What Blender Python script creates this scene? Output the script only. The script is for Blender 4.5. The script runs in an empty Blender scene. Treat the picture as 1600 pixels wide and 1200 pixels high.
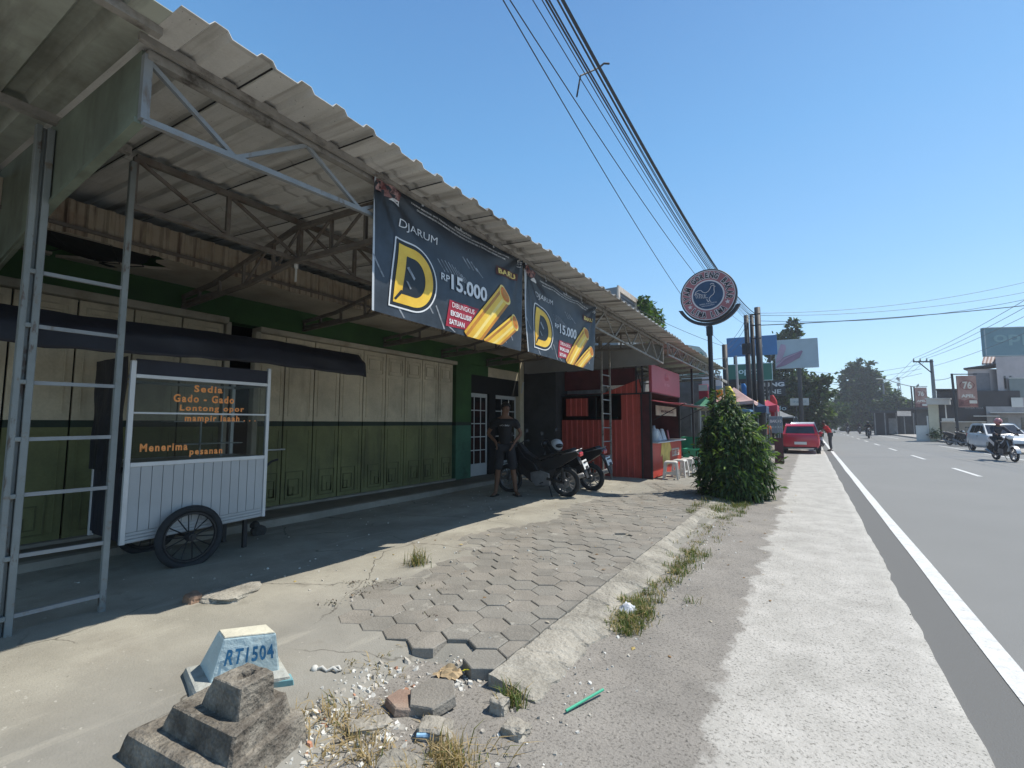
import bpy, bmesh, math, random
from mathutils import Vector, Matrix, noise
random.seed(7)
SC = bpy.context.scene
COL = SC.collection
R = math.radians
V = Vector
# ------------------------------------------------------------------ camera, sky, sun, exposure
cam = bpy.data.cameras.new('camera'); cam_o = bpy.data.objects.new('camera', cam); COL.objects.link(cam_o)
cam.sensor_width = 36; cam.lens = 730/1600*36; cam.clip_start = .05; cam.clip_end = 5000
cam_o.location = (0, 0, 1.5); cam_o.rotation_euler = (R(90+4.8546), 0, R(32.4033))
SC.camera = cam_o
SUN = V((.50, .40, 1)).normalized()
SUN_EL = math.asin(SUN.z); SUN_AZ = math.atan2(SUN.x, SUN.y)
w = bpy.data.worlds.new('World'); SC.world = w; w.use_nodes = True
nt = w.node_tree; bg = nt.nodes['Background']
sky = nt.nodes.new('ShaderNodeTexSky'); sky.sky_type = 'NISHITA'; sky.sun_disc = False
sky.sun_elevation = SUN_EL; sky.sun_rotation = SUN_AZ
sky.air_density = 1.0; sky.dust_density = 0.2; sky.ozone_density = 1.5
# the sky's own gradient: pale near the horizon, blue above
tcw = nt.nodes.new('ShaderNodeTexCoord'); spw = nt.nodes.new('ShaderNodeSeparateXYZ'); nt.links.new(tcw.outputs['Generated'], spw.inputs[0])
rw = nt.nodes.new('ShaderNodeValToRGB'); nt.links.new(spw.outputs['Z'], rw.inputs[0]); K = 4.2
for i, (p_, c_) in enumerate([(0,(.47,.75,.97)),(.10,(.38,.69,.98)),(.28,(.22,.54,.90)),(.5,(.12,.41,.79)),(.75,(.06,.24,.57)),(1,(.035,.15,.40))]):
    e_ = rw.color_ramp.elements[i] if i < 2 else rw.color_ramp.elements.new(p_)
    e_.position = p_; e_.color = (*[v_*K*.22 for v_ in c_], 1)
sc_ = nt.nodes.new('ShaderNodeVectorMath'); sc_.operation = 'SCALE'; sc_.inputs['Scale'].default_value = 1/.22; nt.links.new(rw.outputs[0], sc_.inputs[0])
mw = nt.nodes.new('ShaderNodeMix'); mw.data_type = 'RGBA'; mw.inputs[0].default_value = .68
nt.links.new(sky.outputs[0], mw.inputs[6]); nt.links.new(sc_.outputs[0], mw.inputs[7])
nt.links.new(mw.outputs[2], bg.inputs[0]); bg.inputs[1].default_value = .142
sl = bpy.data.lights.new('sun', 'SUN'); sl.energy = 3.5; sl.angle = R(.5); sl.color = (1, .945, .84)
so = bpy.data.objects.new('sun', sl); COL.objects.link(so); so.rotation_euler = SUN.to_track_quat('Z', 'Y').to_euler()
so.location = (20, 15, 40)
SC.view_settings.view_transform = 'Standard'; SC.view_settings.look = 'None'; SC.view_settings.gamma = 1
SC.view_settings.exposure = 0.73

# ------------------------------------------------------------------ materials
MATS = {}
def mat(name, col, rough=.7, metal=0., var=.14, scale=4., col2=None, bump=0., bscale=40., spec=.4, detail=6., lo=.35, hi=.65,
        stain=None, sscale=1.5, slo=.55, shi=.7, fine=0.):
    if name in MATS: return MATS[name]
    m = bpy.data.materials.new(name); m.use_nodes = True; N = m.node_tree.nodes; L = m.node_tree.links
    b = N['Principled BSDF']; b.inputs['Roughness'].default_value = rough; b.inputs['Metallic'].default_value = metal
    b.inputs['Specular IOR Level'].default_value = spec
    tc = N.new('ShaderNodeTexCoord')
    n1 = N.new('ShaderNodeTexNoise'); n1.inputs['Scale'].default_value = scale; n1.inputs['Detail'].default_value = detail
    n1.inputs['Roughness'].default_value = .62
    L.new(tc.outputs['Object'], n1.inputs['Vector'])
    r = N.new('ShaderNodeValToRGB'); L.new(n1.outputs['Fac'], r.inputs[0])
    a = tuple(max(0, c*(1-var)) for c in col[:3]); c2 = col2 if col2 else tuple(min(1, c*(1+var)) for c in col[:3])
    r.color_ramp.elements[0].position = lo; r.color_ramp.elements[1].position = hi
    r.color_ramp.elements[0].color = (*a, 1); r.color_ramp.elements[1].color = (*c2[:3], 1)
    out = r.outputs[0]
    if stain:
        n2 = N.new('ShaderNodeTexNoise'); n2.inputs['Scale'].default_value = sscale; n2.inputs['Detail'].default_value = 8
        n2.inputs['Roughness'].default_value = .65
        L.new(tc.outputs['Object'], n2.inputs['Vector'])
        r2 = N.new('ShaderNodeValToRGB'); r2.color_ramp.elements[0].position = slo; r2.color_ramp.elements[1].position = shi
        L.new(n2.outputs['Fac'], r2.inputs[0])
        mx = N.new('ShaderNodeMix'); mx.data_type = 'RGBA'; L.new(r2.outputs[0], mx.inputs[0]); L.new(out, mx.inputs[6])
        mx.inputs[7].default_value = (*stain[:3], 1); out = mx.outputs[2]
    if fine > 0:
        n3 = N.new('ShaderNodeTexNoise'); n3.inputs['Scale'].default_value = bscale*2; n3.inputs['Detail'].default_value = 3
        L.new(tc.outputs['Object'], n3.inputs['Vector'])
        mr = N.new('ShaderNodeMapRange'); mr.inputs[1].default_value = .3; mr.inputs[2].default_value = .7
        mr.inputs[3].default_value = 1-fine; mr.inputs[4].default_value = 1+fine; L.new(n3.outputs['Fac'], mr.inputs[0])
        mm = N.new('ShaderNodeMix'); mm.data_type = 'RGBA'; mm.blend_type = 'MULTIPLY'; mm.inputs[0].default_value = 1
        L.new(out, mm.inputs[6]); L.new(mr.outputs[0], mm.inputs[7]); out = mm.outputs[2]
    L.new(out, b.inputs['Base Color'])
    if bump:
        nb = N.new('ShaderNodeTexNoise'); nb.inputs['Scale'].default_value = bscale; nb.inputs['Detail'].default_value = 6
        L.new(tc.outputs['Object'], nb.inputs['Vector'])
        bp = N.new('ShaderNodeBump'); bp.inputs['Strength'].default_value = bump; bp.inputs['Distance'].default_value = .02
        L.new(nb.outputs['Fac'], bp.inputs['Height']); L.new(bp.outputs[0], b.inputs['Normal'])
    MATS[name] = m
    return m
def glassmat(name, tint=(.8, .9, .9), opacity=.12):
    if name in MATS: return MATS[name]
    m = bpy.data.materials.new(name); m.use_nodes = True; N = m.node_tree.nodes; L = m.node_tree.links
    N.remove(N['Principled BSDF'])
    t = N.new('ShaderNodeBsdfTransparent'); t.inputs[0].default_value = (*tint, 1)
    g = N.new('ShaderNodeBsdfGlossy'); g.inputs['Roughness'].default_value = .03
    f = N.new('ShaderNodeFresnel'); f.inputs[0].default_value = 1.22
    ad = N.new('ShaderNodeMath'); ad.operation = 'ADD'; ad.inputs[1].default_value = opacity*.3; L.new(f.outputs[0], ad.inputs[0])
    mx = N.new('ShaderNodeMixShader'); L.new(ad.outputs[0], mx.inputs[0]); L.new(t.outputs[0], mx.inputs[1]); L.new(g.outputs[0], mx.inputs[2])
    L.new(mx.outputs[0], N['Material Output'].inputs[0]); MATS[name] = m
    return m
def leafmat(name, col):
    m = mat(name, col, rough=.55, var=.35, scale=6, spec=.22)
    b = m.node_tree.nodes['Principled BSDF']
    if 'lf' not in m.keys():
        N = m.node_tree.nodes; L = m.node_tree.links
        tr = N.new('ShaderNodeBsdfTranslucent'); tr.inputs[0].default_value = (col[0]*1.6, col[1]*1.7, col[2]*.8, 1)
        mx = N.new('ShaderNodeMixShader'); mx.inputs[0].default_value = .28
        L.new(b.outputs[0], mx.inputs[1]); L.new(tr.outputs[0], mx.inputs[2]); L.new(mx.outputs[0], N['Material Output'].inputs[0])
        m['lf'] = 1
    return m

# ------------------------------------------------------------------ mesh builder
OFF = {}
def new_mesh(name, v, f, mi, mats, smooth=False, bevel=0., seg=1):
    me = bpy.data.meshes.new(name)
    me.from_pydata([tuple(p) for p in v], [], f)
    for m in (mats if isinstance(mats, (list, tuple)) else [mats]): me.materials.append(m)
    if mi: me.polygons.foreach_set('material_index', mi)
    if bevel > 0:
        bm = bmesh.new(); bm.from_mesh(me)
        bmesh.ops.remove_doubles(bm, verts=bm.verts, dist=1e-5)
        es = [e for e in bm.edges if len(e.link_faces) == 2 and e.calc_face_angle(0) > .5]
        bmesh.ops.bevel(bm, geom=es, offset=bevel, segments=seg, affect='EDGES', profile=.6, clamp_overlap=True)
        bm.to_mesh(me); bm.free()
    if smooth: me.polygons.foreach_set('use_smooth', [True]*len(me.polygons))
    me.update()
    return me
class MB:
    def __init__(s): s.v = []; s.f = []; s.m = []
    def add(s, vs, fs, mi=0):
        o = len(s.v); s.v += [V(p) for p in vs]
        for f in fs: s.f.append(tuple(i+o for i in f)); s.m.append(mi)
        return s
    def box(s, x0, y0, z0, x1, y1, z1, mi=0):
        x0, x1 = sorted((x0, x1)); y0, y1 = sorted((y0, y1)); z0, z1 = sorted((z0, z1))
        return s.add([(x0,y0,z0),(x1,y0,z0),(x1,y1,z0),(x0,y1,z0),(x0,y0,z1),(x1,y0,z1),(x1,y1,z1),(x0,y1,z1)],
              [(0,3,2,1),(4,5,6,7),(0,1,5,4),(1,2,6,5),(2,3,7,6),(3,0,4,7)], mi)
    def hexa(s, p, mi=0):   # 8 points, bottom 4 then top 4
        return s.add(p, [(0,3,2,1),(4,5,6,7),(0,1,5,4),(1,2,6,5),(2,3,7,6),(3,0,4,7)], mi)
    def obox(s, c, ax, h, mi=0):
        c = V(c); X, Y, Z = [V(a).normalized()*k for a, k in zip(ax, h)]
        return s.hexa([c-X-Y-Z, c+X-Y-Z, c+X+Y-Z, c-X+Y-Z, c-X-Y+Z, c+X-Y+Z, c+X+Y+Z, c-X+Y+Z], mi)
    def beam(s, p, q, w_, h_, up=(0,0,1), mi=0):
        p = V(p); q = V(q); d = (q-p); l = d.length
        if l < 1e-6: return s
        d.normalize(); u = V(up)
        if abs(d.dot(u)) > .98: u = V((1,0,0))
        sd = d.cross(u).normalized(); u = sd.cross(d).normalized()
        return s.obox((p+q)/2, (d, sd, u), (l/2, w_/2, h_/2), mi)
    def tube(s, pts, r, n=8, mi=0, cap=True):
        pts = [V(p) for p in pts]; rs = r if isinstance(r, (list, tuple)) else [r]*len(pts)
        o = len(s.v); k = len(pts); prev = None
        for i, p in enumerate(pts):
            d = (pts[min(i+1, k-1)]-pts[max(i-1, 0)]).normalized()
            if prev is None:
                u = V((0,0,1)) if abs(d.z) < .9 else V((1,0,0))
                a = d.cross(u).normalized()
            else:
                a = (prev-d*prev.dot(d))
                a = a.normalized() if a.length > 1e-6 else d.orthogonal().normalized()
            prev = a; b = d.cross(a)
            for j in range(n):
                t = 2*math.pi*j/n; s.v.append(p+(a*math.cos(t)+b*math.sin(t))*rs[i])
        for i in range(k-1):
            for j in range(n):
                s.f.append((o+i*n+j, o+i*n+(j+1)%n, o+(i+1)*n+(j+1)%n, o+(i+1)*n+j)); s.m.append(mi)
        if cap:
            s.f.append(tuple(o+j for j in range(n))[::-1]); s.m.append(mi)
            s.f.append(tuple(o+(k-1)*n+j for j in range(n))); s.m.append(mi)
        return s
    def lathe(s, prof, n=16, o=(0,0,0), ax=(0,0,1), mi=0, sx=1., sy=1.):
        z = V(ax).normalized(); x = z.orthogonal().normalized() if abs(z.z) < .99 else V((1,0,0)); y = z.cross(x); o = V(o)
        b = len(s.v); k = len(prof)
        for r, h in prof:
            for j in range(n):
                t = 2*math.pi*j/n; s.v.append(o+x*(r*math.cos(t)*sx)+y*(r*math.sin(t)*sy)+z*h)
        for i in range(k-1):
            for j in range(n):
                s.f.append((b+i*n+j, b+i*n+(j+1)%n, b+(i+1)*n+(j+1)%n, b+(i+1)*n+j)); s.m.append(mi)
        if prof[0][0] > 1e-4: s.f.append(tuple(b+j for j in range(n))[::-1]); s.m.append(mi)
        if prof[-1][0] > 1e-4: s.f.append(tuple(b+(k-1)*n+j for j in range(n))); s.m.append(mi)
        return s
    def torus(s, c, ax, R_, r_, n=28, k=8, mi=0, flat=1.):
        z = V(ax).normalized(); x = z.orthogonal().normalized(); y = z.cross(x); c = V(c); b = len(s.v)
        for i in range(n):
            t = 2*math.pi*i/n; d = x*math.cos(t)+y*math.sin(t)
            for j in range(k):
                a = 2*math.pi*j/k; s.v.append(c+d*(R_+r_*math.cos(a))+z*(r_*flat*math.sin(a)))
        for i in range(n):
            for j in range(k):
                s.f.append((b+i*k+j, b+((i+1)%n)*k+j, b+((i+1)%n)*k+(j+1)%k, b+i*k+(j+1)%k)); s.m.append(mi)
        return s
    def prism(s, poly, fn, c0, c1, mi=0):   # poly of 2-D points; fn(a,b,c) -> point
        n = len(poly); vs = [fn(a, b, c0) for a, b in poly]+[fn(a, b, c1) for a, b in poly]
        fs = [tuple(range(n))[::-1], tuple(range(n, 2*n))]+[(i, (i+1)%n, n+(i+1)%n, n+i) for i in range(n)]
        return s.add(vs, fs, mi)
    def grid(s, nu, nv, fn, mi=0):
        b = len(s.v)
        for i in range(nu+1):
            for j in range(nv+1): s.v.append(V(fn(i/nu, j/nv)))
        for i in range(nu):
            for j in range(nv):
                s.f.append((b+i*(nv+1)+j, b+(i+1)*(nv+1)+j, b+(i+1)*(nv+1)+j+1, b+i*(nv+1)+j+1)); s.m.append(mi)
        return s
    def sphere(s, c, r, n=12, k=8, mi=0, sc=(1,1,1)):
        c = V(c)
        prof = [(max(1e-5, r*math.sin(math.pi*i/k)), -r*math.cos(math.pi*i/k)) for i in range(k+1)]
        b = len(s.v); s.lathe(prof, n, (0,0,0), (0,0,1), mi)
        for i in range(b, len(s.v)): q = s.v[i]; s.v[i] = c+V((q.x*sc[0], q.y*sc[1], q.z*sc[2]))
        return s
    def build(s, name, mats, parent=None, smooth=False, bevel=0., origin=None, seg=1):
        off = OFF.get(parent.name, V((0,0,0))) if parent else V(origin or (0,0,0))
        me = new_mesh(name, [p-off for p in s.v], s.f, s.m, mats, smooth, bevel, seg)
        o = bpy.data.objects.new(name, me); COL.objects.link(o)
        if parent: o.parent = parent; OFF[o.name] = off
        else: o.location = off; OFF[o.name] = off
        return o
def thing(name, label, cat, loc=(0,0,0), rotz=0., group=None):
    o = bpy.data.objects.new(name, None); COL.objects.link(o); o.empty_display_size = .2
    o.location = loc; o.rotation_euler = (0, 0, rotz); OFF[o.name] = V(loc)
    o['label'] = label; o['category'] = cat
    if group: o['group'] = group
    return o
def tag(o, label, cat, group=None, kind=None):
    o['label'] = label; o['category'] = cat
    if group: o['group'] = group
    if kind: o['kind'] = kind
    return o
def struct(o): o['kind'] = 'structure'; return o
def dup(root, loc, rotz=0., label=None, group=None, scale=None):
    def cp(o, par):
        c = o.copy(); COL.objects.link(c)
        if par: c.parent = par
        for ch in list(o.children): cp(ch, c)
        return c
    r = cp(root, None); r.location = loc; r.rotation_euler = (0, 0, rotz)
    if scale: r.scale = (scale,)*3
    if label: r['label'] = label
    if group: r['group'] = group
    return r

# ------------------------------------------------------------------ lettering
_TX = {}
def text2d(body, bold=.0, spacing=1., align='LEFT', line=1.):
    key = (body, bold, spacing, align, line)
    if key in _TX: return _TX[key]
    c = bpy.data.curves.new('t', 'FONT'); c.body = body; c.offset = bold; c.space_character = spacing; c.align_x = align; c.space_line = line
    c.resolution_u = 3; c.fill_mode = 'FRONT'
    o = bpy.data.objects.new('t', c); COL.objects.link(o)
    dg = bpy.context.evaluated_depsgraph_get(); me = bpy.data.meshes.new_from_object(o.evaluated_get(dg))
    v = [(p.co.x, p.co.y) for p in me.vertices]; f = [tuple(p.vertices) for p in me.polygons]
    bpy.data.objects.remove(o); bpy.data.curves.remove(c); bpy.data.meshes.remove(me)
    x0 = min(a for a, _ in v); x1 = max(a for a, _ in v); y0 = min(b for _, b in v); y1 = max(b for _, b in v)
    v = [((a-x0)/(x1-x0), (b-y0)/(y1-y0)) for a, b in v]
    _TX[key] = (v, f, (x1-x0)/(y1-y0))
    return _TX[key]
def put_text(mb, body, fn, mi=0, bold=.0, spacing=1., align='LEFT', line=1.):
    v, f, _ = text2d(body, bold, spacing, align, line)
    mb.add([fn(a, b) for a, b in v], f, mi)
def rect_fn(o, ux, uy, nrm=None, eps=.004):   # maps [0,1]^2 on a flat rectangle, lifted by eps
    o = V(o); ux = V(ux); uy = V(uy); n = V(nrm) if nrm else ux.cross(uy).normalized()
    return lambda a, b: o+ux*a+uy*b+n*eps
def nz(x, y=0., z=0., s=1.): return noise.noise(V((x*s, y*s, z*s)))
# ------------------------------------------------------------------ ground, road, shoulder, forecourt
M_earth = mat('earth', (.30,.26,.20), .95, scale=.8, var=.3)
g = MB(); g.add([(-900,-300,-.06),(900,-300,-.06),(900,1500,-.06),(-900,1500,-.06)], [(0,1,2,3)])
struct(g.build('ground', M_earth))
def axis_mask(m, lo, hi, colA, nscale, namp, axis='X', fine=.0, dots=None):
    """adds a band of another surface where the object coordinate passes a ragged border"""
    N = m.node_tree.nodes; L = m.node_tree.links; b = N['Principled BSDF']
    src = b.inputs['Base Color'].links[0].from_socket
    tc = N.new('ShaderNodeTexCoord'); sp = N.new('ShaderNodeSeparateXYZ'); L.new(tc.outputs['Object'], sp.inputs[0])
    n = N.new('ShaderNodeTexNoise'); n.inputs['Scale'].default_value = nscale; n.inputs['Detail'].default_value = 9; n.inputs['Roughness'].default_value = .7
    L.new(tc.outputs['Object'], n.inputs['Vector'])
    a = N.new('ShaderNodeMath'); a.operation = 'MULTIPLY_ADD'; a.inputs[1].default_value = namp; L.new(n.outputs['Fac'], a.inputs[0]); L.new(sp.outputs[axis], a.inputs[2])
    mr = N.new('ShaderNodeMapRange'); mr.inputs[1].default_value = lo+namp*.5; mr.inputs[2].default_value = hi+namp*.5; L.new(a.outputs[0], mr.inputs[0])
    mx = N.new('ShaderNodeMix'); mx.data_type = 'RGBA'; L.new(mr.outputs[0], mx.inputs[0]); L.new(src, mx.inputs[6])
    if isinstance(colA, tuple): mx.inputs[7].default_value = (*colA, 1)
    else: L.new(colA, mx.inputs[7])
    L.new(mx.outputs[2], b.inputs['Base Color'])
def noise_col(m, ca, cb, scale, lo=.35, hi=.65, detail=8):
    N = m.node_tree.nodes; L = m.node_tree.links
    tc = N.new('ShaderNodeTexCoord'); n = N.new('ShaderNodeTexNoise'); n.inputs['Scale'].default_value = scale; n.inputs['Detail'].default_value = detail
    n.inputs['Roughness'].default_value = .7
    L.new(tc.outputs['Object'], n.inputs['Vector']); r = N.new('ShaderNodeValToRGB'); L.new(n.outputs['Fac'], r.inputs[0])
    r.color_ramp.elements[0].position = lo; r.color_ramp.elements[1].position = hi
    r.color_ramp.elements[0].color = (*ca, 1); r.color_ramp.elements[1].color = (*cb, 1)
    return r.outputs[0]
M_asph = mat('asphalt', (.205,.205,.198), .88, scale=.4, var=.035, bump=.25, bscale=120, spec=.3, fine=.16)
# the darker, newer strip of asphalt between the line and the concrete (its own colour)
axis_mask(M_asph, .93, .90, (.140,.139,.134), 1.2, .06)
rd = MB(); rd.add([(.52,-40,0),(9.35,-40,0),(9.35,400,0),(.52,400,0)], [(0,1,2,3)])
struct(rd.build('road', M_asph))
M_line = mat('road_paint', (.58,.58,.56), .7, scale=9, var=.12, stain=(.25,.25,.25), sscale=14, slo=.6, shi=.75, fine=.12)
ln = MB()
def wob(y, k): return .014*nz(k, y*.35)
ys = [-20+i*.5 for i in range(80)]+[20+i*10. for i in range(30)]
for a, b in zip(ys[:-1], ys[1:]):
    ln.add([(.90+wob(a,1),a,.005),(1.03+wob(a,2),a,.005),(1.03+wob(b,2),b,.005),(.90+wob(b,1),b,.005)], [(0,1,2,3)])
y = -11.9
while y < 230:
    ln.add([(3.97,y,.005),(4.09,y,.005),(4.09,y+3,.005),(3.97,y+3,.005)], [(0,1,2,3)]); y += 7.6
for a, b in ((-40,43),(60,200)): ln.add([(7.35,a,.005),(7.46,a,.005),(7.46,b,.005),(7.35,b,.005)], [(0,1,2,3)])
struct(ln.build('road_marking', M_line))
M_sh = mat('shoulder_mix', (.245,.228,.205), .92, scale=1.6, var=.14, bump=.35, bscale=70, spec=.2, stain=(.31,.285,.25), sscale=.9, slo=.5, shi=.75, fine=.12)
conc = noise_col(M_sh, (.36,.345,.315), (.48,.46,.425), 2.5)
axis_mask(M_sh, -.53, -.47, conc, 1.9, .62)
# aggregate showing through the worn concrete
N_ = M_sh.node_tree.nodes; L_ = M_sh.node_tree.links
tc = N_.new('ShaderNodeTexCoord'); vo = N_.new('ShaderNodeTexNoise'); vo.inputs['Scale'].default_value = 64; vo.inputs['Detail'].default_value = 4; vo.inputs['Roughness'].default_value = .75
L_.new(tc.outputs['Object'], vo.inputs['Vector']); r = N_.new('ShaderNodeValToRGB'); L_.new(vo.outputs['Fac'], r.inputs[0])
r.color_ramp.elements[0].position = .36; r.color_ramp.elements[0].color = (.30,.30,.29,1); r.color_ramp.elements[1].position = .47; r.color_ramp.elements[1].color = (1,1,1,1)
mx = N_.new('ShaderNodeMix'); mx.data_type = 'RGBA'; mx.blend_type = 'MULTIPLY'; mx.inputs[0].default_value = .8
b_ = N_['Principled BSDF']; L_.new(b_.inputs['Base Color'].links[0].from_socket, mx.inputs[6]); L_.new(r.outputs[0], mx.inputs[7]); L_.new(mx.outputs[2], b_.inputs['Base Color'])
sh = MB()
ys = [-12+i*.12 for i in range(300)]+[24+i*4. for i in range(80)]
xs = [-2.6,-1.6,-1.2,-.8,-.4,0,.3,.5]
def shz(x, y): return .008+.008*nz(x*1.3, y*.7)+(.012 if x < .4 else .006)
rows = []
for yy in ys:
    e = .605+.022*nz(3, yy*.8)+.012*nz(9, yy*4)+.010*nz(2, yy*12)
    rows.append([(x, yy, shz(x, yy)) for x in xs]+[(e, yy, .013), (e+.012, yy, -.01)])
b0 = [p for row in rows for p in row]; n_ = len(rows[0])
sh.add(b0, [(i*n_+j, i*n_+j+1, (i+1)*n_+j+1, (i+1)*n_+j) for i in range(len(rows)-1) for j in range(n_-1)])
struct(sh.build('shoulder', M_sh, smooth=True))

def sst(a, b, x):
    t = max(0, min(1, (x-a)/(b-a))); return t*t*(3-2*t)
def gz(x, y):
    z = .068
    d = .5*nz(x*.9+5, y*.7)+.5*nz(x*2.3, y*2.1+8)
    z += .011*d + .0016*nz(x*9, y*9)
    z += .028*sst(-3.1, -3.9, x)                               # dust banked towards the shops
    z += .018*sst(2.9, 2.2, y)*sst(-2.15, -2.6, x)              # mortar over the near pavers
    z += .012*sst(6.5, 9, y)
    ex = -1.30-.25*max(0, nz(2, y*.9))                         # outer edge falls to the shoulder
    z -= .040*sst(-1.66, -1.57, x)
    z -= .040*sst(ex-.1, ex+.22, x)
    bx = -2.15+.30*sst(1.9, 1.1, y)                            # hollow where pavers are missing
    z -= .06*sst(bx-.12, bx+.08, x)*sst(2.5, 2.25, y)
    z += .022*max(0, nz(x*7+3, y*7))*sst(bx-.1, bx+.1, x)*sst(2.4, 2.2, y)
    return z
M_fc = mat('forecourt_concrete', (.31,.292,.245), .95, scale=1.3, var=.16, bump=.22, bscale=90, spec=.15, stain=(.235,.215,.18), sscale=1.4, slo=.48, shi=.72, fine=.14)
def streaks(m, ca, cb, vec, lo, hi, amt=.8, det=5):   # rain and rust streaks: noise stretched along one axis
    N = m.node_tree.nodes; L = m.node_tree.links; b = N['Principled BSDF']; src = b.inputs['Base Color'].links[0].from_socket
    tc = N.new('ShaderNodeTexCoord'); mp = N.new('ShaderNodeMapping'); mp.inputs['Scale'].default_value = vec; L.new(tc.outputs['Object'], mp.inputs[0])
    n = N.new('ShaderNodeTexNoise'); n.inputs['Scale'].default_value = 1; n.inputs['Detail'].default_value = det; n.inputs['Roughness'].default_value = .6; L.new(mp.outputs[0], n.inputs['Vector'])
    r = N.new('ShaderNodeValToRGB'); r.color_ramp.elements[0].position = lo; r.color_ramp.elements[1].position = hi; r.color_ramp.elements[0].color = (0,0,0,1); r.color_ramp.elements[1].color = (amt,amt,amt,1); L.new(n.outputs['Fac'], r.inputs[0])
    mx = N.new('ShaderNodeMix'); mx.data_type = 'RGBA'; L.new(r.outputs[0], mx.inputs[0]); L.new(src, mx.inputs[6]); mx.inputs[7].default_value = (*cb, 1); L.new(mx.outputs[2], b.inputs['Base Color'])
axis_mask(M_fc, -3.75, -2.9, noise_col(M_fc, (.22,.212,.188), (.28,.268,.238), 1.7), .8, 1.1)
def crack_lines(m, col, scale, width, amt):
    N = m.node_tree.nodes; L = m.node_tree.links; b = N['Principled BSDF']; src = b.inputs['Base Color'].links[0].from_socket
    tc = N.new('ShaderNodeTexCoord'); n = N.new('ShaderNodeTexNoise'); n.inputs['Scale'].default_value = 3; n.inputs['Detail'].default_value = 6; L.new(tc.outputs['Object'], n.inputs['Vector'])
    ad = N.new('ShaderNodeVectorMath'); ad.operation = 'MULTIPLY_ADD'; ad.inputs[1].default_value = (.35,.35,0); L.new(n.outputs['Color'], ad.inputs[0]); L.new(tc.outputs['Object'], ad.inputs[2])
    fl_ = N.new('ShaderNodeVectorMath'); fl_.operation = 'MULTIPLY'; fl_.inputs[1].default_value = (1,1,0); L.new(ad.outputs[0], fl_.inputs[0])
    v = N.new('ShaderNodeTexVoronoi'); v.feature = 'DISTANCE_TO_EDGE'; v.inputs['Scale'].default_value = scale; L.new(fl_.outputs[0], v.inputs['Vector'])
    mr = N.new('ShaderNodeMapRange'); mr.inputs[1].default_value = 0; mr.inputs[2].default_value = width; mr.inputs[3].default_value = amt; mr.inputs[4].default_value = 0; L.new(v.outputs['Distance'], mr.inputs[0])
    n2 = N.new('ShaderNodeTexNoise'); n2.inputs['Scale'].default_value = 1.1; L.new(tc.outputs['Object'], n2.inputs['Vector'])
    r2 = N.new('ShaderNodeMapRange'); r2.inputs[1].default_value = .47; r2.inputs[2].default_value = .56; L.new(n2.outputs['Fac'], r2.inputs[0])
    mu = N.new('ShaderNodeMath'); mu.operation = 'MULTIPLY'; L.new(mr.outputs[0], mu.inputs[0]); L.new(r2.outputs[0], mu.inputs[1])
    mx = N.new('ShaderNodeMix'); mx.data_type = 'RGBA'; L.new(mu.outputs[0], mx.inputs[0]); L.new(src, mx.inputs[6]); mx.inputs[7].default_value = (*col, 1); L.new(mx.outputs[2], b.inputs['Base Color'])
streaks(M_fc, None, (.40,.38,.325), (5,.9,1), .58, .70, .55, 8); streaks(M_fc, None, (.17,.155,.13), (2.2,2.2,2), .62, .72, .6, 9); streaks(M_fc, None, (.46,.44,.39), (26,26,26), .70, .74, .6, 2)
crack_lines(M_fc, (.07,.062,.052), .75, .007, .9); streaks(M_fc, None, (.13,.12,.10), (34,34,34), .72, .75, .7, 2)
fc = MB()
xs = [-9.+i*.4 for i in range(5)]+[-7.2+i*.3 for i in range(3)]+[-6.4+i*.055 for i in range(98)]
ys = [-4,-3,-2,-1,-.5]+[i*.055 for i in range(0, 230)]+[12.7+i*1.0 for i in range(0,20)]+[33+i*5 for i in range(15)]
xs = sorted(set(round(x,3) for x in xs)); ny = len(ys)
pts = [(x, yy, gz(x, yy)) for x in xs for yy in ys]
fc.add(pts, [(i*ny+j, (i+1)*ny+j, (i+1)*ny+j+1, i*ny+j+1) for i in range(len(xs)-1) for j in range(ny-1)])
struct(fc.build('forecourt', M_fc, smooth=True))

# hexagonal pavers: one paved surface, every paver a little out of true, dust lying over some of them
HM = [mat('paver_grey', (.222,.210,.186), .92, scale=3, var=.13, bump=.4, bscale=60, spec=.15, stain=(.36,.345,.305), sscale=5, slo=.60, shi=.70, fine=.12),
      mat('paver_brown', (.238,.220,.192), .92, scale=3, var=.13, bump=.4, bscale=60, spec=.15, stain=(.15,.14,.12), sscale=1.3, slo=.54, shi=.72, fine=.12),
      mat('paver_dark', (.20,.188,.166), .92, scale=3, var=.13, bump=.4, bscale=60, spec=.15, stain=(.29,.265,.23), sscale=2.2, slo=.5, shi=.72, fine=.12),
      mat('paver_red', (.27,.19,.15), .92, scale=3, var=.2, bump=.4, bscale=60, spec=.15, stain=(.31,.27,.22), sscale=2.6, slo=.48, shi=.7, fine=.1)]
hx = MB(); S_ = .1345; W_ = S_*math.sqrt(3)
def clip_right(poly, X):
    out = []
    for i in range(len(poly)):
        a = poly[i]; b = poly[(i+1) % len(poly)]
        if a[0] <= X: out.append(a)
        if (a[0] <= X) != (b[0] <= X):
            t = (X-a[0])/(b[0]-a[0]); out.append((X, a[1]+t*(b[1]-a[1])))
    return out
rh = random.Random(3)
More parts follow.
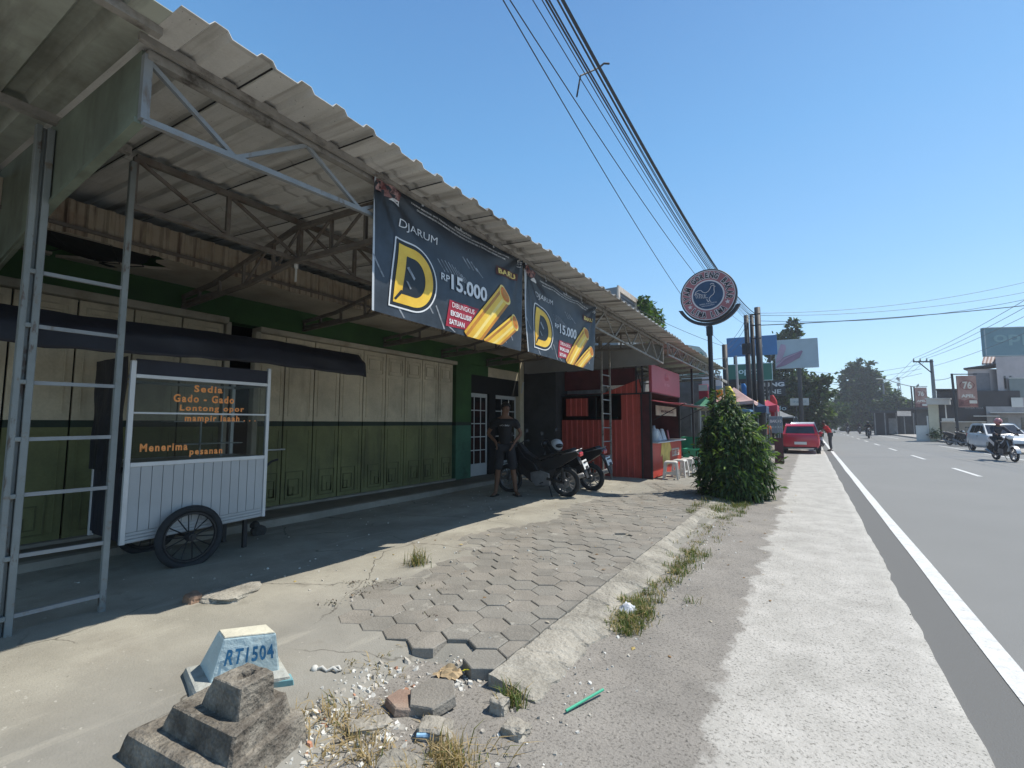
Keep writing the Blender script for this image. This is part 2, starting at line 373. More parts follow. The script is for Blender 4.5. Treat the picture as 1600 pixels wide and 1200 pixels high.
for j in range(0, 45):
    for i in range(-1, 11):
        cx = -1.72-W_*i-(W_/2 if j % 2 else 0)+(W_/2 if False else 0); cy = 2.40+1.5*(S_+.0015)*j
        if cx > -1.48 or cx < -4.05: continue
        if j == 0 and (cx < -2.9): continue
        if rh.random() < .012 or (j == 0 and i == 1): continue
        poly = [(cx+(S_-.0025)*math.sin(math.pi/3*k), cy+(S_-.0025)*math.cos(math.pi/3*k)) for k in range(6)]
        poly = clip_right(poly, -1.605)
        if len(poly) < 3: continue
        z0 = .086+rh.uniform(-.004,.004)+.006*nz(cx, cy, 0, .8); tx = rh.uniform(-.012,.012); ty = rh.uniform(-.012,.012)
        z0 -= .016*sst(.0, .5, nz(cx*.55, cy*.45, 4)+.25*sst(-2.6,-3.4,cx))
        m_ = rh.choices([0,1,2,3], [5,5,1.6,.08])[0]
        if cx < -2.5 and j < 3 and rh.random() < .14: m_ = 3
        top = [(a, b, z0+tx*(a-cx)+ty*(b-cy)) for a, b in poly]
        ins = [(cx+(a-cx)*.955, cy+(b-cy)*.955, z0+.0045+tx*(a-cx)+ty*(b-cy)) for a, b in poly]
        bot = [(a, b, z0-.065) for a, b in poly]; n_ = len(poly)
        hx.add(bot+top+ins, [tuple(range(2*n_, 3*n_))[::-1]]+[(k, n_+k, n_+(k+1) % n_, (k+1) % n_) for k in range(n_)]+[(n_+k, 2*n_+k, 2*n_+(k+1) % n_, n_+(k+1) % n_) for k in range(n_)], m_)
struct(hx.build('hexagon_paving', HM))
# broken concrete kerb along the pavers
M_kerb = mat('kerb_concrete', (.30,.28,.24), .95, scale=3, var=.25, bump=.9, bscale=35, spec=.15, stain=(.35,.33,.285), sscale=4, slo=.52, shi=.68, fine=.15)
kb = MB(); rk = random.Random(11); NU = 12; st_ = .022
cracks = [(2.28+k*.42+rk.uniform(-.15,.15), rk.uniform(-.5,.5), rk.uniform(-1,1)) for k in range(20)]
rows = []; y = 2.27
while y < 10.3:
    xo = -1.27+.07*nz(1.7, y*1.6)+.05*nz(5.1, y*5)+.02*nz(3, y*16)
    bite = sst(.12, .42, nz(8.3, y*1.1)); xo -= .20*bite
    row = []
    for k in range(NU+1):
        u = k/NU; x = -1.599+(xo+1.599)*u
        z = .085-.030*u-.024*sst(.5, 1, u)+.010*nz(x*6, y*6)+.006*nz(x*22, y*22)
        for yc, sl_, cv in cracks:
            d = abs(y-(yc+sl_*(x+1.45)+.03*math.sin(cv*9+x*22)))
            if d < .016: z -= .016*(1-d/.016)
        row.append((x+(.006*nz(x*9, y*30) if 0 < k < NU else 0), y, z))
    row.append((xo+.02, y, -.03)); rows.append(row); y += st_
n_ = NU+2; kb.add([p for r_ in rows for p in r_], [(i*n_+j, i*n_+j+1, (i+1)*n_+j+1, (i+1)*n_+j) for i in range(len(rows)-1) for j in range(n_-1)])
kb.add([rows[0][k] for k in range(NU+1)]+[(rows[0][k][0], rows[0][k][1], -.03) for k in range(NU+1)], [(k, NU+1+k, NU+2+k, k+1) for k in range(NU)])
struct(kb.build('kerb', M_kerb))
# far side pavement
M_pv = mat('pavement_concrete', (.33,.31,.28), .9, scale=1, var=.12)
pv = MB(); pv.hexa([(9.35,-40,-.05),(60,-40,-.05),(60,45,-.05),(9.35,45,-.05),(9.35,-40,.02),(60,-40,.02),(60,45,.02),(9.35,45,.02)])
pv.hexa([(8.9,45.2,-.05),(60,80,-.05),(60,300,-.05),(9.6,300,-.05),(8.9,45.2,.14),(60,80,.14),(60,300,.14),(9.6,300,.14)])
struct(pv.build('pavement', M_pv))
# ------------------------------------------------------------------ shop terrace on the left
M_green = mat('green_wall', (.034,.090,.026), .8, scale=1.2, var=.22, stain=(.028,.068,.024), sscale=1.4, slo=.5, shi=.75, bump=.15, bscale=50)
M_teal = mat('teal_wall', (.045,.13,.08), .8, scale=1.5, var=.2, stain=(.025,.065,.038), sscale=2)
M_cream = mat('cream_paint', (.54,.475,.345), .8, scale=1.2, var=.14, stain=(.36,.32,.235), sscale=1.6, slo=.45, shi=.75, bump=.2, bscale=25, fine=.06)
M_olive = mat('olive_paint', (.155,.16,.068), .75, scale=1.2, var=.2, stain=(.115,.118,.055), sscale=1.8, slo=.48, shi=.72, bump=.2, bscale=25, fine=.06)
M_stripe = mat('dark_stripe', (.018,.03,.02), .7, scale=3, var=.2)
M_dark = mat('dark_void', (.012,.012,.012), .9, scale=2, var=.2)
M_conc = mat('old_concrete', (.25,.23,.195), .9, scale=2, var=.18, stain=(.24,.21,.17), sscale=1.5, bump=.3, bscale=40)
M_beam = mat('lintel_paint', (.40,.36,.28), .8, scale=2, var=.14, stain=(.28,.24,.17), sscale=2.5, slo=.5, shi=.7)
M_floor = mat('porch_tile', (.17,.145,.115), .7, scale=2, var=.2, stain=(.13,.11,.09), sscale=2)
M_soff = mat('soffit', (.42,.37,.295), .9, scale=1.3, var=.15, stain=(.26,.21,.15), sscale=.9, slo=.5, shi=.7)
M_white = mat('white_paint', (.45,.46,.45), .55, scale=3, var=.06)
M_rust = mat('rusty_sheet', (.43,.375,.29), .75, scale=5, var=.2, col2=(.31,.255,.185), lo=.38, hi=.62, stain=(.20,.12,.08), sscale=1.6, slo=.55, shi=.72, bump=.2)
WX = -7.0
shop = thing('shop_terrace', 'single storey shop terrace with green walls and closed cream and olive folding doors', 'building', (WX, 4, .08))
wl = MB()
wl.box(-7.25,-4,2.97, WX,11.5,3.72, 0)                                  # green band over the doors
wl.box(-7.25,8.55,1.54, WX+.02,9.13,2.972, 0); wl.box(-7.25,8.55,.2, WX+.02,9.13,1.46, 1); wl.box(-7.25,8.55,1.46, WX+.026,9.13,1.54, 2)
wl.box(-7.25,9.132,2.72, WX-.02,9.9,2.968, 0); wl.box(-7.25,9.902,2.72, WX-.02,11.42,2.968, 3)
wl.box(-7.3,11.42,.2, WX+.03,11.62,3.72, 3)
wl.box(-9.0,-4,0, -8.9,11.6,3.7, 4); wl.box(-8.9,-4,3.45, -7.252,11.6,3.55, 4); wl.box(-8.9,-4,.15,-7.252,11.6,.195,4)
wl.box(-8.9,11.5,.2,-7.3,11.6,3.44,4); wl.box(-8.9,-4,.2,-7.26,-3.9,3.44,4)
wl.build('wall', [M_green, M_teal, M_stripe, M_cream, M_dark], shop)
lt = MB(); lt.box(WX-.2,-4,2.925, WX+.05,3.40,3.02); lt.box(WX-.2,3.86,2.885, WX+.05,8.56,2.968)
lt.box(WX-.2,3.40,.2,WX-.02,3.47,2.968); lt.box(WX-.1,3.80,.2,WX+.03,3.88,2.885)
lt.build('lintel', M_beam, shop, bevel=.008)
M_creamd = mat('cream_moulding_shade', (.43,.38,.28), .8, scale=3, var=.25); M_olived = mat('olive_moulding_shade', (.105,.108,.048), .8, scale=3, var=.25)  # darkened door paints: groove shade put into the moulding colour
def leaf(y0, y1, z1, side):
    d = MB(); x = WX-.05; zs = 1.46; ze = 1.54; g_ = .010
    a, b = y0+g_, y1-g_; W = b-a
    d.box(x-.04,a,.235, x,b,zs, 2); d.box(x-.04,a,zs, x+.002,b,ze, 1); d.box(x-.04,a,ze, x,b,z1, 0)
    def frame(u0,v0,u1,v1,mi,t=.015,h=.014,groove=True):
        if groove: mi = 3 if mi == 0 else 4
        u0 = a+u0*W; u1 = a+u1*W
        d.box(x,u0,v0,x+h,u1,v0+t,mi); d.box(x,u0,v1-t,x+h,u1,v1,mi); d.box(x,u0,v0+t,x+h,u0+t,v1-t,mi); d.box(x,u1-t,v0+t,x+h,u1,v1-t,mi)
    frame(.12,1.62,.88,2.40,0,.010,.009,False); frame(.12,2.46,.88,z1-.07,0); frame(.22,2.53,.78,z1-.14,0,.012)
    frame(.12,.30,.88,1.40,2,.010,.009,False)
    if side: frame(.22,.36,.60,.62,2,.013); frame(.22,.36,.42,.50,2,.013); frame(.12,.30,.74,.74,2,.015)
    else: frame(.40,.36,.78,.62,2,.013); frame(.58,.36,.78,.50,2,.013); frame(.26,.30,.88,.74,2,.015)
    d.box(x,a,.235,x+.012,a+.03,z1,0 if False else 2) if False else None
    return d
ye = [3.886,4.329,4.861,5.371,5.891,6.441,6.961,7.48,7.998,8.509]
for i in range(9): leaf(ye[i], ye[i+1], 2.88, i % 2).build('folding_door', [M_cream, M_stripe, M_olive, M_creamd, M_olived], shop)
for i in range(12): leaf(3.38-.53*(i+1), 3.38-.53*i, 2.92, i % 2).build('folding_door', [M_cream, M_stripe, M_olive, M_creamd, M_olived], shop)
hd = MB(); hd.box(WX-.045,4.30,1.09,WX+.04,4.33,1.11); hd.tube([(WX+.04,4.31,1.10),(WX+.04,4.0,1.10)],.012,6); hd.build('door_bolt', M_white, shop)
sp = MB(); sp.box(-7.25,3.84,.195, WX+.04,8.55,.235, 0); sp.box(-7.25,-4,.195,WX+.04,3.40,.235,0); sp.build('door_sill', M_conc, shop, bevel=.006)
po = MB()
po.box(-9,-4,-.02, -6.34,11.5,.193, 0)
e = [(-6.34+.02*nz(1, k*.4*.9), -4+k*.4) for k in range(39)]
for (x0, y0), (x1, y1) in zip(e[:-1], e[1:]):
    po.hexa([(-6.339,y0,-.02),(x0+.10,y0,-.02),(x1+.10,y1,-.02),(-6.339,y1,-.02),(-6.339,y0,.198),(x0+.09,y0,.192),(x1+.09,y1,.192),(-6.339,y1,.198)], 1)
po.build('porch_step', [M_floor, M_conc], shop)
# white gridded glass doors in the recess
rc = MB(); rc.box(WX-.3,9.13,2.28,WX-.03,11.42,2.72,0); rc.box(WX-.3,9.98,.2,WX-.04,10.28,2.28,0); rc.box(WX-.35,9.13,.2,WX-.3,11.42,2.28,0)
rc.build('door_surround', M_dark, shop)
for y0, y1 in ((9.15,9.97),(10.30,11.38)):
    d = MB(); x = WX-.10
    d.box(x-.03,y0,.2,x,y1,.5); d.box(x-.03,y0,2.17,x,y1,2.27); d.box(x-.03,y0,.5,x,y0+.055,2.17); d.box(x-.03,y1-.055,.5,x,y1,2.17)
    for k in range(1,3): yy = y0+(y1-y0)*k/3; d.box(x-.024,yy-.014,.5,x-.003,yy+.014,2.17)
    for k in range(1,5): zz = .5+1.67*k/5; d.box(x-.022,y0+.055,zz-.013,x-.005,y1-.055,zz+.013)
    o = d.build('glass_door', M_white, shop, bevel=.003)
    p = MB(); p.box(x-.018,y0+.05,.5,x-.013,y1-.05,2.17); p.build('pane', mat('dark_glass', (.01,.012,.012), .12, var=.1, spec=.6), o)
# concrete soffit shelf, its torn end open to the roof space
so_ = MB(); edge = [(-6.0,2.15),(-6.12,2.3),(-6.25,2.22),(-6.4,2.45),(-6.55,2.30),(-6.7,2.05),(-6.85,1.7),(-7.0,1.55)]
poly = edge+[(-7.0,11.5),(-6.0,11.5)]
so_.prism(poly, lambda a,b,c: (a,b,c), 3.345, 3.375)
so_.box(-7,-4,3.345,-6.9,1.5,3.37); so_.box(-6.06,-4,3.345,-6.0,2.1,3.37)
so_.build('soffit', M_soff, shop)
rg = MB()
rr = random.Random(5)
for k in range(9):
    y0 = .2+k*.22; rg.tube([(-6.0-rr.random()*.2,y0,3.35),(-6.4,y0+.2,3.31-.05*rr.random()),(-6.85,y0+.1+.3*rr.random(),3.36)], .006, 4)
rg.grid(10,6,lambda u,v:(-6.1-.75*v,.1+2.1*u,3.40-.05*math.sin(u*9)*v-.04*nz(u*5,v*5)))
rg.build('torn_lining', M_dark, shop)

# ------------------------------------------------------------------ the steel canopy in front of the terrace
M_roof = mat('roof_sheet', (.50,.49,.465), .62, metal=.0, scale=1.1, var=.10, stain=(.36,.335,.30), sscale=1.0, slo=.52, shi=.78, fine=.05, spec=.3)
streaks(M_roof, None, (.20,.18,.155), (.6,9,1), .50, .70, .65)
streaks(M_roof, None, (.07,.06,.05), (42,60,50), .715, .735, .9, 2)      # pinholes and specks of dirt
streaks(M_roof, None, (.10,.09,.075), (7,.5,1), .60, .72, .7)
streaks(M_rust, None, (.085,.05,.035), (2,17,.9), .50, .66, .9)
streaks(M_cream, None, (.27,.23,.165), (3,5,.7), .55, .75, .6); streaks(M_olive, None, (.07,.072,.04), (3,5,.7), .55, .75, .6)
M_roofg = mat('roof_sheet_green', (.37,.39,.34), .65, scale=1.1, var=.14, stain=(.15,.145,.115), sscale=.9, slo=.48, shi=.74, spec=.3)
M_steel = mat('light_steel', (.215,.23,.24), .55, metal=.0, scale=6, var=.12, stain=(.20,.17,.14), sscale=9, slo=.6, shi=.75, spec=.5)
M_steeld = mat('brown_steel', (.13,.115,.10), .7, scale=6, var=.2, stain=(.10,.07,.05), sscale=7, slo=.52, shi=.7)
M_steelg = mat('grimy_steel', (.27,.255,.23), .7, scale=5, var=.25, stain=(.07,.06,.05), sscale=5, slo=.5, shi=.66)
M_panelg = mat('green_panel', (.155,.185,.145), .75, scale=1.2, var=.2, stain=(.08,.088,.065), sscale=1.1, slo=.45, shi=.75)
M_panelgr = mat('grey_panel', (.26,.26,.255), .7, scale=1.2, var=.12)
streaks(M_roofg, None, (.12,.115,.095), (.7,6,1), .5, .7, .7); streaks(M_panelg, None, (.07,.072,.055), (3,3,.8), .5, .7, .7); streaks(M_post_ if False else M_steel, None, (.12,.085,.06), (9,9,3), .60, .68, .8)
can = thing('steel_canopy', 'corrugated sheet canopy on steel trusses over the shop forecourt', 'canopy', (-4.5, 5, .08))
def rz(x, y): return 3.590-.08*(x+3)-.0068*(y-1)
def sheet(y0, y1, x0, x1, pitch, ph, m, wave=.01, name='roof_sheet'):
    s = MB(); prof = []; y = y0
    while y < y1:
        for t, h in ((0,0),(.52,0),(.62,ph),(.88,ph),(.98,0)):
            yy = y+t*pitch
            if yy <= y1: prof.append((yy, h))
        y += pitch
    nx = 12; n_ = len(prof); pts = []
    for i in range(nx+1):
        for yy, h in prof:
            k = int((yy-y0)/(pitch*3)); st = .012*nz(k*3.7, 1.1) if i == 0 else 0
            x = x0+(x1-x0)*i/nx+st
            pts.append((x, yy, rz(x, yy)+h+wave*nz(x*.7, yy*.9)*.6+.002*(k % 2)))
    s.add(pts, [(i*n_+j, i*n_+j+1, (i+1)*n_+j+1, (i+1)*n_+j) for i in range(nx) for j in range(n_-1)])
    o = s.build(name, m, can); sol = o.modifiers.new('s', 'SOLIDIFY'); sol.thickness = .004; sol.offset = 1
    return o
sheet(.93, 11.74, -2.52, -7.24, .247, .034, M_roof)
sheet(-4.0, .96, -2.62, -7.24, .30, .06, M_roofg)
# laps, screws and holes of the sheets
lp = MB(); y = 1.40
while y < 11.6:
    zz = lambda x: rz(x, y)-.004
    lp.beam((-2.53,y,rz(-2.53,y)-.003),(-7.0,y,rz(-7.0,y)-.003),.010,.004)
    y += .741
lp.build('sheet_lap', M_dark, can)
def ptz(pts, y):
    for (a, za), (b, zb) in zip(pts[:-1], pts[1:]):
        if y <= b: return za+(zb-za)*(y-a)/(b-a)
    return pts[-1][1]
FT = [(.9,3.525),(2.5,3.545),(7,3.50),(11.8,3.445)]; FB = [(.9,3.150),(2.5,3.235),(7,3.14),(11.8,2.985)]
ft = MB(); X = -3.0
for k in range(22):
    a, b = .96+k*.488, .96+(k+1)*.488
    ft.beam((X,a,ptz(FT,a)),(X,b,ptz(FT,b)),.05,.055,mi=1); ft.beam((X-.06,a,ptz(FT,a)+.03),(X-.06,b,ptz(FT,b)+.03),.05,.05,mi=1)
    ft.beam((X,a,ptz(FB,a)),(X,b,ptz(FB,b)),.035,.035,mi=0 if k < 4 else 2)
    t0 = k % 2 == 0; m_ = 0 if k < 4 else 2
    ft.beam((X,a,(ptz(FT,a)-.02) if t0 else ptz(FB,a)),(X,b,ptz(FB,b) if t0 else ptz(FT,b)-.02),.026,.026,mi=m_)
ft.beam((X,.965,ptz(FB,.96)),(X,.965,ptz(FT,.96)),.04,.045,mi=0); ft.beam((X,11.68,2.99),(X,11.68,3.45),.04,.04,mi=2)
ft.build('front_truss', [M_steel, M_steelg, M_steelg], can)
# fat dusty angle that carries the eave
ea = MB(); ea.beam((-2.93,.9,rz(-2.93,.9)-.015),(-2.93,11.74,rz(-2.93,11.74)-.015),.035,.05); ea.beam((-2.80,-4,rz(-2.8,-4)-.02),(-2.80,.95,rz(-2.8,.9)-.02),.05,.05)
ea.beam((-4.5,-4,rz(-4.5,-4)-.03),(-4.5,1.38,rz(-4.5,1.4)-.03),.06,.06)
ea.build('purlin', M_steelg, can)
def inner(X, y0, y1, zt, zb, step, m, nm):
    s = MB(); n = int((y1-y0)/step)
    s.beam((X,y0,zt),(X,y1,zt-.05),.045,.05); s.beam((X,y0,zb),(X,y1,zb-.05),.04,.04)
    for k in range(n+1):
        y = y0+k*step; d = -.05*(y-y0)/(y1-y0)
        s.beam((X,y,zb+d),(X,y,zt+d),.035,.035)
        if k < n: s.beam((X,y+.02,zt+d-.02),(X,y+step,zb+d+.02),.026,.026)
    s.build(nm, m, can)
inner(-4.5, 1.42, 11.4, 3.645, 3.235, .72, M_steeld, 'inner_truss')
for yc in (2.82, 4.59, 6.33, 8.04, 9.8):
    s = MB(); dz = -.0068*(yc-2.8)
    tp = [(-7.0,3.19),(-6.2,3.24),(-5.55,3.36),(-4.5,3.56),(-3.05,3.50)]; bt = [(-7.0,3.05),(-5.4,3.10),(-4.5,3.20),(-3.05,3.16)]
    for P_ in (tp, bt):
        for (a, za), (b, zb) in zip(P_[:-1], P_[1:]): s.beam((a,yc,za+dz),(b,yc,zb+dz),.045,.045)
    for x in (-6.98,-6.55,-6.05,-5.5,-4.9,-4.4,-3.9,-3.4):
        zt = ptz(tp, x)+dz; zb = ptz(bt, x)+dz; s.beam((x,yc,zb),(x,yc,zt),.03,.03)
        if x > -5.6 and x < -3.5: s.beam((x,yc,zb),(x+.5,yc,ptz(tp,x+.5)+dz),.022,.022)
    s.beam((-7.0,yc,3.11+dz),(-6.05,yc,3.12+dz),.03,.03)
    s.build('cross_truss', M_steeld, can)
pn = MB()
pn.prism([(-3.02,3.155),(-3.02,3.56),(-4.4,3.665),(-5.9,3.78),(-7.2,3.88),(-7.2,2.72),(-5.9,2.84),(-5.0,2.98),(-4.4,3.075)], lambda a,b,c:(a,c,b), .945, .965)
pn.beam((-3.02,.955,3.15),(-4.4,.955,3.07),.05,.03); pn.beam((-4.4,.955,3.07),(-7.2,.955,2.715),.05,.03)
pn.build('end_panel', M_panelg, can)
pn = MB(); pn.prism([(-3.03,2.99),(-3.03,3.47),(-7.0,3.77),(-7.0,2.96)], lambda a,b,c:(a,c,b), 11.70, 11.72)
pn.beam((-3.0,11.69,2.985),(-6.9,11.69,2.965),.04,.04)
pn.build('end_panel', M_panelgr, can)
# rusted corrugated fascia under the roof
fs = MB(); k = 0; y = -4.; pr_ = []
while y < 11.4:
    for t, h in ((0,0),(.5,0),(.62,.022),(.88,.022)): pr_.append((y+t*.16, h))
    y += .16
vv = []
for i in range(4):
    for yy, h in pr_: vv.append((-5.99+h+.008*nz(yy*2, i), yy, 3.335-.006*(yy-2)+.345*i/3+(.022*nz(yy*3, 7) if i == 0 else 0)))
n_ = len(pr_); fs.add(vv, [(i*n_+j, i*n_+j+1, (i+1)*n_+j+1, (i+1)*n_+j) for i in range(3) for j in range(n_-1)])
o = fs.build('rusty_fascia', M_rust, can); sol = o.modifiers.new('s', 'SOLIDIFY'); sol.thickness = .003
fb = MB(); fb.beam((-5.955,-4,3.425),(-5.955,11.4,3.37),.02,.035); fb.build('fascia_rail', M_steeld, can)
# ladder-like steel posts: two uprights with welded rungs, on the forecourt
M_postp = mat('post_paint', (.18,.20,.20), .6, scale=4, var=.12, stain=(.16,.13,.10), sscale=10, slo=.6, shi=.7, bump=.1)
streaks(M_postp, None, (.09,.065,.05), (14,14,5), .60, .66, .9)
def post(X, y0, y1, zt, zr, mats, wide):
    s = MB(); zb = gz(X, y0)-.03
    if wide:   # lipped channel seen as two flanges with a groove
        s.box(X-.03,y0-.045,zb,X+.03,y0-.012,zt); s.box(X-.03,y0+.012,zb,X+.03,y0+.052,zt); s.box(X-.03,y0-.012,zb,X-.005,y0+.012,zt)
        for z in zr: s.box(X-.008,y0-.02,z-.02,X+.034,y0+.014,z+.012)
    else: s.box(X-.02,y0-.02,zb,X+.02,y0+.02,zt)
    s.box(X-.022,y1-.02,zb,X+.022,y1+.02,zt)
    p = s.build('ladder_post', mats[0], can, bevel=.004)
    for z in zr:
        r_ = MB(); r_.beam((X+.002,y0+(.052 if wide else .02),z+random.uniform(-.006,.006)),(X+.002,y1-.02,z+random.uniform(-.006,.006)),.026,.026); r_.build('rung', mats[1], p)
post(-4.5, .885, 1.403, 3.60, [.237,.619,1.022,1.40,1.786,2.177,2.553], (M_postp, M_steel), True)
post(-4.3, 10.93, 11.48, 3.56, [.35,.70,1.06,1.40,1.75,2.10,2.45,2.72], (M_steelg, M_steel), False)
# bare bulb holder hanging from the truss
lb = thing('bulb_holder', 'small pale lamp holder with a long bulb hanging from the canopy truss', 'lamp', (-4.5,2.84,3.2))
s = MB(); s.lathe([(.0,0),(.022,0),(.022,.05),(.012,.065),(0,.07)], 10, (-4.5,2.84,3.135)); s.build('socket', M_white, lb, smooth=True)
s = MB()
for dx in (-.008,.008): s.tube([(-4.5+dx,2.84,3.135),(-4.5+dx,2.84,2.99)],.007,6)
s.build('lamp_tube', M_white, lb)
s = MB(); s.lathe([(.0,0),(.02,0),(.022,.3),(0,.31)], 8, (-6.4,10.55,2.30), (.1,.15,.95)); tag(s.build('lamp_tube', M_white, origin=(-6.4,10.55,2.3)), 'slim white lamp tube hanging in the dark recess by the glass doors', 'lamp')
# ------------------------------------------------------------------ food cart under the canopy
M_cart = mat('cart_white', (.40,.41,.42), .5, scale=2, var=.06, stain=(.36,.36,.36), sscale=2, slo=.6, shi=.85)
M_alu = mat('aluminium', (.55,.56,.57), .4, metal=.2, scale=5, var=.06)
M_navy = mat('navy_panel', (.018,.02,.032), .6, scale=3, var=.3)
M_tarp = mat('black_tarp', (.012,.013,.020), .55, scale=3, var=.3, bump=.3, bscale=8, spec=.35)
M_tyre = mat('tyre', (.025,.027,.03), .85, scale=8, var=.25)
M_spoke = mat('dark_spoke', (.03,.03,.032), .5, metal=.3, scale=6, var=.2)
M_orange = mat('orange_lettering', (.85,.33,.10), .7, scale=30, var=.15)
M_glass = glassmat('cart_glass', (.66,.70,.70), .0)
CX = -5.30
cart = thing('food_cart', 'white two wheeled food cart with glass case and orange lettering under the canopy', 'food cart', (-5.7,2.4,.10))
zb0, zb1 = .40, .45
b = MB()
def zl(y): return .405+.045*(y-1.75)/1.33
n = 14
for i in range(n):
    y0 = 1.785+i*(3.045-1.785)/n; y1 = y0+(3.045-1.785)/n
    b.hexa([(CX-.02,y0+.003,zl(y0)+.10),(CX-.004,y0+.003,zl(y0)+.10),(CX-.004,y1-.003,zl(y1)+.10),(CX-.02,y1-.003,zl(y1)+.10),
            (CX-.02,y0+.003,1.10),(CX-.004,y0+.003,1.10),(CX-.004,y1-.003,1.10),(CX-.02,y1-.003,1.10)])
b.hexa([(CX-.03,1.77,zl(1.77)),(CX-.016,1.77,zl(1.77)),(CX-.016,3.06,zl(3.06)),(CX-.03,3.06,zl(3.06)),(CX-.03,1.77,1.1),(CX-.016,1.77,1.1),(CX-.016,3.06,1.1),(CX-.03,3.06,1.1)])
for k in range(3):
    z = .012+.03*k
    b.hexa([(CX-.02,1.785,zl(1.785)+z),(CX+.004-.004*k,1.785,zl(1.785)+z),(CX+.004-.004*k,3.045,zl(3.045)+z),(CX-.02,3.045,zl(3.045)+z)]+
           [(CX-.02,1.785,zl(1.785)+z+.022),(CX+.004-.004*k,1.785,zl(1.785)+z+.022),(CX+.004-.004*k,3.045,zl(3.045)+z+.022),(CX-.02,3.045,zl(3.045)+z+.022)])
b.build('front_panel', M_cart, cart)
b = MB()
for i in range(8):
    x0 = -6.08+i*.095; b.box(x0+.003,1.752,.45,x0+.092,1.768,1.10)
b.box(-6.08,1.77,.42,CX-.03,1.78,1.1); b.box(-6.08,3.05,.46,CX-.03,3.062,1.1); b.box(-6.09,1.77,.46,-6.08,3.06,1.1); b.box(-6.08,1.78,.44,CX-.03,3.05,.46)
b.build('side_panel', M_navy, cart)
b = MB()
b.box(CX-.03,1.745,zl(1.745),CX+.012,1.785,2.09); b.box(CX-.03,3.045,zl(3.05),CX+.012,3.08,2.14)
b.box(-6.10,1.745,.40,-6.06,1.785,2.12); b.box(-6.10,3.04,.42,-6.06,3.08,2.12)
for z, t in ((1.10,.04),(1.592,.018),(1.93,.035)): b.box(CX-.028,1.785,z,CX+.010,3.045,z+t)
for z in (1.10,1.93): b.box(-6.06,1.75,z,CX-.03,1.78,z+.03); b.box(-6.06,3.05,z,CX-.03,3.078,z+.03); b.box(-6.098,1.785,z,-6.07,3.04,z+.03)
b.build('frame', M_alu, cart, bevel=.003)
b = MB(); b.box(-6.05,1.79,1.105,CX-.035,3.04,1.125); b.box(-6.05,2.3,1.52,-5.75,3.04,1.53)
b.box(-5.75,2.78,1.13,-5.735,2.795,1.93); b.box(-5.74,2.55,1.13,-5.725,2.565,1.59); b.box(-5.74,2.3,1.28,-5.5,2.9,1.287)
b.build('shelf', M_alu, cart)
b = MB(); b.box(CX-.012,1.787,1.142,CX-.007,3.043,1.590); b.box(CX-.012,1.787,1.612,CX-.007,3.043,1.928); b.build('glass_pane', M_glass, cart)
b = MB(); b.box(CX-.02,1.786,1.967,CX-.006,3.044,2.11); b.build('top_board', M_navy, cart)
b = MB()
def cfn(y0, y1, z0, z1): return rect_fn((CX-.004, y0, z0), (0, y1-y0, 0), (0, 0, z1-z0), (1,0,0), .0)
# lettering: (text, y0, y1, z0, z1)
for s, y0, y1, z0, z1 in (('Sedia',2.285,2.560,1.822,1.895),('Gado - Gado',2.105,2.685,1.715,1.795),('Lontong opor',2.165,2.795,1.612,1.690),
                          ('mampir laaah . . .',2.215,2.93,1.505,1.588),('Menerima',1.855,2.255,1.235,1.312),('pesanan',2.275,2.59,1.165,1.232)):
    b = MB(); put_text(b, s, cfn(y0, y1, z0, z1), bold=.035, spacing=1.25); b.build('lettering', M_orange, cart)
b = MB()   # rolled tarp awning: hem hanging over the front, sagging between its ends
def tarp(u, v):
    y = .55+3.78*u; k = v*4
    prof = [(-6.45,2.36),(-5.9,2.47),(-5.30,2.44),(-5.16,2.32),(-5.14,2.13)]
    i = min(3, int(k)); t = k-i; x = prof[i][0]*(1-t)+prof[i+1][0]*t; z = prof[i][1]*(1-t)+prof[i+1][1]*t
    sag = .03*math.sin(math.pi*u*2.2+.5)*(.4+v)
    z += -.0+.05*u*.6-sag*.5+.012*nz(y*4, v*6); x += .018*nz(y*2.5, v*5, 3)+(.03*math.sin(y*9)*.3 if v > .7 else 0)
    if v > .95: z += .025*nz(y*3, 1)
    return (x, y, z)
b.grid(60, 24, tarp)
def under(u, v):
    p = tarp(u, .72+.28*v); return (p[0]-.03-.05*math.sin(math.pi*v), p[1], p[2]+(.03 if v > .9 else 0))
b.grid(60, 6, under)
o = b.build('tarp_awning', M_tarp, cart, smooth=True); sol = o.modifiers.new('s', 'SOLIDIFY'); sol.thickness = .006
b = MB()
b.grid(14,14,lambda u,v:(-6.12+.80*u,1.725+.02*nz(u*5,v*3),1.05+1.08*v))
b.build('hanging_cover', M_tarp, cart)
def spoked_wheel(c, ax, R_, parent, nspoke=14, tr=.034, hubw=.05):
    t = MB(); t.torus(c, ax, R_-tr, tr, 40, 10); o = t.build('wheel', M_tyre, parent, smooth=True)
    r_ = MB(); r_.torus(c, ax, R_-2*tr-.008, .014, 40, 6, flat=1.3)
    z = V(ax).normalized(); x = z.orthogonal().normalized(); y = z.cross(x); c = V(c)
    r_.lathe([(0,-hubw),(.035,-hubw),(.045,-hubw*.4),(.03,0),(.045,hubw*.4),(.035,hubw),(0,hubw)], 12, c, ax)
    for k in range(nspoke):
        a = 2*math.pi*k/nspoke; d = x*math.cos(a)+y*math.sin(a); s = 1 if k % 2 else -1
        r_.tube([c+d*.03+z*hubw*.6*s, c+d*(R_-2*tr-.01)], .006, 4)
    r_.build('rim', M_spoke, o)
    return o
spoked_wheel((-5.21,2.285,.388), (1,0,.01), .305, cart)
spoked_wheel((-6.17,2.285,.388), (1,0,0), .305, cart)
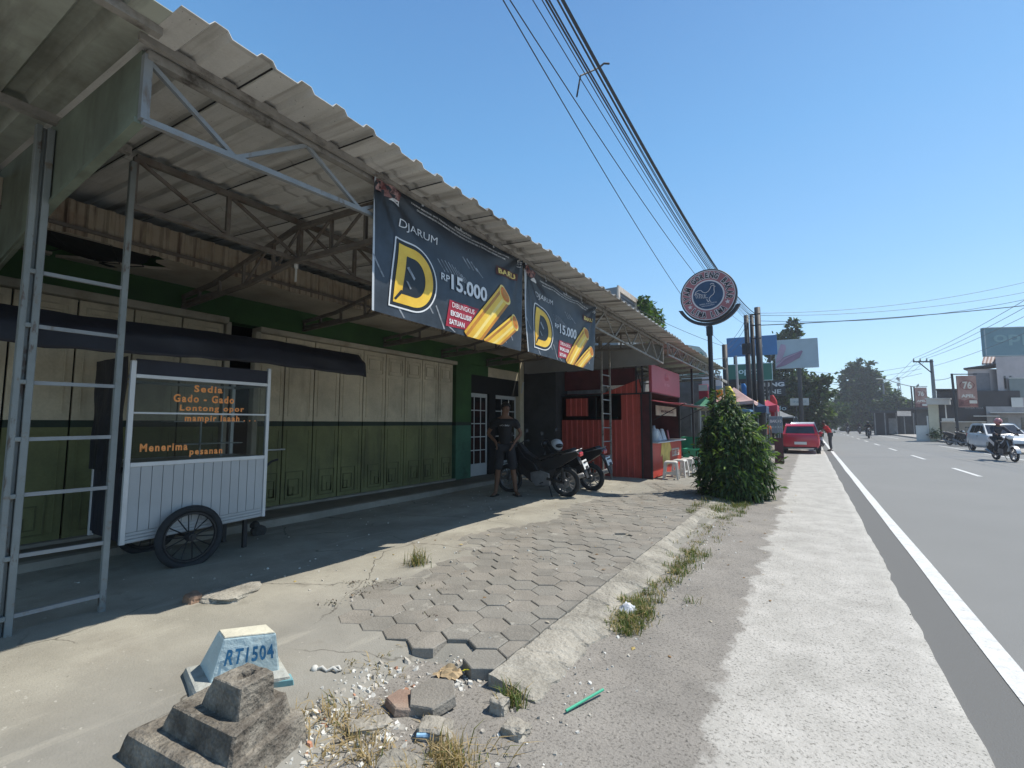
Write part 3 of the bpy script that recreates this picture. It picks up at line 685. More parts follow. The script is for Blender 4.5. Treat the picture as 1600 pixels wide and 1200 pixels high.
b = MB(); b.tube([(-6.25,2.285,.388),(-5.15,2.285,.388)], .016, 8); b.build('axle', M_spoke, cart); b = MB(); b.tube([(-5.45,3.05,.9),(-5.45,3.22,1.05),(-5.45,3.30,1.07)],.014,6); b.build('push_handle', M_spoke, cart)
for x in (-5.5,-5.95): b = MB(); b.box(x-.02,2.95,.10,x+.02,2.99,.46); b.build('leg', M_spoke, cart)
b = MB(); b.sphere((-5.97,3.40,.145), .10, 10, 7, sc=(.8,.9,.75)); b.sphere((-5.98,3.36,.22), .07, 9, 6, sc=(.8,.9,.7))
for i, p in enumerate(b.v): b.v[i] = p+V((nz(p.x*9,p.y*9,p.z*9), nz(p.y*9,p.z*9,p.x*9), nz(p.z*9,1,2)))*.02
tag(b.build('dark_rock', mat('dark_rock', (.05,.048,.045), .9, scale=9, var=.3, bump=.6), origin=(-5.97,3.40,.09)), 'dark rock wedged on the ground against the porch step beside the cart', 'rock')

# ------------------------------------------------------------------ hanging banners
M_bn = mat('banner_vinyl', (.022,.030,.043), .42, scale=1.3, var=.3, col2=(.040,.052,.070), stain=(.012,.015,.020), sscale=1.6, slo=.45, shi=.62, spec=.5)
M_bw = mat('banner_white', (.62,.63,.64), .5, scale=8, var=.05)
M_bgrey = mat('banner_streak', (.20,.215,.235), .5, scale=14, var=.5)
M_gold = mat('banner_gold', (.62,.32,.012), .4, scale=1.3, var=.1, col2=(.76,.50,.05), lo=.4, hi=.6)
M_gold2 = mat('banner_gold_dark', (.40,.16,.012), .4, scale=3, var=.3)
M_goldl = mat('banner_gold_pale', (.74,.58,.18), .4, scale=3, var=.1)
M_bblack = mat('banner_black', (.008,.009,.011), .4, scale=3, var=.2)
M_bred = mat('banner_red', (.30,.012,.03), .45, scale=5, var=.12)
M_bedge = mat('banner_hem', (.42,.45,.48), .5, scale=5, var=.1)
M_photo = mat('banner_picture', (.22,.055,.06), .5, scale=7, var=.5, col2=(.40,.26,.25), stain=(.05,.02,.025), sscale=9, slo=.5, shi=.62)
M_baru = mat('banner_label', (.075,.018,.012), .5, scale=5, var=.2)
def arc(cx, cy, rx, ry, a0, a1, n): return [(cx+rx*math.cos(a0+(a1-a0)*i/n), cy+ry*math.sin(a0+(a1-a0)*i/n)) for i in range(n+1)]
def banner(label, P, seed, X, sag):
    # P: bottom-left, bottom-right, top-right, top-left as (y, z)
    root = thing('hanging_banner', label, 'banner', (X, (P[0][0]+P[1][0])/2, min(P[0][1], P[1][1])), group='advertising banners hung from the canopy')
    def pt(u, v, e=0.):
        y = (P[0][0]*(1-u)+P[1][0]*u)*(1-v)+(P[3][0]*(1-u)+P[2][0]*u)*v
        z = (P[0][1]*(1-u)+P[1][1]*u)*(1-v)+(P[3][1]*(1-u)+P[2][1]*u)*v
        z -= sag*4*u*(1-u)*max(0, v-.2)*(.55+.45*abs(math.sin(3*math.pi*u)))
        d = .020*nz(u*2.2, v*1.2, seed)+.016*math.sin(9*u+3*v+seed)*max(0,v-.4)*1.2
        for cu in (0., 1.):     # folds running down from the tied corners
            a = math.atan2(abs(u-cu)*2, 1.02-v+1e-3); rr = math.hypot((u-cu)*2, 1-v)
            d += .022*math.sin(a*14+seed)*math.exp(-rr*2.2)
        return V((X+.035+d+e, y, z))
    b = MB(); b.grid(56, 30, lambda u, v: pt(u, v)); o = b.build('vinyl_sheet', M_bn, root, smooth=True)
    b = MB()
    for k in range(24):
        v0, v1 = k/24, (k+1)/24; b.add([pt(0,v0,.003),pt(.010,v0,.003),pt(.010,v1,.003),pt(0,v1,.003)],[(0,1,2,3)])
    for k in range(5):
        u = k/4; q = pt(min(max(u,.01),.99), .985, .004); b.tube([q, q+V((-.03,0,.07+sag*4*u*(1-u)))],.004,4)
        b.lathe([(.006,0),(.014,0),(.014,.003),(.006,.003)],8,q,(1,0,0))
    b.build('hem', M_bedge, root)
    def poly(mb, pts, mi, e):   # fan of small triangles that follows the folds
        c = (sum(p[0] for p in pts)/len(pts), sum(p[1] for p in pts)/len(pts)); n = len(pts); K = 4; vs = []; fs = []
        for k in range(K+1):
            for a, b_ in pts: vs.append(pt(c[0]+(a-c[0])*k/K, c[1]+(b_-c[1])*k/K, e))
        for k in range(K):
            for i in range(n): fs.append((k*n+i, k*n+(i+1)%n, (k+1)*n+(i+1)%n, (k+1)*n+i))
        mb.add(vs, fs, mi)
    def strip(mb, A, B, mi, e):
        n = len(A); vs = []; K = 3
        for i in range(n):
            for k in range(K+1): vs.append(pt(A[i][0]+(B[i][0]-A[i][0])*k/K, A[i][1]+(B[i][1]-A[i][1])*k/K, e))
        mb.add(vs, [(i*(K+1)+k, i*(K+1)+k+1, (i+1)*(K+1)+k+1, (i+1)*(K+1)+k) for i in range(n-1) for k in range(K)], mi)
    def dense(pts, m=5):
        out = []
        for i in range(len(pts)):
            a = pts[i]; c = pts[(i+1) % len(pts)]
            for k in range(m): out.append((a[0]+(c[0]-a[0])*k/m, a[1]+(c[1]-a[1])*k/m))
        return out
    # printed picture patch
    b = MB(); poly(b, dense([(.004,.88),(.125,.875),(.127,.985),(.004,.99)]), 0, .003); poly(b, dense([(.07,.865),(.125,.855),(.126,.90),(.10,.905)]), 1, .005); b.build('picture_patch', [M_photo, M_bw], root)
    # light streaks
    rs = random.Random(seed)
    for k in range(9):
        u0 = .34+.022*k; v0 = .56+.028*math.sin(k*.5)-.004*k; l = .05; b = MB(); poly(b, dense([(u0,v0+.03),(u0+.004,v0+.035),(u0+.05,v0-.05),(u0+.046,v0-.055)],3), 0, .003); b.build('light_streak', M_bgrey, root)
    for u0, v0, l in ((.0,.30,.1),(.10,.03,.1),(.26,.14,.09),(.33,.05,.13),(.40,.0,.05),(.50,.66,.06),(.53,.66,.06),(.56,.66,.05),(.60,.62,.05),(.80,.07,.09),(.86,.12,.1),(.76,.02,.06)):
        b = MB(); poly(b, dense([(u0,max(v0+l,.012)),(u0+.006,v0+l+.01),(u0+.06,max(.01,v0-l*.3)),(u0+.052,max(.006,v0-l*.35))],3), 0, .003); b.build('light_streak', M_bgrey, root)
    # the big letter emblem
    b = MB(); x0, y0, x1, y1 = .085, .085, .305, .60; h = y1-y0
    def Dpath(i, n=26):
        pass
    def Dshape(inset, slant=.028):
        a, c = x0+inset*.55, x1-inset*.55; bt, tp = y0+inset, y1-inset
        pts = [(a, bt), (a+slant*.5, (bt+tp)/2), (a+slant, tp)]
        pts += arc(a+(c-a)*.42+slant*.6, (bt+tp)/2, (c-a)*.60, (tp-bt)/2, math.pi/2, -math.pi/2, 22)[0:]
        return pts
    def resamp(pts, n=72):
        P2 = pts+[pts[0]]; L_ = [0]
        for i in range(len(P2)-1): L_.append(L_[-1]+math.hypot(P2[i+1][0]-P2[i][0], (P2[i+1][1]-P2[i][1])*.5))
        out = []; j = 0
        for k in range(n):
            t = L_[-1]*k/n
            while L_[j+1] < t: j += 1
            s = (t-L_[j])/max(1e-9, L_[j+1]-L_[j]); out.append((P2[j][0]+(P2[j+1][0]-P2[j][0])*s, P2[j][1]+(P2[j+1][1]-P2[j][1])*s))
        return out
    def ring(i0, i1, mi, e):
        A = resamp(Dshape(i0)); B = resamp(Dshape(i1)); strip(b, A+[A[0]], B+[B[0]], mi, e)
    poly(b, dense(Dshape(-.010),2), 1, .004)
    ring(-.016, -.004, 0, .007); ring(.024, .100, 2, .007)
    poly(b, dense([(.136,.215),(.148,.205),(.112,.128),(.102,.134)],3), 1, .009)
    poly(b, dense([(.165,.405),(.178,.42),(.212,.345),(.205,.325)],3), 4, .009); poly(b, dense([(.160,.30),(.172,.295),(.190,.25),(.182,.24)],3), 4, .009)
    b.build('emblem', [M_bw, M_bblack, M_gold, M_goldl, M_bgrey], root)
    # cigarillo shapes in gold, printed on the lower right corner
    b = MB()
    def rod(p0, p1, w, mi_cut, e):
        ax = V((p1[0]-p0[0], (p1[1]-p0[1])*.5)); n_ = V((-ax.y, ax.x)).normalized()
        N2 = (n_.x*w, n_.y*w/.5); n = 14
        for t0, t1, mi in ((-1,-.72,1),(-.72,-.35,0),(-.35,-.05,2),(-.05,.45,0),(.45,.75,1),(.75,1,0)):
            A = [(p0[0]+(p1[0]-p0[0])*i/n+N2[0]*t0, p0[1]+(p1[1]-p0[1])*i/n+N2[1]*t0) for i in range(n+1)]
            B = [(p0[0]+(p1[0]-p0[0])*i/n+N2[0]*t1, p0[1]+(p1[1]-p0[1])*i/n+N2[1]*t1) for i in range(n+1)]
            A = [(min(a,.995), max(c,-.0)) for a, c in A]; B = [(min(a,.995), max(c,-.0)) for a, c in B]
            strip(b, A, B, mi, e)
        d2 = ax.normalized()
        def ell(k, sh): return [(p1[0]+N2[0]*k*math.cos(t)+d2.x*w*.55*k*math.sin(t)-d2.x*sh, p1[1]+N2[1]*k*math.cos(t)+d2.y*w*.55/.5*k*math.sin(t)-d2.y*sh/.5) for t in [2*math.pi*i/24 for i in range(24)]]
        poly(b, ell(1.05, 0), 2, e+.002); poly(b, ell(.86, 0), 0, e+.004); poly(b, ell(.80, -.002), mi_cut, e+.006); poly(b, ell(.52, -.004), 1, e+.008)
    rod((.555,-.04), (.83,.525), .055, 3, .010); rod((.685,-.06), (.925,.275), .044, 3, .014)
    b.build('gold_rods', [M_gold, M_gold2, M_goldl, mat('banner_amber', (.60,.17,.03), .5, scale=9, var=.25)], root)
    b = MB(); poly(b, dense([(.392,.04),(.53,.055),(.62,.285),(.415,.275)]), 0, .006); b.build('label_patch', M_bred, root); b = MB(); poly(b, dense([(.765,.715),(.945,.725),(.95,.80),(.77,.81)]), 0, .006)
    b.build('label_patch', M_baru, root)
    b = MB()
    def tx(s, u0, u1, v0, v1, e=.010, mi=0, bold=.0):
        q = MB(); put_text(q, s, lambda a, c: pt(u0+(u1-u0)*a, v0+(v1-v0)*c, e), 0, bold); q.build('lettering', (M_bw, M_goldl)[mi], root)
    tx('DJARUM', .125,.335,.685,.765, bold=-.004); tx('RP', .360,.415,.425,.485, bold=.005); tx('15.000', .425,.68,.375,.515, bold=.03)
    tx('BARU', .785,.93,.735,.79, mi=1, bold=.03)
    tx('DIBUNGKUS', .43,.585,.215,.26, e=.012, bold=.0); tx('EKSKLUSIF', .42,.565,.14,.185, e=.012, bold=.03); tx('SATUAN', .412,.515,.065,.11, e=.012, bold=.03)
    tx('PERINGATAN:', .455,.575,.957,.978, bold=.01)
    tx('KARENA MEROKOK, SAYA TERKENA KANKER TENGGOROKAN. LAYANAN BERHENTI MEROKOK (0800-177-6565)', .18,.865,.925,.945, bold=.01)
    tx('DILARANG MENJUAL DAN MEMBERI KEPADA ORANG DI BAWAH USIA 21 TAHUN DAN PEREMPUAN HAMIL', .21,.84,.892,.912, bold=.01)
    tx('21+', .952,.980,.912,.935, bold=.02)
    A = [(.966+.022*math.cos(t), .923+.040*math.sin(t)) for t in [2*math.pi*i/24 for i in range(25)]]; B = [(.966+.018*math.cos(t), .923+.033*math.sin(t)) for t in [2*math.pi*i/24 for i in range(25)]]
    strip(b, A, B, 0, .008)
    b.build('age_mark', M_bw, root)
banner('larger dark cigarette banner with gold letter emblem, hung nearest the camera', [(2.525,2.415),(4.845,2.385),(4.845,3.545),(2.51,3.575)], 2.3, -2.985, .045)
banner('smaller looking dark cigarette banner with gold letter emblem, hung beyond the first banner', [(5.02,2.405),(7.12,2.36),(7.30,3.455),(4.91,3.525)], 6.1, -2.985, .10)

# ------------------------------------------------------------------ stones and blocks in the foreground
M_stone = mat('lava_stone', (.165,.145,.122), .95, scale=6, var=.35, col2=(.27,.245,.205), lo=.4, hi=.62, bump=1., bscale=45, stain=(.36,.33,.27), sscale=5, slo=.62, shi=.74, fine=.2, spec=.15)
def rough_tier(mb, bot, top, zb, zt, n, amp, seed, hole=None):
    """one tier of the carved stone: corners front, right, back, left (bottom and top), faces and edges worn"""
    bm = bmesh.new(); bmesh.ops.create_cube(bm, size=2)
    bmesh.ops.bevel(bm, geom=bm.edges[:], offset=.06, segments=1, affect='EDGES')
    bmesh.ops.subdivide_edges(bm, edges=bm.edges[:], cuts=n, use_grid_fill=True)
    bl = lambda q, u, v: [(q[0][i]*(1-u)+q[1][i]*u)*(1-v)+(q[3][i]*(1-u)+q[2][i]*u)*v for i in (0,1)]
    c0 = V((sum(p[0] for p in bot)/4, sum(p[1] for p in bot)/4, 0))
    for v in bm.verts:
        t = (v.co.z+1)/2; u = (v.co.x+1)/2; w_ = (v.co.y+1)/2; pb_, pt_ = bl(bot, u, w_), bl(top, u, w_)
        x = pb_[0]*(1-t)+pt_[0]*t; y = pb_[1]*(1-t)+pt_[1]*t; z = zb+(zt-zb)*t
        d = nz(x*12+seed, y*12, z*12)*amp+nz(x*38, y*38+seed, z*38)*amp*.45
        o_ = V((x, y, 0))-c0; o_ = o_.normalized() if o_.length > 1e-4 else V()
        x += o_.x*d; y += o_.y*d; z += d*.7*(1 if v.co.z > .2 else 0)
        if hole and v.co.z > .5:
            r_ = math.hypot(x-hole[0], y-hole[1]); z -= hole[3]*sst(hole[2], hole[2]*.55, r_)
        v.co = (x, y, z)
    bm.verts.ensure_lookup_table()
    mb.add([v.co.copy() for v in bm.verts], [tuple(v.index for v in f.verts) for f in bm.faces])
    bm.free()
ped = thing('stone_pedestal', 'dark worn three tiered square stone pedestal with a socket hole on top', 'pedestal', (-2.13,1.17,.02))
for k, (zb, zt, bt, tp, hl) in enumerate([
        (.02,.180,[(-1.87,.935),(-2.02,1.45),(-2.66,1.39),(-2.60,.86)],[(-1.90,.970),(-2.025,1.405),(-2.58,1.34),(-2.53,.905)],None),
        (.170,.278,[(-1.935,1.03),(-2.068,1.37),(-2.50,1.34),(-2.445,.995)],[(-1.955,1.055),(-2.068,1.345),(-2.46,1.31),(-2.40,1.015)],None),
        (.268,.402,[(-2.035,1.105),(-2.066,1.292),(-2.32,1.27),(-2.305,1.085)],[(-2.048,1.122),(-2.066,1.272),(-2.24,1.254),(-2.248,1.102)],(-2.145,1.19,.036,.055))]):
    m = MB(); rough_tier(m, bt, tp, zb, zt, 9, .0065, 3*k+1, hl); o = m.build('tier', M_stone, ped, smooth=True); o.data.set_sharp_from_angle(angle=R(32))
M_rt = mat('pale_blue_paint', (.55,.66,.66), .8, scale=3, var=.10, stain=(.40,.42,.38), sscale=5, slo=.56, shi=.70, bump=.35, bscale=30)
M_rtc = mat('cream_top_paint', (.60,.57,.46), .85, scale=4, var=.12, stain=(.35,.33,.27), sscale=6, slo=.6, shi=.72, bump=.3)
M_teal2 = mat('turquoise_paint', (.16,.33,.36), .8, scale=5, var=.2, stain=(.30,.32,.30), sscale=7, slo=.55, shi=.7)
M_blueink = mat('blue_stencil', (.035,.17,.33), .8, scale=16, var=.25, stain=(.42,.50,.52), sscale=16, slo=.58, shi=.68)
rt = thing('marker_block', 'pale blue concrete marker block stencilled RT1504 behind the stone pedestal', 'concrete block', (-2.72,1.50,.06))
def slab8(B, T, zb, zt): return [V((*p, zb)) for p in B]+[V((*p, zt)) for p in T]
m = MB(); m.hexa(slab8([(-2.76,1.22),(-2.45,1.63),(-2.86,1.80),(-3.17,1.37)],[(-2.715,1.255),(-2.44,1.605),(-2.81,1.73),(-3.03,1.34)],.02,.135)); p = m.build('plinth', mat('plinth_grey_paint', (.40,.41,.38), .85, scale=4, var=.2, stain=(.26,.25,.21), sscale=6, slo=.48, shi=.66, bump=.4), rt, bevel=.018, seg=2)
m = MB(); m.hexa(slab8([(-2.515,1.525),(-2.436,1.63),(-2.50,1.66),(-2.58,1.56)],[(-2.51,1.525),(-2.428,1.612),(-2.50,1.64),(-2.575,1.55)],.03,.118)); m.build('painted_patch', M_teal2, p, bevel=.004)
BF = [(-2.735,1.33),(-2.553,1.612),(-2.84,1.69),(-3.01,1.40)]; TF = [(-2.712,1.381),(-2.54,1.572),(-2.684,1.602),(-2.841,1.413)]
m = MB(); m.hexa(slab8(BF, TF, .12, .348)); o = m.build('marker_body', M_rt, rt, bevel=.010, seg=2)
cT = V((-2.695,1.492,0)); sh_ = lambda q, k: [tuple((V((*c_,0))*k+cT*(1-k))[:2]) for c_ in q]
m = MB(); m.hexa(slab8(sh_(TF,.97), sh_(TF,.94), .3485, .3535)); m.build('painted_top', M_rtc, o)
fl, fr, tl_, tr_ = V((*BF[0],.12)), V((*BF[1],.12)), V((*TF[0],.348)), V((*TF[1],.348)); fn_ = (fr-fl).cross(tl_-fl).normalized()
def rtf(a, c):
    u = .13+.80*a; v = .40+.36*c; return (fl*(1-u)+fr*u)*(1-v)+(tl_*(1-u)+tr_*u)*v+fn_*.011
m = MB(); v_, f_, _ = text2d('RT1504', .03, 1.15); m.add([rtf(a, c) for a, c in v_], f_); m.build('stencil_lettering', M_blueink, o)
# loose pavers, slabs and stones
def loose_hex(name, label, c, r_, h, rot, tilt, m, cat='paver'):
    s = MB(); s.lathe([(r_*.97,0),(r_,.006),(r_,h-.008),(r_*.95,h)], 6); 
    o = s.build(name, m); o.location = c; o.rotation_euler = (tilt[0], tilt[1], rot); OFF[o.name] = V(c); return tag(o, label, cat)
loose_hex('loose_paver', 'loose hexagonal paver lying tilted in the rubble hollow', (-1.745,1.975,.028), .135, .06, R(12), (R(6),R(-4)), HM[1])
loose_hex('loose_paver', 'reddish broken paver under the tilted loose paver', (-1.86,1.90,.006), .12, .045, R(40), (R(-5),R(8)), HM[3])
def chunk(name, label, cat, c, s, m, seed, group=None, rot=0., flat=.5, n=3):
    bm = bmesh.new(); bmesh.ops.create_cube(bm, size=2); bmesh.ops.bevel(bm, geom=bm.edges[:], offset=.25, segments=1, affect='EDGES')
    bmesh.ops.subdivide_edges(bm, edges=bm.edges[:], cuts=n, use_grid_fill=True)
    for v in bm.verts:
        d = 1+.28*nz(v.co.x*1.1+seed, v.co.y*1.1, v.co.z*1.1)+.08*nz(v.co.x*4+seed, v.co.y*4, v.co.z*4)
        v.co = (v.co.x*s[0]*d, v.co.y*s[1]*d, (v.co.z*d+.6)*s[2])
    me = bpy.data.meshes.new(name); bm.to_mesh(me); bm.free(); me.materials.append(m)
    o = bpy.data.objects.new(name, me); COL.objects.link(o); o.location = c; o.rotation_euler = (0,0,rot); OFF[o.name] = V(c)
    return tag(o, label, cat, group)
M_rub = mat('rubble', (.33,.305,.26), .95, scale=8, var=.25, bump=.8, bscale=40, spec=.1)
chunk('paving_slab', 'broken irregular concrete slab lying at the edge of the canopy shadow', 'slab', (-4.06,2.10,.10), (.16,.20,.035), M_kerb, 4, rot=.5)
chunk('brick_lump', 'small broken reddish lump beside the loose concrete slab', 'rubble', (-4.14,1.86,.095), (.06,.05,.05), mat('brick_lump', (.26,.17,.12), .95, scale=9, var=.3), 9)
chunk('concrete_lump', 'pale concrete lump in front of the tilted loose paver', 'rubble', (-1.58,1.80,.015), (.085,.06,.035), M_rub, 2, rot=.4)
chunk('concrete_lump', 'rough grey concrete lump at the shoulder edge near the green straw', 'rubble', (-1.26,2.02,.015), (.06,.05,.03), M_rub, 5)
chunk('concrete_lump', 'small pale stone beside the near grass tuft', 'rubble', (-1.42,2.12,.02), (.045,.04,.04), M_rub, 7)
chunk('concrete_lump', 'flat grey stone at the bottom of the rubble hollow', 'rubble', (-1.88,1.66,.012), (.10,.05,.025), M_rub, 12, rot=.8)
chunk('concrete_lump', 'dark grey rock between the white chips and the stone pedestal', 'rubble', (-1.52,1.55,.01), (.12,.08,.03), M_kerb, 14, rot=.2)
M_chipw = mat('white_chip', (.56,.55,.51), .8, scale=20, var=.15)
M_chipg = mat('grey_chip', (.40,.37,.32), .9, scale=20, var=.25)
M_chipo = mat('terracotta_chip', (.42,.21,.13), .9, scale=20, var=.25)
rr = random.Random(21); ch = MB()
def chip(x, y, z, r_, mi):
    a = rr.random()*6.28; n = rr.choice((4,5,6)); P_ = [(x+r_*rr.uniform(.6,1.1)*math.cos(a+6.283*k/n), y+r_*rr.uniform(.6,1.1)*math.sin(a+6.283*k/n)) for k in range(n)]
    h = r_*rr.uniform(.25,.7); tx, ty = rr.uniform(-.5,.5), rr.uniform(-.5,.5)
    vs = [(a_, b_, z-.01) for a_, b_ in P_]+[(x+(a_-x)*.75, y+(b_-y)*.75, z+h+tx*(a_-x)+ty*(b_-y)) for a_, b_ in P_]
    ch.add(vs, [tuple(range(n, 2*n))]+[(k, (k+1)%n, n+(k+1)%n, n+k) for k in range(n)], mi)
for k in range(2300):
    t = rr.random()
    if t < .82:
        x = rr.gauss(-1.86,.17); y = rr.gauss(1.80,.27)
        if x < -2.3 or y > 2.4 or y < 1.1: continue
        mi = rr.choices([0,1,2],[6,4,.7])[0]; s_ = abs(rr.gauss(0,.009))+.005
    elif t < .86: x = rr.uniform(-2.6,-1.65); y = rr.uniform(2.2,3.2); mi = rr.choice((0,1,1)); s_ = rr.uniform(.004,.011)
    else: x = rr.gauss(-1.15,.13); y = rr.uniform(1.6,7.5); mi = rr.choice((0,1,1)); s_ = rr.uniform(.005,.016)
    chip(x, y, max(gz(x,y), shz(x,y) if x > -1.4 else -1), s_, mi)
for k in range(160): x = rr.uniform(-4.2,-1.7); y = rr.uniform(2.3,11); chip(x, y, max(gz(x,y),.088), rr.uniform(.004,.018), rr.choice((0,1,1,1)))
for k in range(120): x = rr.uniform(-6.2,-4.2); y = rr.uniform(1.5,10); chip(x, y, gz(x,y), rr.uniform(.004,.016), rr.choice((0,1,1,1)))
for k in range(40): x = rr.uniform(-.9,.6); y = rr.uniform(2,9); chip(x, y, shz(x,y), rr.uniform(.004,.009), 1)
tag(ch.build('rubble_chips', [M_chipw, M_chipg, M_chipo]), 'scattered white and grey rubble chips over the pavers and dirt', 'rubble', kind='stuff')
s = MB(); s.tube([(-1.12,2.28,.035),(-1.02,2.54,.05)], .007, 8); tag(s.build('drinking_straw', mat('green_plastic', (.05,.36,.22), .4, var=.1), origin=(-1.07,2.41,.03)), 'green plastic straw lying on the shoulder near a grass tuft', 'straw')
s = MB(); s.tube([(-1.62,1.72,.045),(-1.50,1.80,.045)], .011, 8); tag(s.build('striped_tube', mat('blue_plastic', (.25,.42,.60), .35, scale=30, var=.6), origin=(-1.56,1.76,.03)), 'pale blue striped plastic tube lying in the rubble', 'litter')
s = MB(); s.grid(8,5,lambda u,v:(-1.93+.15*u+.02*nz(u*3,v*3),2.17+.07*v+.03*u,.035+.05*math.sin(u*3)*v+.02*nz(u*6,v*6)))
tag(s.build('paper_scrap', mat('brown_paper', (.46,.34,.20), .9, scale=9, var=.3), origin=(-1.85,2.2,.03)), 'crumpled brown paper scrap beside the missing pavers', 'litter')
s = MB(); s.grid(5,4,lambda u,v:(-1.79+.06*u,2.27+.025*v,.055+.02*u+.01*nz(u*9,v*9)))
tag(s.build('yellow_scrap', mat('yellow_plastic', (.72,.68,.05), .5, var=.1), origin=(-1.77,2.28,.05)), 'bright yellow plastic scrap on the brown paper', 'litter')
s = MB()
s.tube([(-2.47,1.77,.086),(-2.44,1.80,.10),(-2.40,1.80,.088),(-2.38,1.83,.10),(-2.345,1.83,.09),(-2.34,1.85,.088),(-2.37,1.86,.095),(-2.41,1.83,.088)], .009, 6)
s.sphere((-2.475,1.775,.09), .022, 8, 6); tag(s.build('white_clip', M_chipw, origin=(-2.43,1.8,.08), smooth=True), 'twisted white plastic clip on the concrete right of the marker block', 'litter')
s = MB(); s.grid(10,8,lambda u,v:(-1.33+.13*u+.02*nz(v*4,u*4),3.62+.12*v,.04+.06*math.sin(3.1*u)*math.sin(3.1*v)+.03*abs(nz(u*7,v*7))))
tag(s.build('plastic_bag', mat('bag_plastic', (.62,.63,.66), .35, scale=12, var=.3), origin=(-1.27,3.68,.03)), 'crumpled white plastic bag in the kerb grass', 'litter')
# ------------------------------------------------------------------ people
M_skin = mat('skin', (.15,.078,.048), .6, scale=9, var=.1)
M_hair = mat('hair', (.012,.010,.009), .6, scale=20, var=.2)
M_eye = mat('eye_dark', (.02,.015,.012), .3, var=.1); M_lip = mat('lip', (.17,.06,.05), .6, var=.1)
M_blackcl = mat('black_cloth', (.012,.012,.014), .85, scale=9, var=.3, bump=.3, bscale=20)
M_shorts = mat('dark_shorts', (.016,.017,.021), .85, scale=9, var=.3, bump=.3, bscale=20)
M_redcl = mat('red_cloth', (.50,.03,.03), .8, scale=9, var=.2); M_greycl = mat('grey_trousers', (.075,.072,.07), .85, scale=9, var=.2)
M_orcl = mat('orange_cloth', (.70,.15,.03), .8, scale=9, var=.2); M_helmet = mat('helmet_paint', (.03,.03,.035), .25, var=.2)
M_helmr = mat('helmet_pink', (.42,.16,.16), .25, var=.2); M_shoe = mat('shoe', (.02,.018,.016), .7, var=.2)
M_dkj = mat('dark_jacket', (.025,.03,.045), .8, scale=9, var=.25)
def skin_mesh(name, verts, edges, rad, m, parent, root_i=0, sub=2):
    me = bpy.data.meshes.new(name); me.from_pydata([tuple(v) for v in verts], edges, [])
    o = bpy.data.objects.new(name, me); COL.objects.link(o)
    o.modifiers.new('k', 'SKIN'); ss = o.modifiers.new('s', 'SUBSURF'); ss.levels = sub; ss.render_levels = sub
    for i, r_ in enumerate(rad): me.skin_vertices[0].data[i].radius = (r_, r_) if not isinstance(r_, tuple) else r_
    me.skin_vertices[0].data[root_i].use_root = True
    dg = bpy.context.evaluated_depsgraph_get(); m2 = bpy.data.meshes.new_from_object(o.evaluated_get(dg))
    bpy.data.objects.remove(o); bpy.data.meshes.remove(me)
    m2.materials.clear(); m2.materials.append(m); m2.polygons.foreach_set('use_smooth', [True]*len(m2.polygons)); m2.name = name
    n = bpy.data.objects.new(name, m2); COL.objects.link(n)
    if parent: n.parent = parent; OFF[n.name] = OFF.get(parent.name, V((0,0,0)))
    return n
STAND = dict(pelvis=(0,0,.95), spine=(.0,0,1.10), chest=(.01,0,1.30), nb=(0,0,1.45), neck=(.01,0,1.52), head=(.025,0,1.62), crown=(.02,0,1.70),
             shL=(0,.175,1.41), elL=(-.03,.23,1.13), wrL=(.05,.22,.88), shR=(0,-.175,1.41), elR=(-.03,-.23,1.13), wrR=(.05,-.22,.88),
             hipL=(0,.085,.91), knL=(.02,.10,.50), anL=(-.02,.11,.09), toL=(.14,.13,.03), hipR=(0,-.085,.91), knR=(.02,-.10,.50), anR=(-.02,-.11,.09), toR=(.14,-.13,.03))
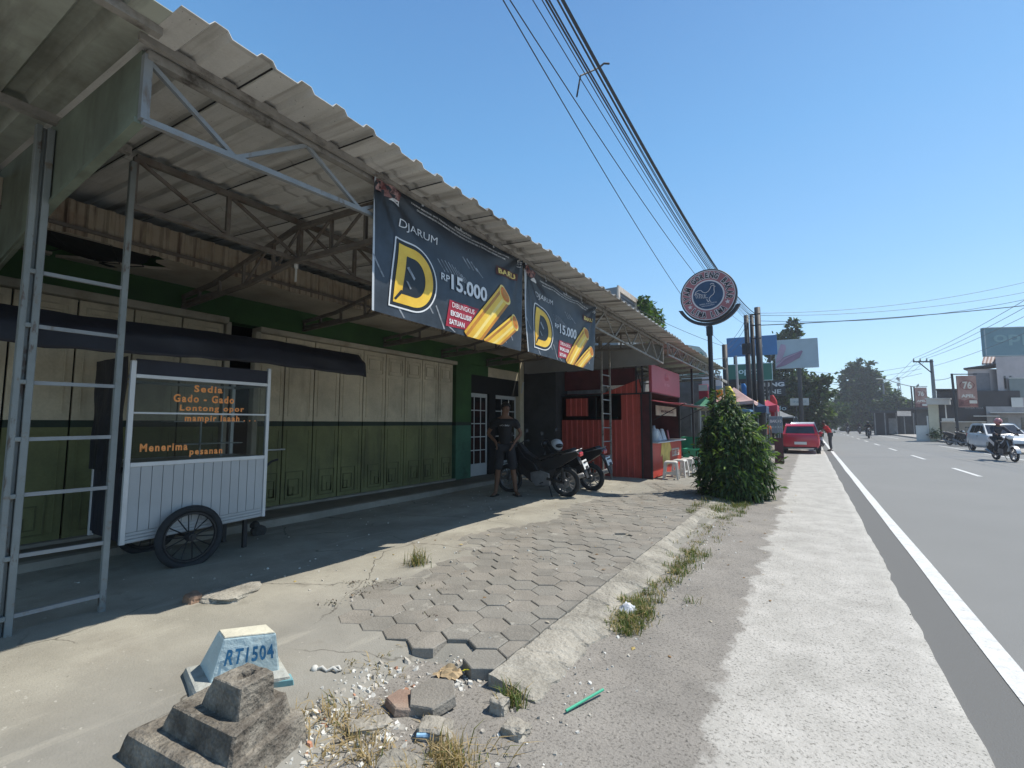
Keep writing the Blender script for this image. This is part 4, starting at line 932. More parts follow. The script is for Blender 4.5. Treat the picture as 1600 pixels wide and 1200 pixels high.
def person(label, loc, rotz, pose, shirt, legs, short_legs=True, sleeves='short', group=None, helmet=None, shoes=True, scale=1., print_=False):
    J = {k: V(v) for k, v in {**STAND, **pose}.items()}
    root = thing('person', label, 'person', loc, rotz, group); OFF[root.name] = V((0,0,0)); root.scale = (scale,)*3
    v = []; e = []; r = []; ix = {}
    def add(k, p, rad, par=None):
        ix[k] = len(v); v.append(V(p)); r.append(rad)
        if par is not None: e.append((ix[par], ix[k]))
    add('pelvis', J['pelvis'], .095); add('spine', J['spine'], .085, 'pelvis'); add('chest', J['chest'], .085, 'spine'); add('nb', J['nb'], .060, 'chest')
    add('neck', J['neck'], .052, 'nb'); add('head', J['head'], .080, 'neck'); add('crown', J['crown'], .074, 'head')
    up = (J['crown']-J['neck']).normalized(); fw = V(pose.get('face', (1,0,0))); fw = (fw-up*fw.dot(up)).normalized(); sd = up.cross(fw)
    for s in 'LR':
        add('sh'+s, J['sh'+s], .046, 'nb'); add('el'+s, J['el'+s], .040, 'sh'+s); add('wr'+s, J['wr'+s], .027, 'el'+s)
        d = (J['wr'+s]-J['el'+s]).normalized(); d = V(pose.get('hand'+s, d)).normalized()
        q = d.cross(V((0,1,0))) if abs(d.y) < .8 else d.cross(V((1,0,0))); q.normalize()
        add('pa'+s, J['wr'+s]+d*.055, .030, 'wr'+s)
        for f in range(4):
            b_ = J['wr'+s]+d*.092+q*(.033-.022*f); L_ = (.062,.072,.068,.052)[f]; c_ = d.cross(q)*.35
            add('k%d%s' % (f, s), b_, .0105, 'pa'+s); add('m%d%s' % (f, s), b_+(d+c_*.4)*L_*.5, .0095, 'k%d%s' % (f, s)); add('t%d%s' % (f, s), b_+(d+c_)*L_, .008, 'm%d%s' % (f, s))
        add('u'+s, J['wr'+s]+d*.05+q*.042, .011, 'pa'+s); add('w'+s, J['wr'+s]+d*.085+q*.062, .009, 'u'+s)
        add('hip'+s, J['hip'+s], .085, 'pelvis'); add('kn'+s, J['kn'+s], .055, 'hip'+s)
        cm = J['kn'+s]*.62+J['an'+s]*.38; bk = V((-.018,0,0)); add('ca'+s, cm+bk, .052, 'kn'+s)
        add('an'+s, J['an'+s], .036, 'ca'+s); add('to'+s, J['to'+s], .028, 'an'+s)
    b = skin_mesh('body', v, e, r, M_skin, root)
    # face and hair
    H = J['head']+up*.02
    f = MB(); f.sphere(H+fw*.088-up*.022, .016, 8, 6, sc=(1,.8,1.3)); 
    f.sphere(H+sd*.082-up*.02, .022, 8, 6, sc=(.7,.4,1.2)); f.sphere(H-sd*.082-up*.02, .022, 8, 6, sc=(.7,.4,1.2)); f.build('nose_and_ears', M_skin, b, smooth=True)
    for s in (-1, 1): f = MB(); f.sphere(H+fw*.078+sd*.032*s+up*.004, .0095, 8, 6); f.build('eye', M_eye, b, smooth=True)
    f = MB(); f.sphere(H+fw*.076-up*.060, .020, 8, 6, sc=(.6,1.1,.35)); f.build('mouth', M_lip, b, smooth=True)
    if helmet:
        f = MB(); f.sphere(H+up*.02, .135, 16, 10, sc=(1.1,.95,1.05)); f.build('helmet', helmet, root, smooth=True)
        f = MB(); f.sphere(H+fw*.05-up*.0, .108, 14, 8, sc=(.95,.95,.55)); f.build('visor', mat('visor', (.01,.01,.012), .12, var=.1), root, smooth=True)
    else:
        f = MB(); n0 = len(f.v); f.sphere(H+up*.022-fw*.012, .096, 18, 12, sc=(1.02,.92,1.0))
        keep = []
        for fc_ in f.f:
            c = sum((f.v[i] for i in fc_), V())/len(fc_)-H
            if c.dot(fw) > .028 and c.dot(up) < .062: continue
            if c.dot(up) < -.035: continue
            keep.append(fc_)
        f.f = keep; f.m = [0]*len(keep); o = f.build('hair', M_hair, root, smooth=True); sl_ = o.modifiers.new('s','SOLIDIFY'); sl_.thickness = .012; sl_.offset = 0
    # shirt
    v = []; e = []; r = []; ix = {}
    add('pelvis', J['pelvis']+V((0,0,-.03)), .128); add('spine', J['spine'], .134, 'pelvis'); add('chest', J['chest'], .142, 'spine'); add('nb', J['nb']+V((0,0,.012)), .108, 'chest')
    for s in 'LR':
        add('sh'+s, J['sh'+s], .086, 'nb')
        if sleeves == 'long': add('el'+s, J['el'+s], .052, 'sh'+s); add('wr'+s, J['wr'+s]*.95+J['el'+s]*.05, .038, 'el'+s)
        else: add('el'+s, J['sh'+s]*.35+J['el'+s]*.65, .060, 'sh'+s)
    o = skin_mesh('shirt', v, e, r, shirt, root)
    if print_:
        c = J['chest']+V((.137,0,.02)); m = MB()
        put_text(m, 'LIVE ON', lambda a, b_: c+V((.012-.10*(a-.5)**2, .085-.17*a, -.012+.026*b_))); m.build('shirt_print', M_bw, o)
    # legs
    v = []; e = []; r = []; ix = {}
    add('pelvis', J['pelvis']+V((0,0,.02)), .122)
    for s in 'LR':
        add('hip'+s, J['hip'+s], .102, 'pelvis')
        if short_legs: add('md'+s, J['hip'+s]*.5+J['kn'+s]*.5, .098, 'hip'+s); add('kn'+s, J['kn'+s]*1.0+(J['kn'+s]-J['hip'+s]).normalized()*.02, .088, 'md'+s)
        else: add('kn'+s, J['kn'+s], .072, 'hip'+s); add('an'+s, J['an'+s]*.95+J['kn'+s]*.05, .055, 'kn'+s)
    skin_mesh('shorts' if short_legs else 'trousers', v, e, r, legs, root)
    if shoes:
        for s in 'LR':
            f = MB(); a, t = J['an'+s], J['to'+s]; d = (t-a); d.z = 0; d.normalize(); c = a+d*.055; c.z = t.z-.008
            f.obox(c, (d, d.cross(V((0,0,1))), (0,0,1)), (.125,.046,.022)); f.build('sandal' if short_legs else 'shoe', M_shoe, root, bevel=.015, seg=2)
    return root
person('man in black shirt and dark shorts standing hand on hip by the parked motorbikes', (-5.06,7.72,.085), R(-62),
       dict(elL=(-.06,.30,1.17), wrL=(.06,.16,.99), handL=(.35,-.25,-.75), elR=(-.08,-.34,1.17), wrR=(.07,-.17,1.02), handR=(.35,.25,-.75), hipL=(0,.09,.91), knL=(.0,.15,.50), anL=(-.04,.20,.09), toL=(.10,.27,.03),
            knR=(.03,-.13,.50), anR=(0,-.17,.09), toR=(.15,-.22,.03), face=(.75,.55,-.1), head=(.025,.015,1.62), crown=(.03,.02,1.70)), M_blackcl, M_shorts, scale=1.045, print_=True)

# ------------------------------------------------------------------ motorbikes (forward +x, rear axle over the origin)
M_mblack = mat('bike_black', (.012,.012,.014), .3, var=.3, spec=.6); M_mdark = mat('bike_plastic', (.02,.02,.022), .6, var=.3)
M_metal = mat('engine_metal', (.24,.24,.25), .4, metal=.6, scale=8, var=.2); M_seat = mat('seat_vinyl', (.012,.012,.013), .55, scale=9, var=.3)
M_chrome = mat('chrome', (.55,.56,.58), .15, metal=1., var=.05)
M_plate = mat('plate_white', (.62,.62,.60), .5, var=.05); M_tail = mat('tail_red', (.35,.01,.012), .2, var=.1, spec=.7); M_head = mat('head_lens', (.62,.64,.66), .1, var=.05, spec=.8)
M_mred = mat('bike_red', (.28,.012,.015), .3, var=.2, spec=.6); M_mgrey = mat('bike_grey', (.30,.31,.33), .3, var=.2, spec=.6); M_mwhite = mat('bike_white', (.55,.56,.57), .3, var=.1, spec=.6)
def wheel_cast(c, R_, parent, rim, tr=.042):
    t = MB(); t.torus(c, (0,1,0), R_-tr, tr, 36, 8, flat=1.05); o = t.build('wheel', M_tyre, parent, smooth=True)
    m = MB(); c = V(c); m.torus(c, (0,1,0), R_-2*tr+.002, .013, 32, 6, flat=2.0); m.lathe([(0,-.055),(.04,-.055),(.05,-.02),(.05,.02),(.04,.055),(0,.055)], 12, c, (0,1,0))
    for k in range(5):
        a = 2*math.pi*k/5
        for da in (-.16,.16):
            d = V((math.cos(a+da),0,math.sin(a+da))); d2 = V((math.cos(a),0,math.sin(a))); m.beam(c+d2*.04, c+d*(R_-2*tr), .018, .014, up=(0,1,0))
    m.torus(c+V((0,.05,0)), (0,1,0), .085, .022, 20, 4, flat=.12)
    m.build('rim', rim, o, smooth=False); return o
def motorbike(label, loc, rotz, paint, group, rim=None, acc=None, scooter=False):
    root = thing('motorbike', label, 'motorbike', loc, rotz, group); OFF[root.name] = V((0,0,0)); rim = rim or M_metal; acc = acc or M_mred
    RW = .295; wheel_cast((0,0,RW), RW, root, rim, .05); wheel_cast((1.25,0,RW), RW, root, rim, .042)
    hexs = lambda A, B: A+B
    def side(poly, w0, w1, name, m, bev=.012):   # a panel of given side outline, width tapering from w0 (low) to w1 (high)
        zmin = min(p[1] for p in poly); zmax = max(p[1] for p in poly); b = MB()
        f_ = lambda a, z, c: V((a, c*(w0+(w1-w0)*(z-zmin)/(zmax-zmin)), z)); b.prism(poly, f_, -1, 1); return b.build(name, m, root, bevel=bev, seg=2)
    side([(-.28,.80),(-.34,.86),(-.30,.91),(.10,.83),(.42,.72),(.52,.60),(.36,.50),(.10,.58)], .085, .125, 'tail_fairing', paint)
    side([(.42,.72),(.62,.66),(.88,.80),(1.02,1.00),(.96,1.04),(.80,.86),(.60,.74)], .08, .07, 'leg_shield', paint)
    side([(.50,.50),(.80,.50),(1.00,.70),(1.04,.92),(.98,.98),(.82,.76),(.60,.64)], .13, .10, 'side_fairing', acc)
    side([(-.22,.915),(-.18,.955),(.12,.87),(.46,.79),(.54,.76),(.52,.71),(.40,.735),(.10,.835)], .10, .12, 'seat', M_seat, .02)
    side([(.16,.50),(.34,.30),(.70,.26),(.98,.48),(1.03,.80),(.86,.84),(.58,.68),(.24,.72)], .085, .075, 'body_cover', M_mdark)
    side([(.28,.22),(.60,.20),(.72,.30),(.72,.46),(.52,.52),(.30,.46)], .10, .09, 'engine', M_metal, .02)
    side([(-.30,.74),(-.26,.80),(-.42,.52),(-.46,.40),(-.44,.40),(-.36,.56)], .06, .075, 'rear_mudguard', M_mdark, .006)
    b = MB()
    for i in range(9):
        a0 = R(10+i*17); a1 = R(10+(i+1)*17); r1, r2 = .325, .335
        for aa, bb in ((a0, a1),):
            pa = [(1.25+r_*math.cos(t), RW+r_*math.sin(t)) for r_, t in ((r1,aa),(r2,aa),(r2,bb),(r1,bb))]
            b.hexa([(pa[0][0],-.065,pa[0][1]),(pa[3][0],-.065,pa[3][1]),(pa[3][0],.065,pa[3][1]),(pa[0][0],.065,pa[0][1]),(pa[1][0],-.065,pa[1][1]),(pa[2][0],-.065,pa[2][1]),(pa[2][0],.065,pa[2][1]),(pa[1][0],.065,pa[1][1])])
    b.build('front_mudguard', paint, root)
    for s in (-1,1): b = MB(); b.tube([(1.25,.085*s,RW),(1.08,.085*s,.68),(1.0,.075*s,.86)], [.022,.024,.02], 8); b.build('fork', M_metal, root, smooth=True)
    b = MB(); b.beam((0,.09,RW),(.36,.09,.36),.03,.05); b.beam((0,-.09,RW),(.36,-.09,.36),.03,.05); b.tube([(.02,.12,.33),(.0,.13,.60)],.028,8); b.tube([(.02,-.12,.33),(.0,-.13,.60)],.028,8); b.build('swingarm', M_mdark, root)
    b = MB(); b.tube([(.62,-.13,.24),(.40,-.16,.22),(.10,-.17,.27),(-.32,-.17,.42)],[.022,.025,.045,.05],10); b.build('exhaust', M_metal, root, smooth=True)
    b = MB(); b.tube([(.93,.33,1.03),(.97,.24,1.05),(1.0,.08,1.0),(1.0,-.08,1.0),(.97,-.24,1.05),(.93,-.33,1.03)], .012, 8); b.tube([(.93,.33,1.03),(.955,.22,1.045)],.018,8); b.tube([(.93,-.33,1.03),(.955,-.22,1.045)],.018,8); b.build('handlebar', M_mdark, root, smooth=True)
    b = MB(); b.sphere((1.06,0,.97), .12, 14, 8, sc=(.75,.95,.85)); b.build('headlight_cowl', paint, root, smooth=True)
    b = MB(); b.sphere((1.115,0,.97), .075, 12, 8, sc=(.55,1.1,.75)); b.build('headlight', M_head, root, smooth=True)
    for s in (-1,1):
        b = MB(); b.tube([(.97,.24*s,1.05),(.98,.27*s,1.16),(.97,.31*s,1.22)],.006,5); b.obox((.965,.32*s,1.24),((0,1,.1),(1,0,0),(0,0,1)),(.055,.012,.035)); b.build('mirror', M_mdark, root, bevel=.006)
    b = MB(); b.obox((-.325,0,.845),((1,0,.4),(0,1,0),(0,0,1)),(.03,.085,.035)); b.build('tail_light', M_tail, root, bevel=.01)
    b = MB(); b.obox((-.415,0,.655),((-.35,0,-1),(0,1,0),(1,0,-.35)),(.085,.115,.004)); p = b.build('number_plate', M_plate, root, bevel=.003)
    b = MB(); b.obox((-.419,0,.70),((-.35,0,-1),(0,1,0),(1,0,-.35)),(.014,.075,.005)); b.obox((-.452,0,.60),((-.35,0,-1),(0,1,0),(1,0,-.35)),(.03,.05,.004)); b.build('reflector', M_mdark, p)
    b = MB(); b.tube([(-.32,.07,.93),(-.20,.12,.90),(.0,.125,.85)],.013,6); b.tube([(-.32,-.07,.93),(-.20,-.12,.90),(.0,-.125,.85)],.013,6); b.tube([(-.32,.07,.93),(-.36,0,.95),(-.32,-.07,.93)],.013,6); b.build('grab_rail', M_metal, root, smooth=True)
    b = MB(); b.tube([(.45,-.22,.28),(.45,.22,.28)],.012,6); b.tube([(.30,.12,.22),(.18,.26,.02)],.012,6); b.build('footrest', M_mdark, root)
    return root
bike = motorbike('black motorbike in front of the pair by the glass doors, red tail light', (-4.02,8.30,.088), R(183), M_mblack, 'motorbikes parked at the shop front', acc=M_mblack)
bike.rotation_euler = (R(-6), 0, R(183))
bk2 = dup(bike, (-3.92,9.32,.09), R(178), 'black motorbike behind the first one, nearer to the red booth'); bk2.rotation_euler = (R(-6), 0, R(178))
s = MB(); s.sphere((-4.75,9.32,1.03), .135, 14, 9, sc=(1.1,.95,1)); s.sphere((-4.66,9.27,1.02), .10, 12, 8, 1, sc=(.9,.9,.5))
tag(s.build('crash_helmet', [M_mwhite, M_mblack], origin=(-4.75,9.32,.9), smooth=True), 'white and black crash helmet resting on the farther parked motorbike', 'helmet')

# ------------------------------------------------------------------ red corrugated stall
M_red = mat('red_sheet', (.46,.075,.055), .55, scale=2, var=.15, stain=(.34,.055,.045), sscale=2, slo=.5, shi=.75)
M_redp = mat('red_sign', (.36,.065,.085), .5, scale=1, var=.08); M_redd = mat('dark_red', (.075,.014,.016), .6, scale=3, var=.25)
M_counter = mat('red_counter', (.40,.045,.03), .5, scale=1.5, var=.12); M_yel = mat('faded_yellow', (.52,.38,.09), .6, scale=3, var=.25)
M_poster = mat('pale_poster', (.44,.38,.32), .6, scale=4, var=.2); M_cloth2 = mat('pale_blue_pack', (.42,.47,.52), .5, scale=9, var=.3)
st = thing('drink_stall', 'red corrugated steel drink stall with counter, awning and sign over its hatch', 'stall', (-4.5,13.4,.09))
def corr(mb, x0, x1, zf0, zf1, y, pitch=.16, d=.018, mi=0):
    x = x0; pr = []
    while x < x1:
        for t, h in ((0,0),(.62,0),(.70,d),(.92,d)): pr.append((min(x+t*pitch, x1), h))
        x += pitch
    pr.append((x1,0)); n_ = len(pr)
    vs = [(a, y-h, zf0(a)) for a, h in pr]+[(a, y-h, zf1(a)) for a, h in pr]
    mb.add(vs, [(i, i+1, n_+i+1, n_+i) for i in range(n_-1)], mi)
roofz = lambda x: 2.05+(x+5.5)*(.62/1.83)
b = MB(); corr(b, -5.95, -3.66, lambda x: .10, lambda x: 1.60, 12.03); corr(b, -4.20, -3.66, lambda x: 1.60, lambda x: 2.27, 12.03)
corr(b, -5.95, -3.66, lambda x: 2.29, lambda x: max(2.30, roofz(x)), 12.035)
b.build('side_wall', M_red, st)
b = MB(); corr(b, -5.80, -5.13, lambda x: 1.71, lambda x: 2.20, 12.0); o = b.build('window_shutter', M_red, st)
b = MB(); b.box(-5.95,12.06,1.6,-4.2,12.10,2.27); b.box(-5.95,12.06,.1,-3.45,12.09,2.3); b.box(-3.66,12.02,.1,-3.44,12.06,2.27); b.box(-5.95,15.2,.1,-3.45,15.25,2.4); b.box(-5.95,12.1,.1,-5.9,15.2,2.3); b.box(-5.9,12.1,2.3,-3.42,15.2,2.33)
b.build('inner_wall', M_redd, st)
b = MB(); b.box(-5.96,12.0,2.262,-3.42,12.04,2.30); b.box(-3.45,11.99,.08,-3.40,12.04,2.28); b.box(-3.68,11.995,.08,-3.64,12.03,2.28); b.box(-3.46,15.16,.08,-3.41,15.21,2.4); b.beam((-4.9,12.0,2.22),(-4.9,12.0,1.62),.03,.03); b.beam((-5.06,12.0,1.66),(-4.3,12.0,1.66),.03,.03)
b.build('frame', M_mdark, st); b = MB()
for x in (-3.62,-3.78): b.beam((x,12.02,2.3),(x,12.02,3.05),.035,.035)
b.beam((-3.78,12.02,2.95),(-3.62,12.02,2.35),.02,.02)
b.build('sign_prop', M_mdark, st)
b = MB(); b.box(-3.48,12.12,2.325,-3.40,15.2,3.05); o = b.build('sign_board', M_redp, st, bevel=.006)
b = MB()
for k in range(3): b.tube([(-3.396,13.50+.11*k,2.72),(-3.396,13.50+.11*k,2.82)],.010,5)
pts = [(-3.396, 13.61+.20*math.cos(t), 2.745+.16*math.sin(t)) for t in [math.pi*i/12 for i in range(13)]]
b.tube(pts, .008, 4); b.build('sign_emblem', mat('sign_pink', (.50,.17,.19), .5, var=.05), o)
b = MB(); put_text(b, 'ES TEH', rect_fn((-3.397,13.37,2.555),(0,.55,0),(0,0,.075),(1,0,0),0.), bold=.03); b.build('sign_lettering', MATS['sign_pink'], o)
b = MB(); b.box(-3.44,12.05,.30,-3.40,15.14,1.0); b.box(-3.41,12.05,.12,-3.405,15.14,.30); o = b.build('counter_front', M_counter, st)
b = MB(); poly = [(12.9,.98),(13.75,.98),(13.95,.75),(13.75,.70),(13.72,.36),(12.98,.36),(12.95,.66),(12.75,.62)]
b.prism(poly, lambda a, z, c: (c, a, z), -3.398, -3.394); b.build('painted_patch', M_yel, o)
b = MB(); b.box(-3.398,13.98,.56,-3.392,14.85,.78); o2 = b.build('label_patch', M_poster, o)
b = MB(); put_text(b, 'EST TEH', rect_fn((-3.391,14.02,.60),(0,.78,0),(0,0,.14),(1,0,0),0.), bold=.04); b.build('sign_lettering', M_counter, o2)
b = MB(); b.box(-3.75,12.04,1.0,-3.25,15.16,1.03); b.build('counter_top', M_alu, st, bevel=.005)
b = MB(); b.grid(6,20,lambda u,v:(-3.38+.80*u, 11.95+3.3*v, 2.10-.10*u-.02*math.sin(3.1*u)+.01*math.sin(v*26))); o = b.build('awning', M_redp, st, smooth=True); sd_ = o.modifiers.new('s','SOLIDIFY'); sd_.thickness = .02
b = MB()
for y in (12.2,15.0): b.tube([(-3.40,y,1.6),(-2.65,y,1.99)],.012,6)
b.beam((-2.58,11.95,1.985),(-2.58,15.25,1.985),.03,.03); b.build('awning_strut', M_mdark, st)
b = MB(); b.box(-3.375,12.3,1.72,-3.365,14.5,1.98); b.build('menu_poster', M_poster, st)
b = MB(); put_text(b, 'MINUMAN SEGAR', rect_fn((-3.362,12.8,1.80),(0,1.35,0),(0,0,.075),(1,0,0),0.), bold=.03); b.build('poster_lettering', M_redd, st)
M_pet = mat('clear_plastic', (.50,.55,.58), .2, scale=6, var=.1)
for k, (y, r_, h, lab) in enumerate([(12.55,.11,.42,'big pale water bottle on the stall counter at its near end'),(13.05,.10,.33,'blue white drink pack beside the big bottle on the counter'),(13.5,.10,.33,'second leaning drink pack in the middle of the stall counter'),(14.0,.10,.28,'small round pink lid standing at the far end of the counter')]):
    s = MB()
    if k == 0: s.lathe([(0,0),(r_,0),(r_,.26),(r_*.8,.30),(.035,.36),(.035,h),(0,h)], 14, (-3.5,y,1.03)); nm, ct, mm = 'water_bottle','bottle',M_pet
    elif k < 3: s.hexa([(-3.56,y-.15,1.03),(-3.46,y-.15,1.03),(-3.42,y+.12,1.03),(-3.52,y+.12,1.03),(-3.55,y-.22,1.03+h),(-3.50,y-.22,1.03+h),(-3.48,y-.05,1.03+h),(-3.53,y-.05,1.03+h)]); nm, ct, mm = 'drink_pack','drink pack',M_cloth2
    else: s.lathe([(0,-.02),(.14,-.02),(.15,0),(.14,.02),(0,.02)],16,(-3.5,y,1.175),(1,.2,.15)); nm, ct, mm = 'round_lid','lid',MATS['sign_pink']
    tag(s.build(nm, mm, origin=(-3.5,y,1.03), smooth=(k in (0,3)), bevel=0 if k in (0,3) else .02), lab, ct)
# white plastic stools
M_pl = mat('white_plastic', (.58,.56,.52), .45, scale=6, var=.08)
def stool(label, loc, rz):
    t = thing('plastic_stool', label, 'stool', loc, rz, 'white stools in front of the red stall'); OFF[t.name] = V((0,0,0))
    b = MB(); b.lathe([(0,.455),(.10,.457),(.135,.45),(.15,.43),(.155,.40),(.145,.40)], 4, (0,0,0)); 
    for i, p in enumerate(b.v): x, y = p.x, p.y; b.v[i] = V(((x-y)*.7071*1.38, (x+y)*.7071*1.38, p.z))
    b.build('seat', M_pl, t, bevel=.006)
    for sx in (-1,1):
        for sy in (-1,1):
            b = MB(); a0 = V((.125*sx,.125*sy,.43)); a1 = V((.175*sx,.175*sy,0)); b.hexa([a1+V((-.022,-.022,0)),a1+V((.022,-.022,0)),a1+V((.022,.022,0)),a1+V((-.022,.022,0)),a0+V((-.03,-.03,0)),a0+V((.03,-.03,0)),a0+V((.03,.03,0)),a0+V((-.03,.03,0))]); b.build('leg', M_pl, t)
    b = MB()
    for s in (-1,1): b.box(-.155,.155*s-.008,.12,.155,.155*s+.008,.16); b.box(.155*s-.008,-.155,.12,.155*s+.008,.155,.16)
    b.build('brace', M_pl, t); return t
s0 = stool('white plastic stool nearest the stall corner', (-3.06,12.45,.09), R(8))
for x, y, a, lb_ in ((-2.99,13.15,-5,'second white stool from the stall corner'),(-2.93,13.72,4,'third white stool from the stall corner'),(-2.86,14.30,10,'white stool farthest from the stall corner, next to the green bin')): dup(s0, (x,y,.09), R(a), lb_)
M_bin = mat('green_bin', (.035,.30,.16), .45, scale=5, var=.15)
for lab, (x, y, w_, h) in (('large open green plastic crate on the ground past the stools',(-3.05,16.0,.42,.62)),('small green box standing behind the larger green crate',(-3.55,17.2,.25,.95))):
    b = MB(); z = .09; o_ = w_; i_ = w_-.03
    b.add([(x-o_*.8,y-o_*.8,z),(x+o_*.8,y-o_*.8,z),(x+o_*.8,y+o_*.8,z),(x-o_*.8,y+o_*.8,z),(x-o_,y-o_,z+h),(x+o_,y-o_,z+h),(x+o_,y+o_,z+h),(x-o_,y+o_,z+h),(x-i_,y-i_,z+h),(x+i_,y-i_,z+h),(x+i_,y+i_,z+h),(x-i_,y+i_,z+h),(x-i_*.8,y-i_*.8,z+.04),(x+i_*.8,y-i_*.8,z+.04),(x+i_*.8,y+i_*.8,z+.04),(x-i_*.8,y+i_*.8,z+.04)],
          [(0,3,2,1)]+[(k,(k+1)%4,4+(k+1)%4,4+k) for k in range(4)]+[(4+k,4+(k+1)%4,8+(k+1)%4,8+k) for k in range(4)]+[(8+k,8+(k+1)%4,12+(k+1)%4,12+k) for k in range(4)]+[(12,13,14,15)])
    for s in (-1,1): b.box(x-o_-.02,y+s*o_-.015,z+h-.07,x+o_+.02,y+s*o_+.015,z+h-.0)
    for s in (-1,1): b.box(x+s*o_-.015,y-o_,z+h-.072,x+s*o_+.015,y+o_,z+h-.002)
    tag(b.build('plastic_crate', M_bin, origin=(x,y,.09), bevel=.008), lab, 'crate')

# ------------------------------------------------------------------ round pole sign, bush, roadside grass
M_sblack = mat('sign_black', (.022,.022,.026), .5, scale=5, var=.2); M_sring = mat('sign_ring', (.29,.105,.115), .5, scale=3, var=.15); M_sblue = mat('sign_navy', (.02,.05,.105), .5, scale=3, var=.2)
M_sline = mat('sign_outline', (.50,.46,.47), .5, var=.05)
sx, sy, sz, sr = -1.70, 10.5, 4.22, .565
sg = thing('pole_sign', 'round fried chicken sign with a rooster emblem on a dark pole behind the bush', 'sign', (sx, sy, .05))
b = MB(); b.tube([(sx,sy,.0),(sx,sy,3.42)], .048, 12); b.box(sx-.06,sy-.05,3.36,sx+.06,sy+.05,3.56); b.build('pole', M_sblack, sg, smooth=False)
b = MB()
A = [V((sx+.675*math.cos(t), sy, sz+.02+.675*math.sin(t)*.98)) for t in [R(205)+R(130)*i/20 for i in range(21)]]
B = [V((sx+.60*math.cos(t), sy, sz+.02+.62*math.sin(t)*.98)) for t in [R(208)+R(124)*i/20 for i in range(21)]]
for i in range(20):
    b.hexa([A[i]+V((0,-.05,0)),A[i+1]+V((0,-.05,0)),A[i+1]+V((0,.05,0)),A[i]+V((0,.05,0)),B[i]+V((0,-.05,0)),B[i+1]+V((0,-.05,0)),B[i+1]+V((0,.05,0)),B[i]+V((0,.05,0))])
b.build('yoke', M_sblack, sg)
yf = sy-.062
def dring(mb, r0, r1, y, mi=0, n=64):
    mb.add([(sx+r_*math.cos(2*math.pi*i/n), y, sz+r_*math.sin(2*math.pi*i/n)) for r_ in (r0, r1) for i in range(n)], [(i, (i+1)%n, n+(i+1)%n, n+i) for i in range(n)], mi)
b = MB(); b.lathe([(0,-.06),(sr-.01,-.06),(sr,-.05),(sr,.05),(sr-.01,.06),(0,.06)], 64, (sx,sy,sz), (0,1,0)); disc = b.build('sign_disc', M_sblack, sg)
b = MB(); dring(b, .325, sr-.035, yf); b.build('ring_band', M_sring, disc)
b = MB(); dring(b, .30, .328, yf-.003); dring(b, sr-.045, sr-.030, yf-.003); b.build('ring_line', M_sline, disc)
b = MB(); dring(b, 0.001, .30, yf-.0015); b.build('centre_field', M_sblue, disc)
def ringtext(s, r_, a0, a1, size, inward=False):
    n = len(s)
    for i, c_ in enumerate(s):
        if c_ == ' ': continue
        a = a0+(a1-a0)*(i+.5)/n; up_ = V((math.cos(a),0,math.sin(a)))*(1 if not inward else -1); rt_ = V((math.sin(a),0,-math.cos(a)))*(1 if not inward else -1)
        v_, f_, asp = text2d(c_, .04); w_ = min(size*.66, size*asp*.72) if c_ not in 'I' else size*.2
        c0 = V((sx,0,sz))+V((math.cos(a),0,math.sin(a)))*r_; c0.y = 0
        for mb, grow, y in ((m1, .012, yf-.004), (m2, 0, yf-.0075)):
            o_ = len(mb.v)
            if grow:
                v2, f2, a2 = text2d(c_, .10); pts = [c0+rt_*((x-.5)*(w_+grow*2))+up_*((z-.5)*(size+grow*2)) for x, z in v2]; ff = f2
            else: pts = [c0+rt_*((x-.5)*w_)+up_*((z-.5)*size) for x, z in v_]; ff = f_
            mb.add([(p.x, y, p.z) for p in pts], ff)
m1 = MB(); m2 = MB(); ringtext('AYAM GORENG BAKAR', .428, R(203), R(-20), .125); m1.build('letter_outline', M_sline, disc); m2.build('ring_lettering', M_sblack, disc)
m1 = MB(); m2 = MB(); ringtext('LIMA LIMA', .428, R(222), R(318), .115, True); m1.build('letter_outline', M_sline, disc); m2.build('ring_lettering', M_sblack, disc)
for a in (R(211), R(-27)):
    b = MB(); c0 = (sx+.425*math.cos(a), sz+.425*math.sin(a)); P_ = [(c0[0]+(.055 if k%2==0 else .023)*math.sin(math.pi*k/5), c0[1]+(.055 if k%2==0 else .023)*math.cos(math.pi*k/5)) for k in range(10)]
    b.prism(P_, lambda x, z, c: (x, c, z), yf-.001, yf-.006); b.build('star', M_sline, disc)
b = MB()   # rooster in single line
def stroke(pts, r_=.0075): b.tube([(sx+x*.30, yf-.006, sz+z*.30) for x, z in pts], r_, 5)
stroke([(-.88,.10),(-.80,.30),(-.62,.42),(-.45,.40),(-.32,.25),(-.15,.18),(.02,.25),(.15,.42),(.24,.62),(.36,.66),(.44,.58),(.42,.46),(.42,.30),(.44,.15),(.36,.0),(.20,-.10),(.08,-.25),(.10,-.42)])
stroke([(-.88,.10),(-.78,.18),(-.70,.22),(-.55,.15),(-.40,.05)],.006)
for k in range(6): stroke([(-.76+.11*k,.14-.01*k),(-.80+.115*k,.0-.02*k),(-.76+.115*k,-.14-.015*k)],.006)
stroke([(-.1,.05),(-.2,-.02),(-.15,-.15),(.0,-.18)],.006); stroke([(-.08,-.25),(-.05,-.40),(.02,-.48)]); stroke([(.0,-.50),(.10,-.42),(.20,-.50)]); stroke([(.18,.74),(.28,.80),(.38,.78),(.44,.70)]); stroke([(.44,.60),(.52,.56),(.44,.52)],.006)
b.build('rooster_emblem', M_sline, disc)
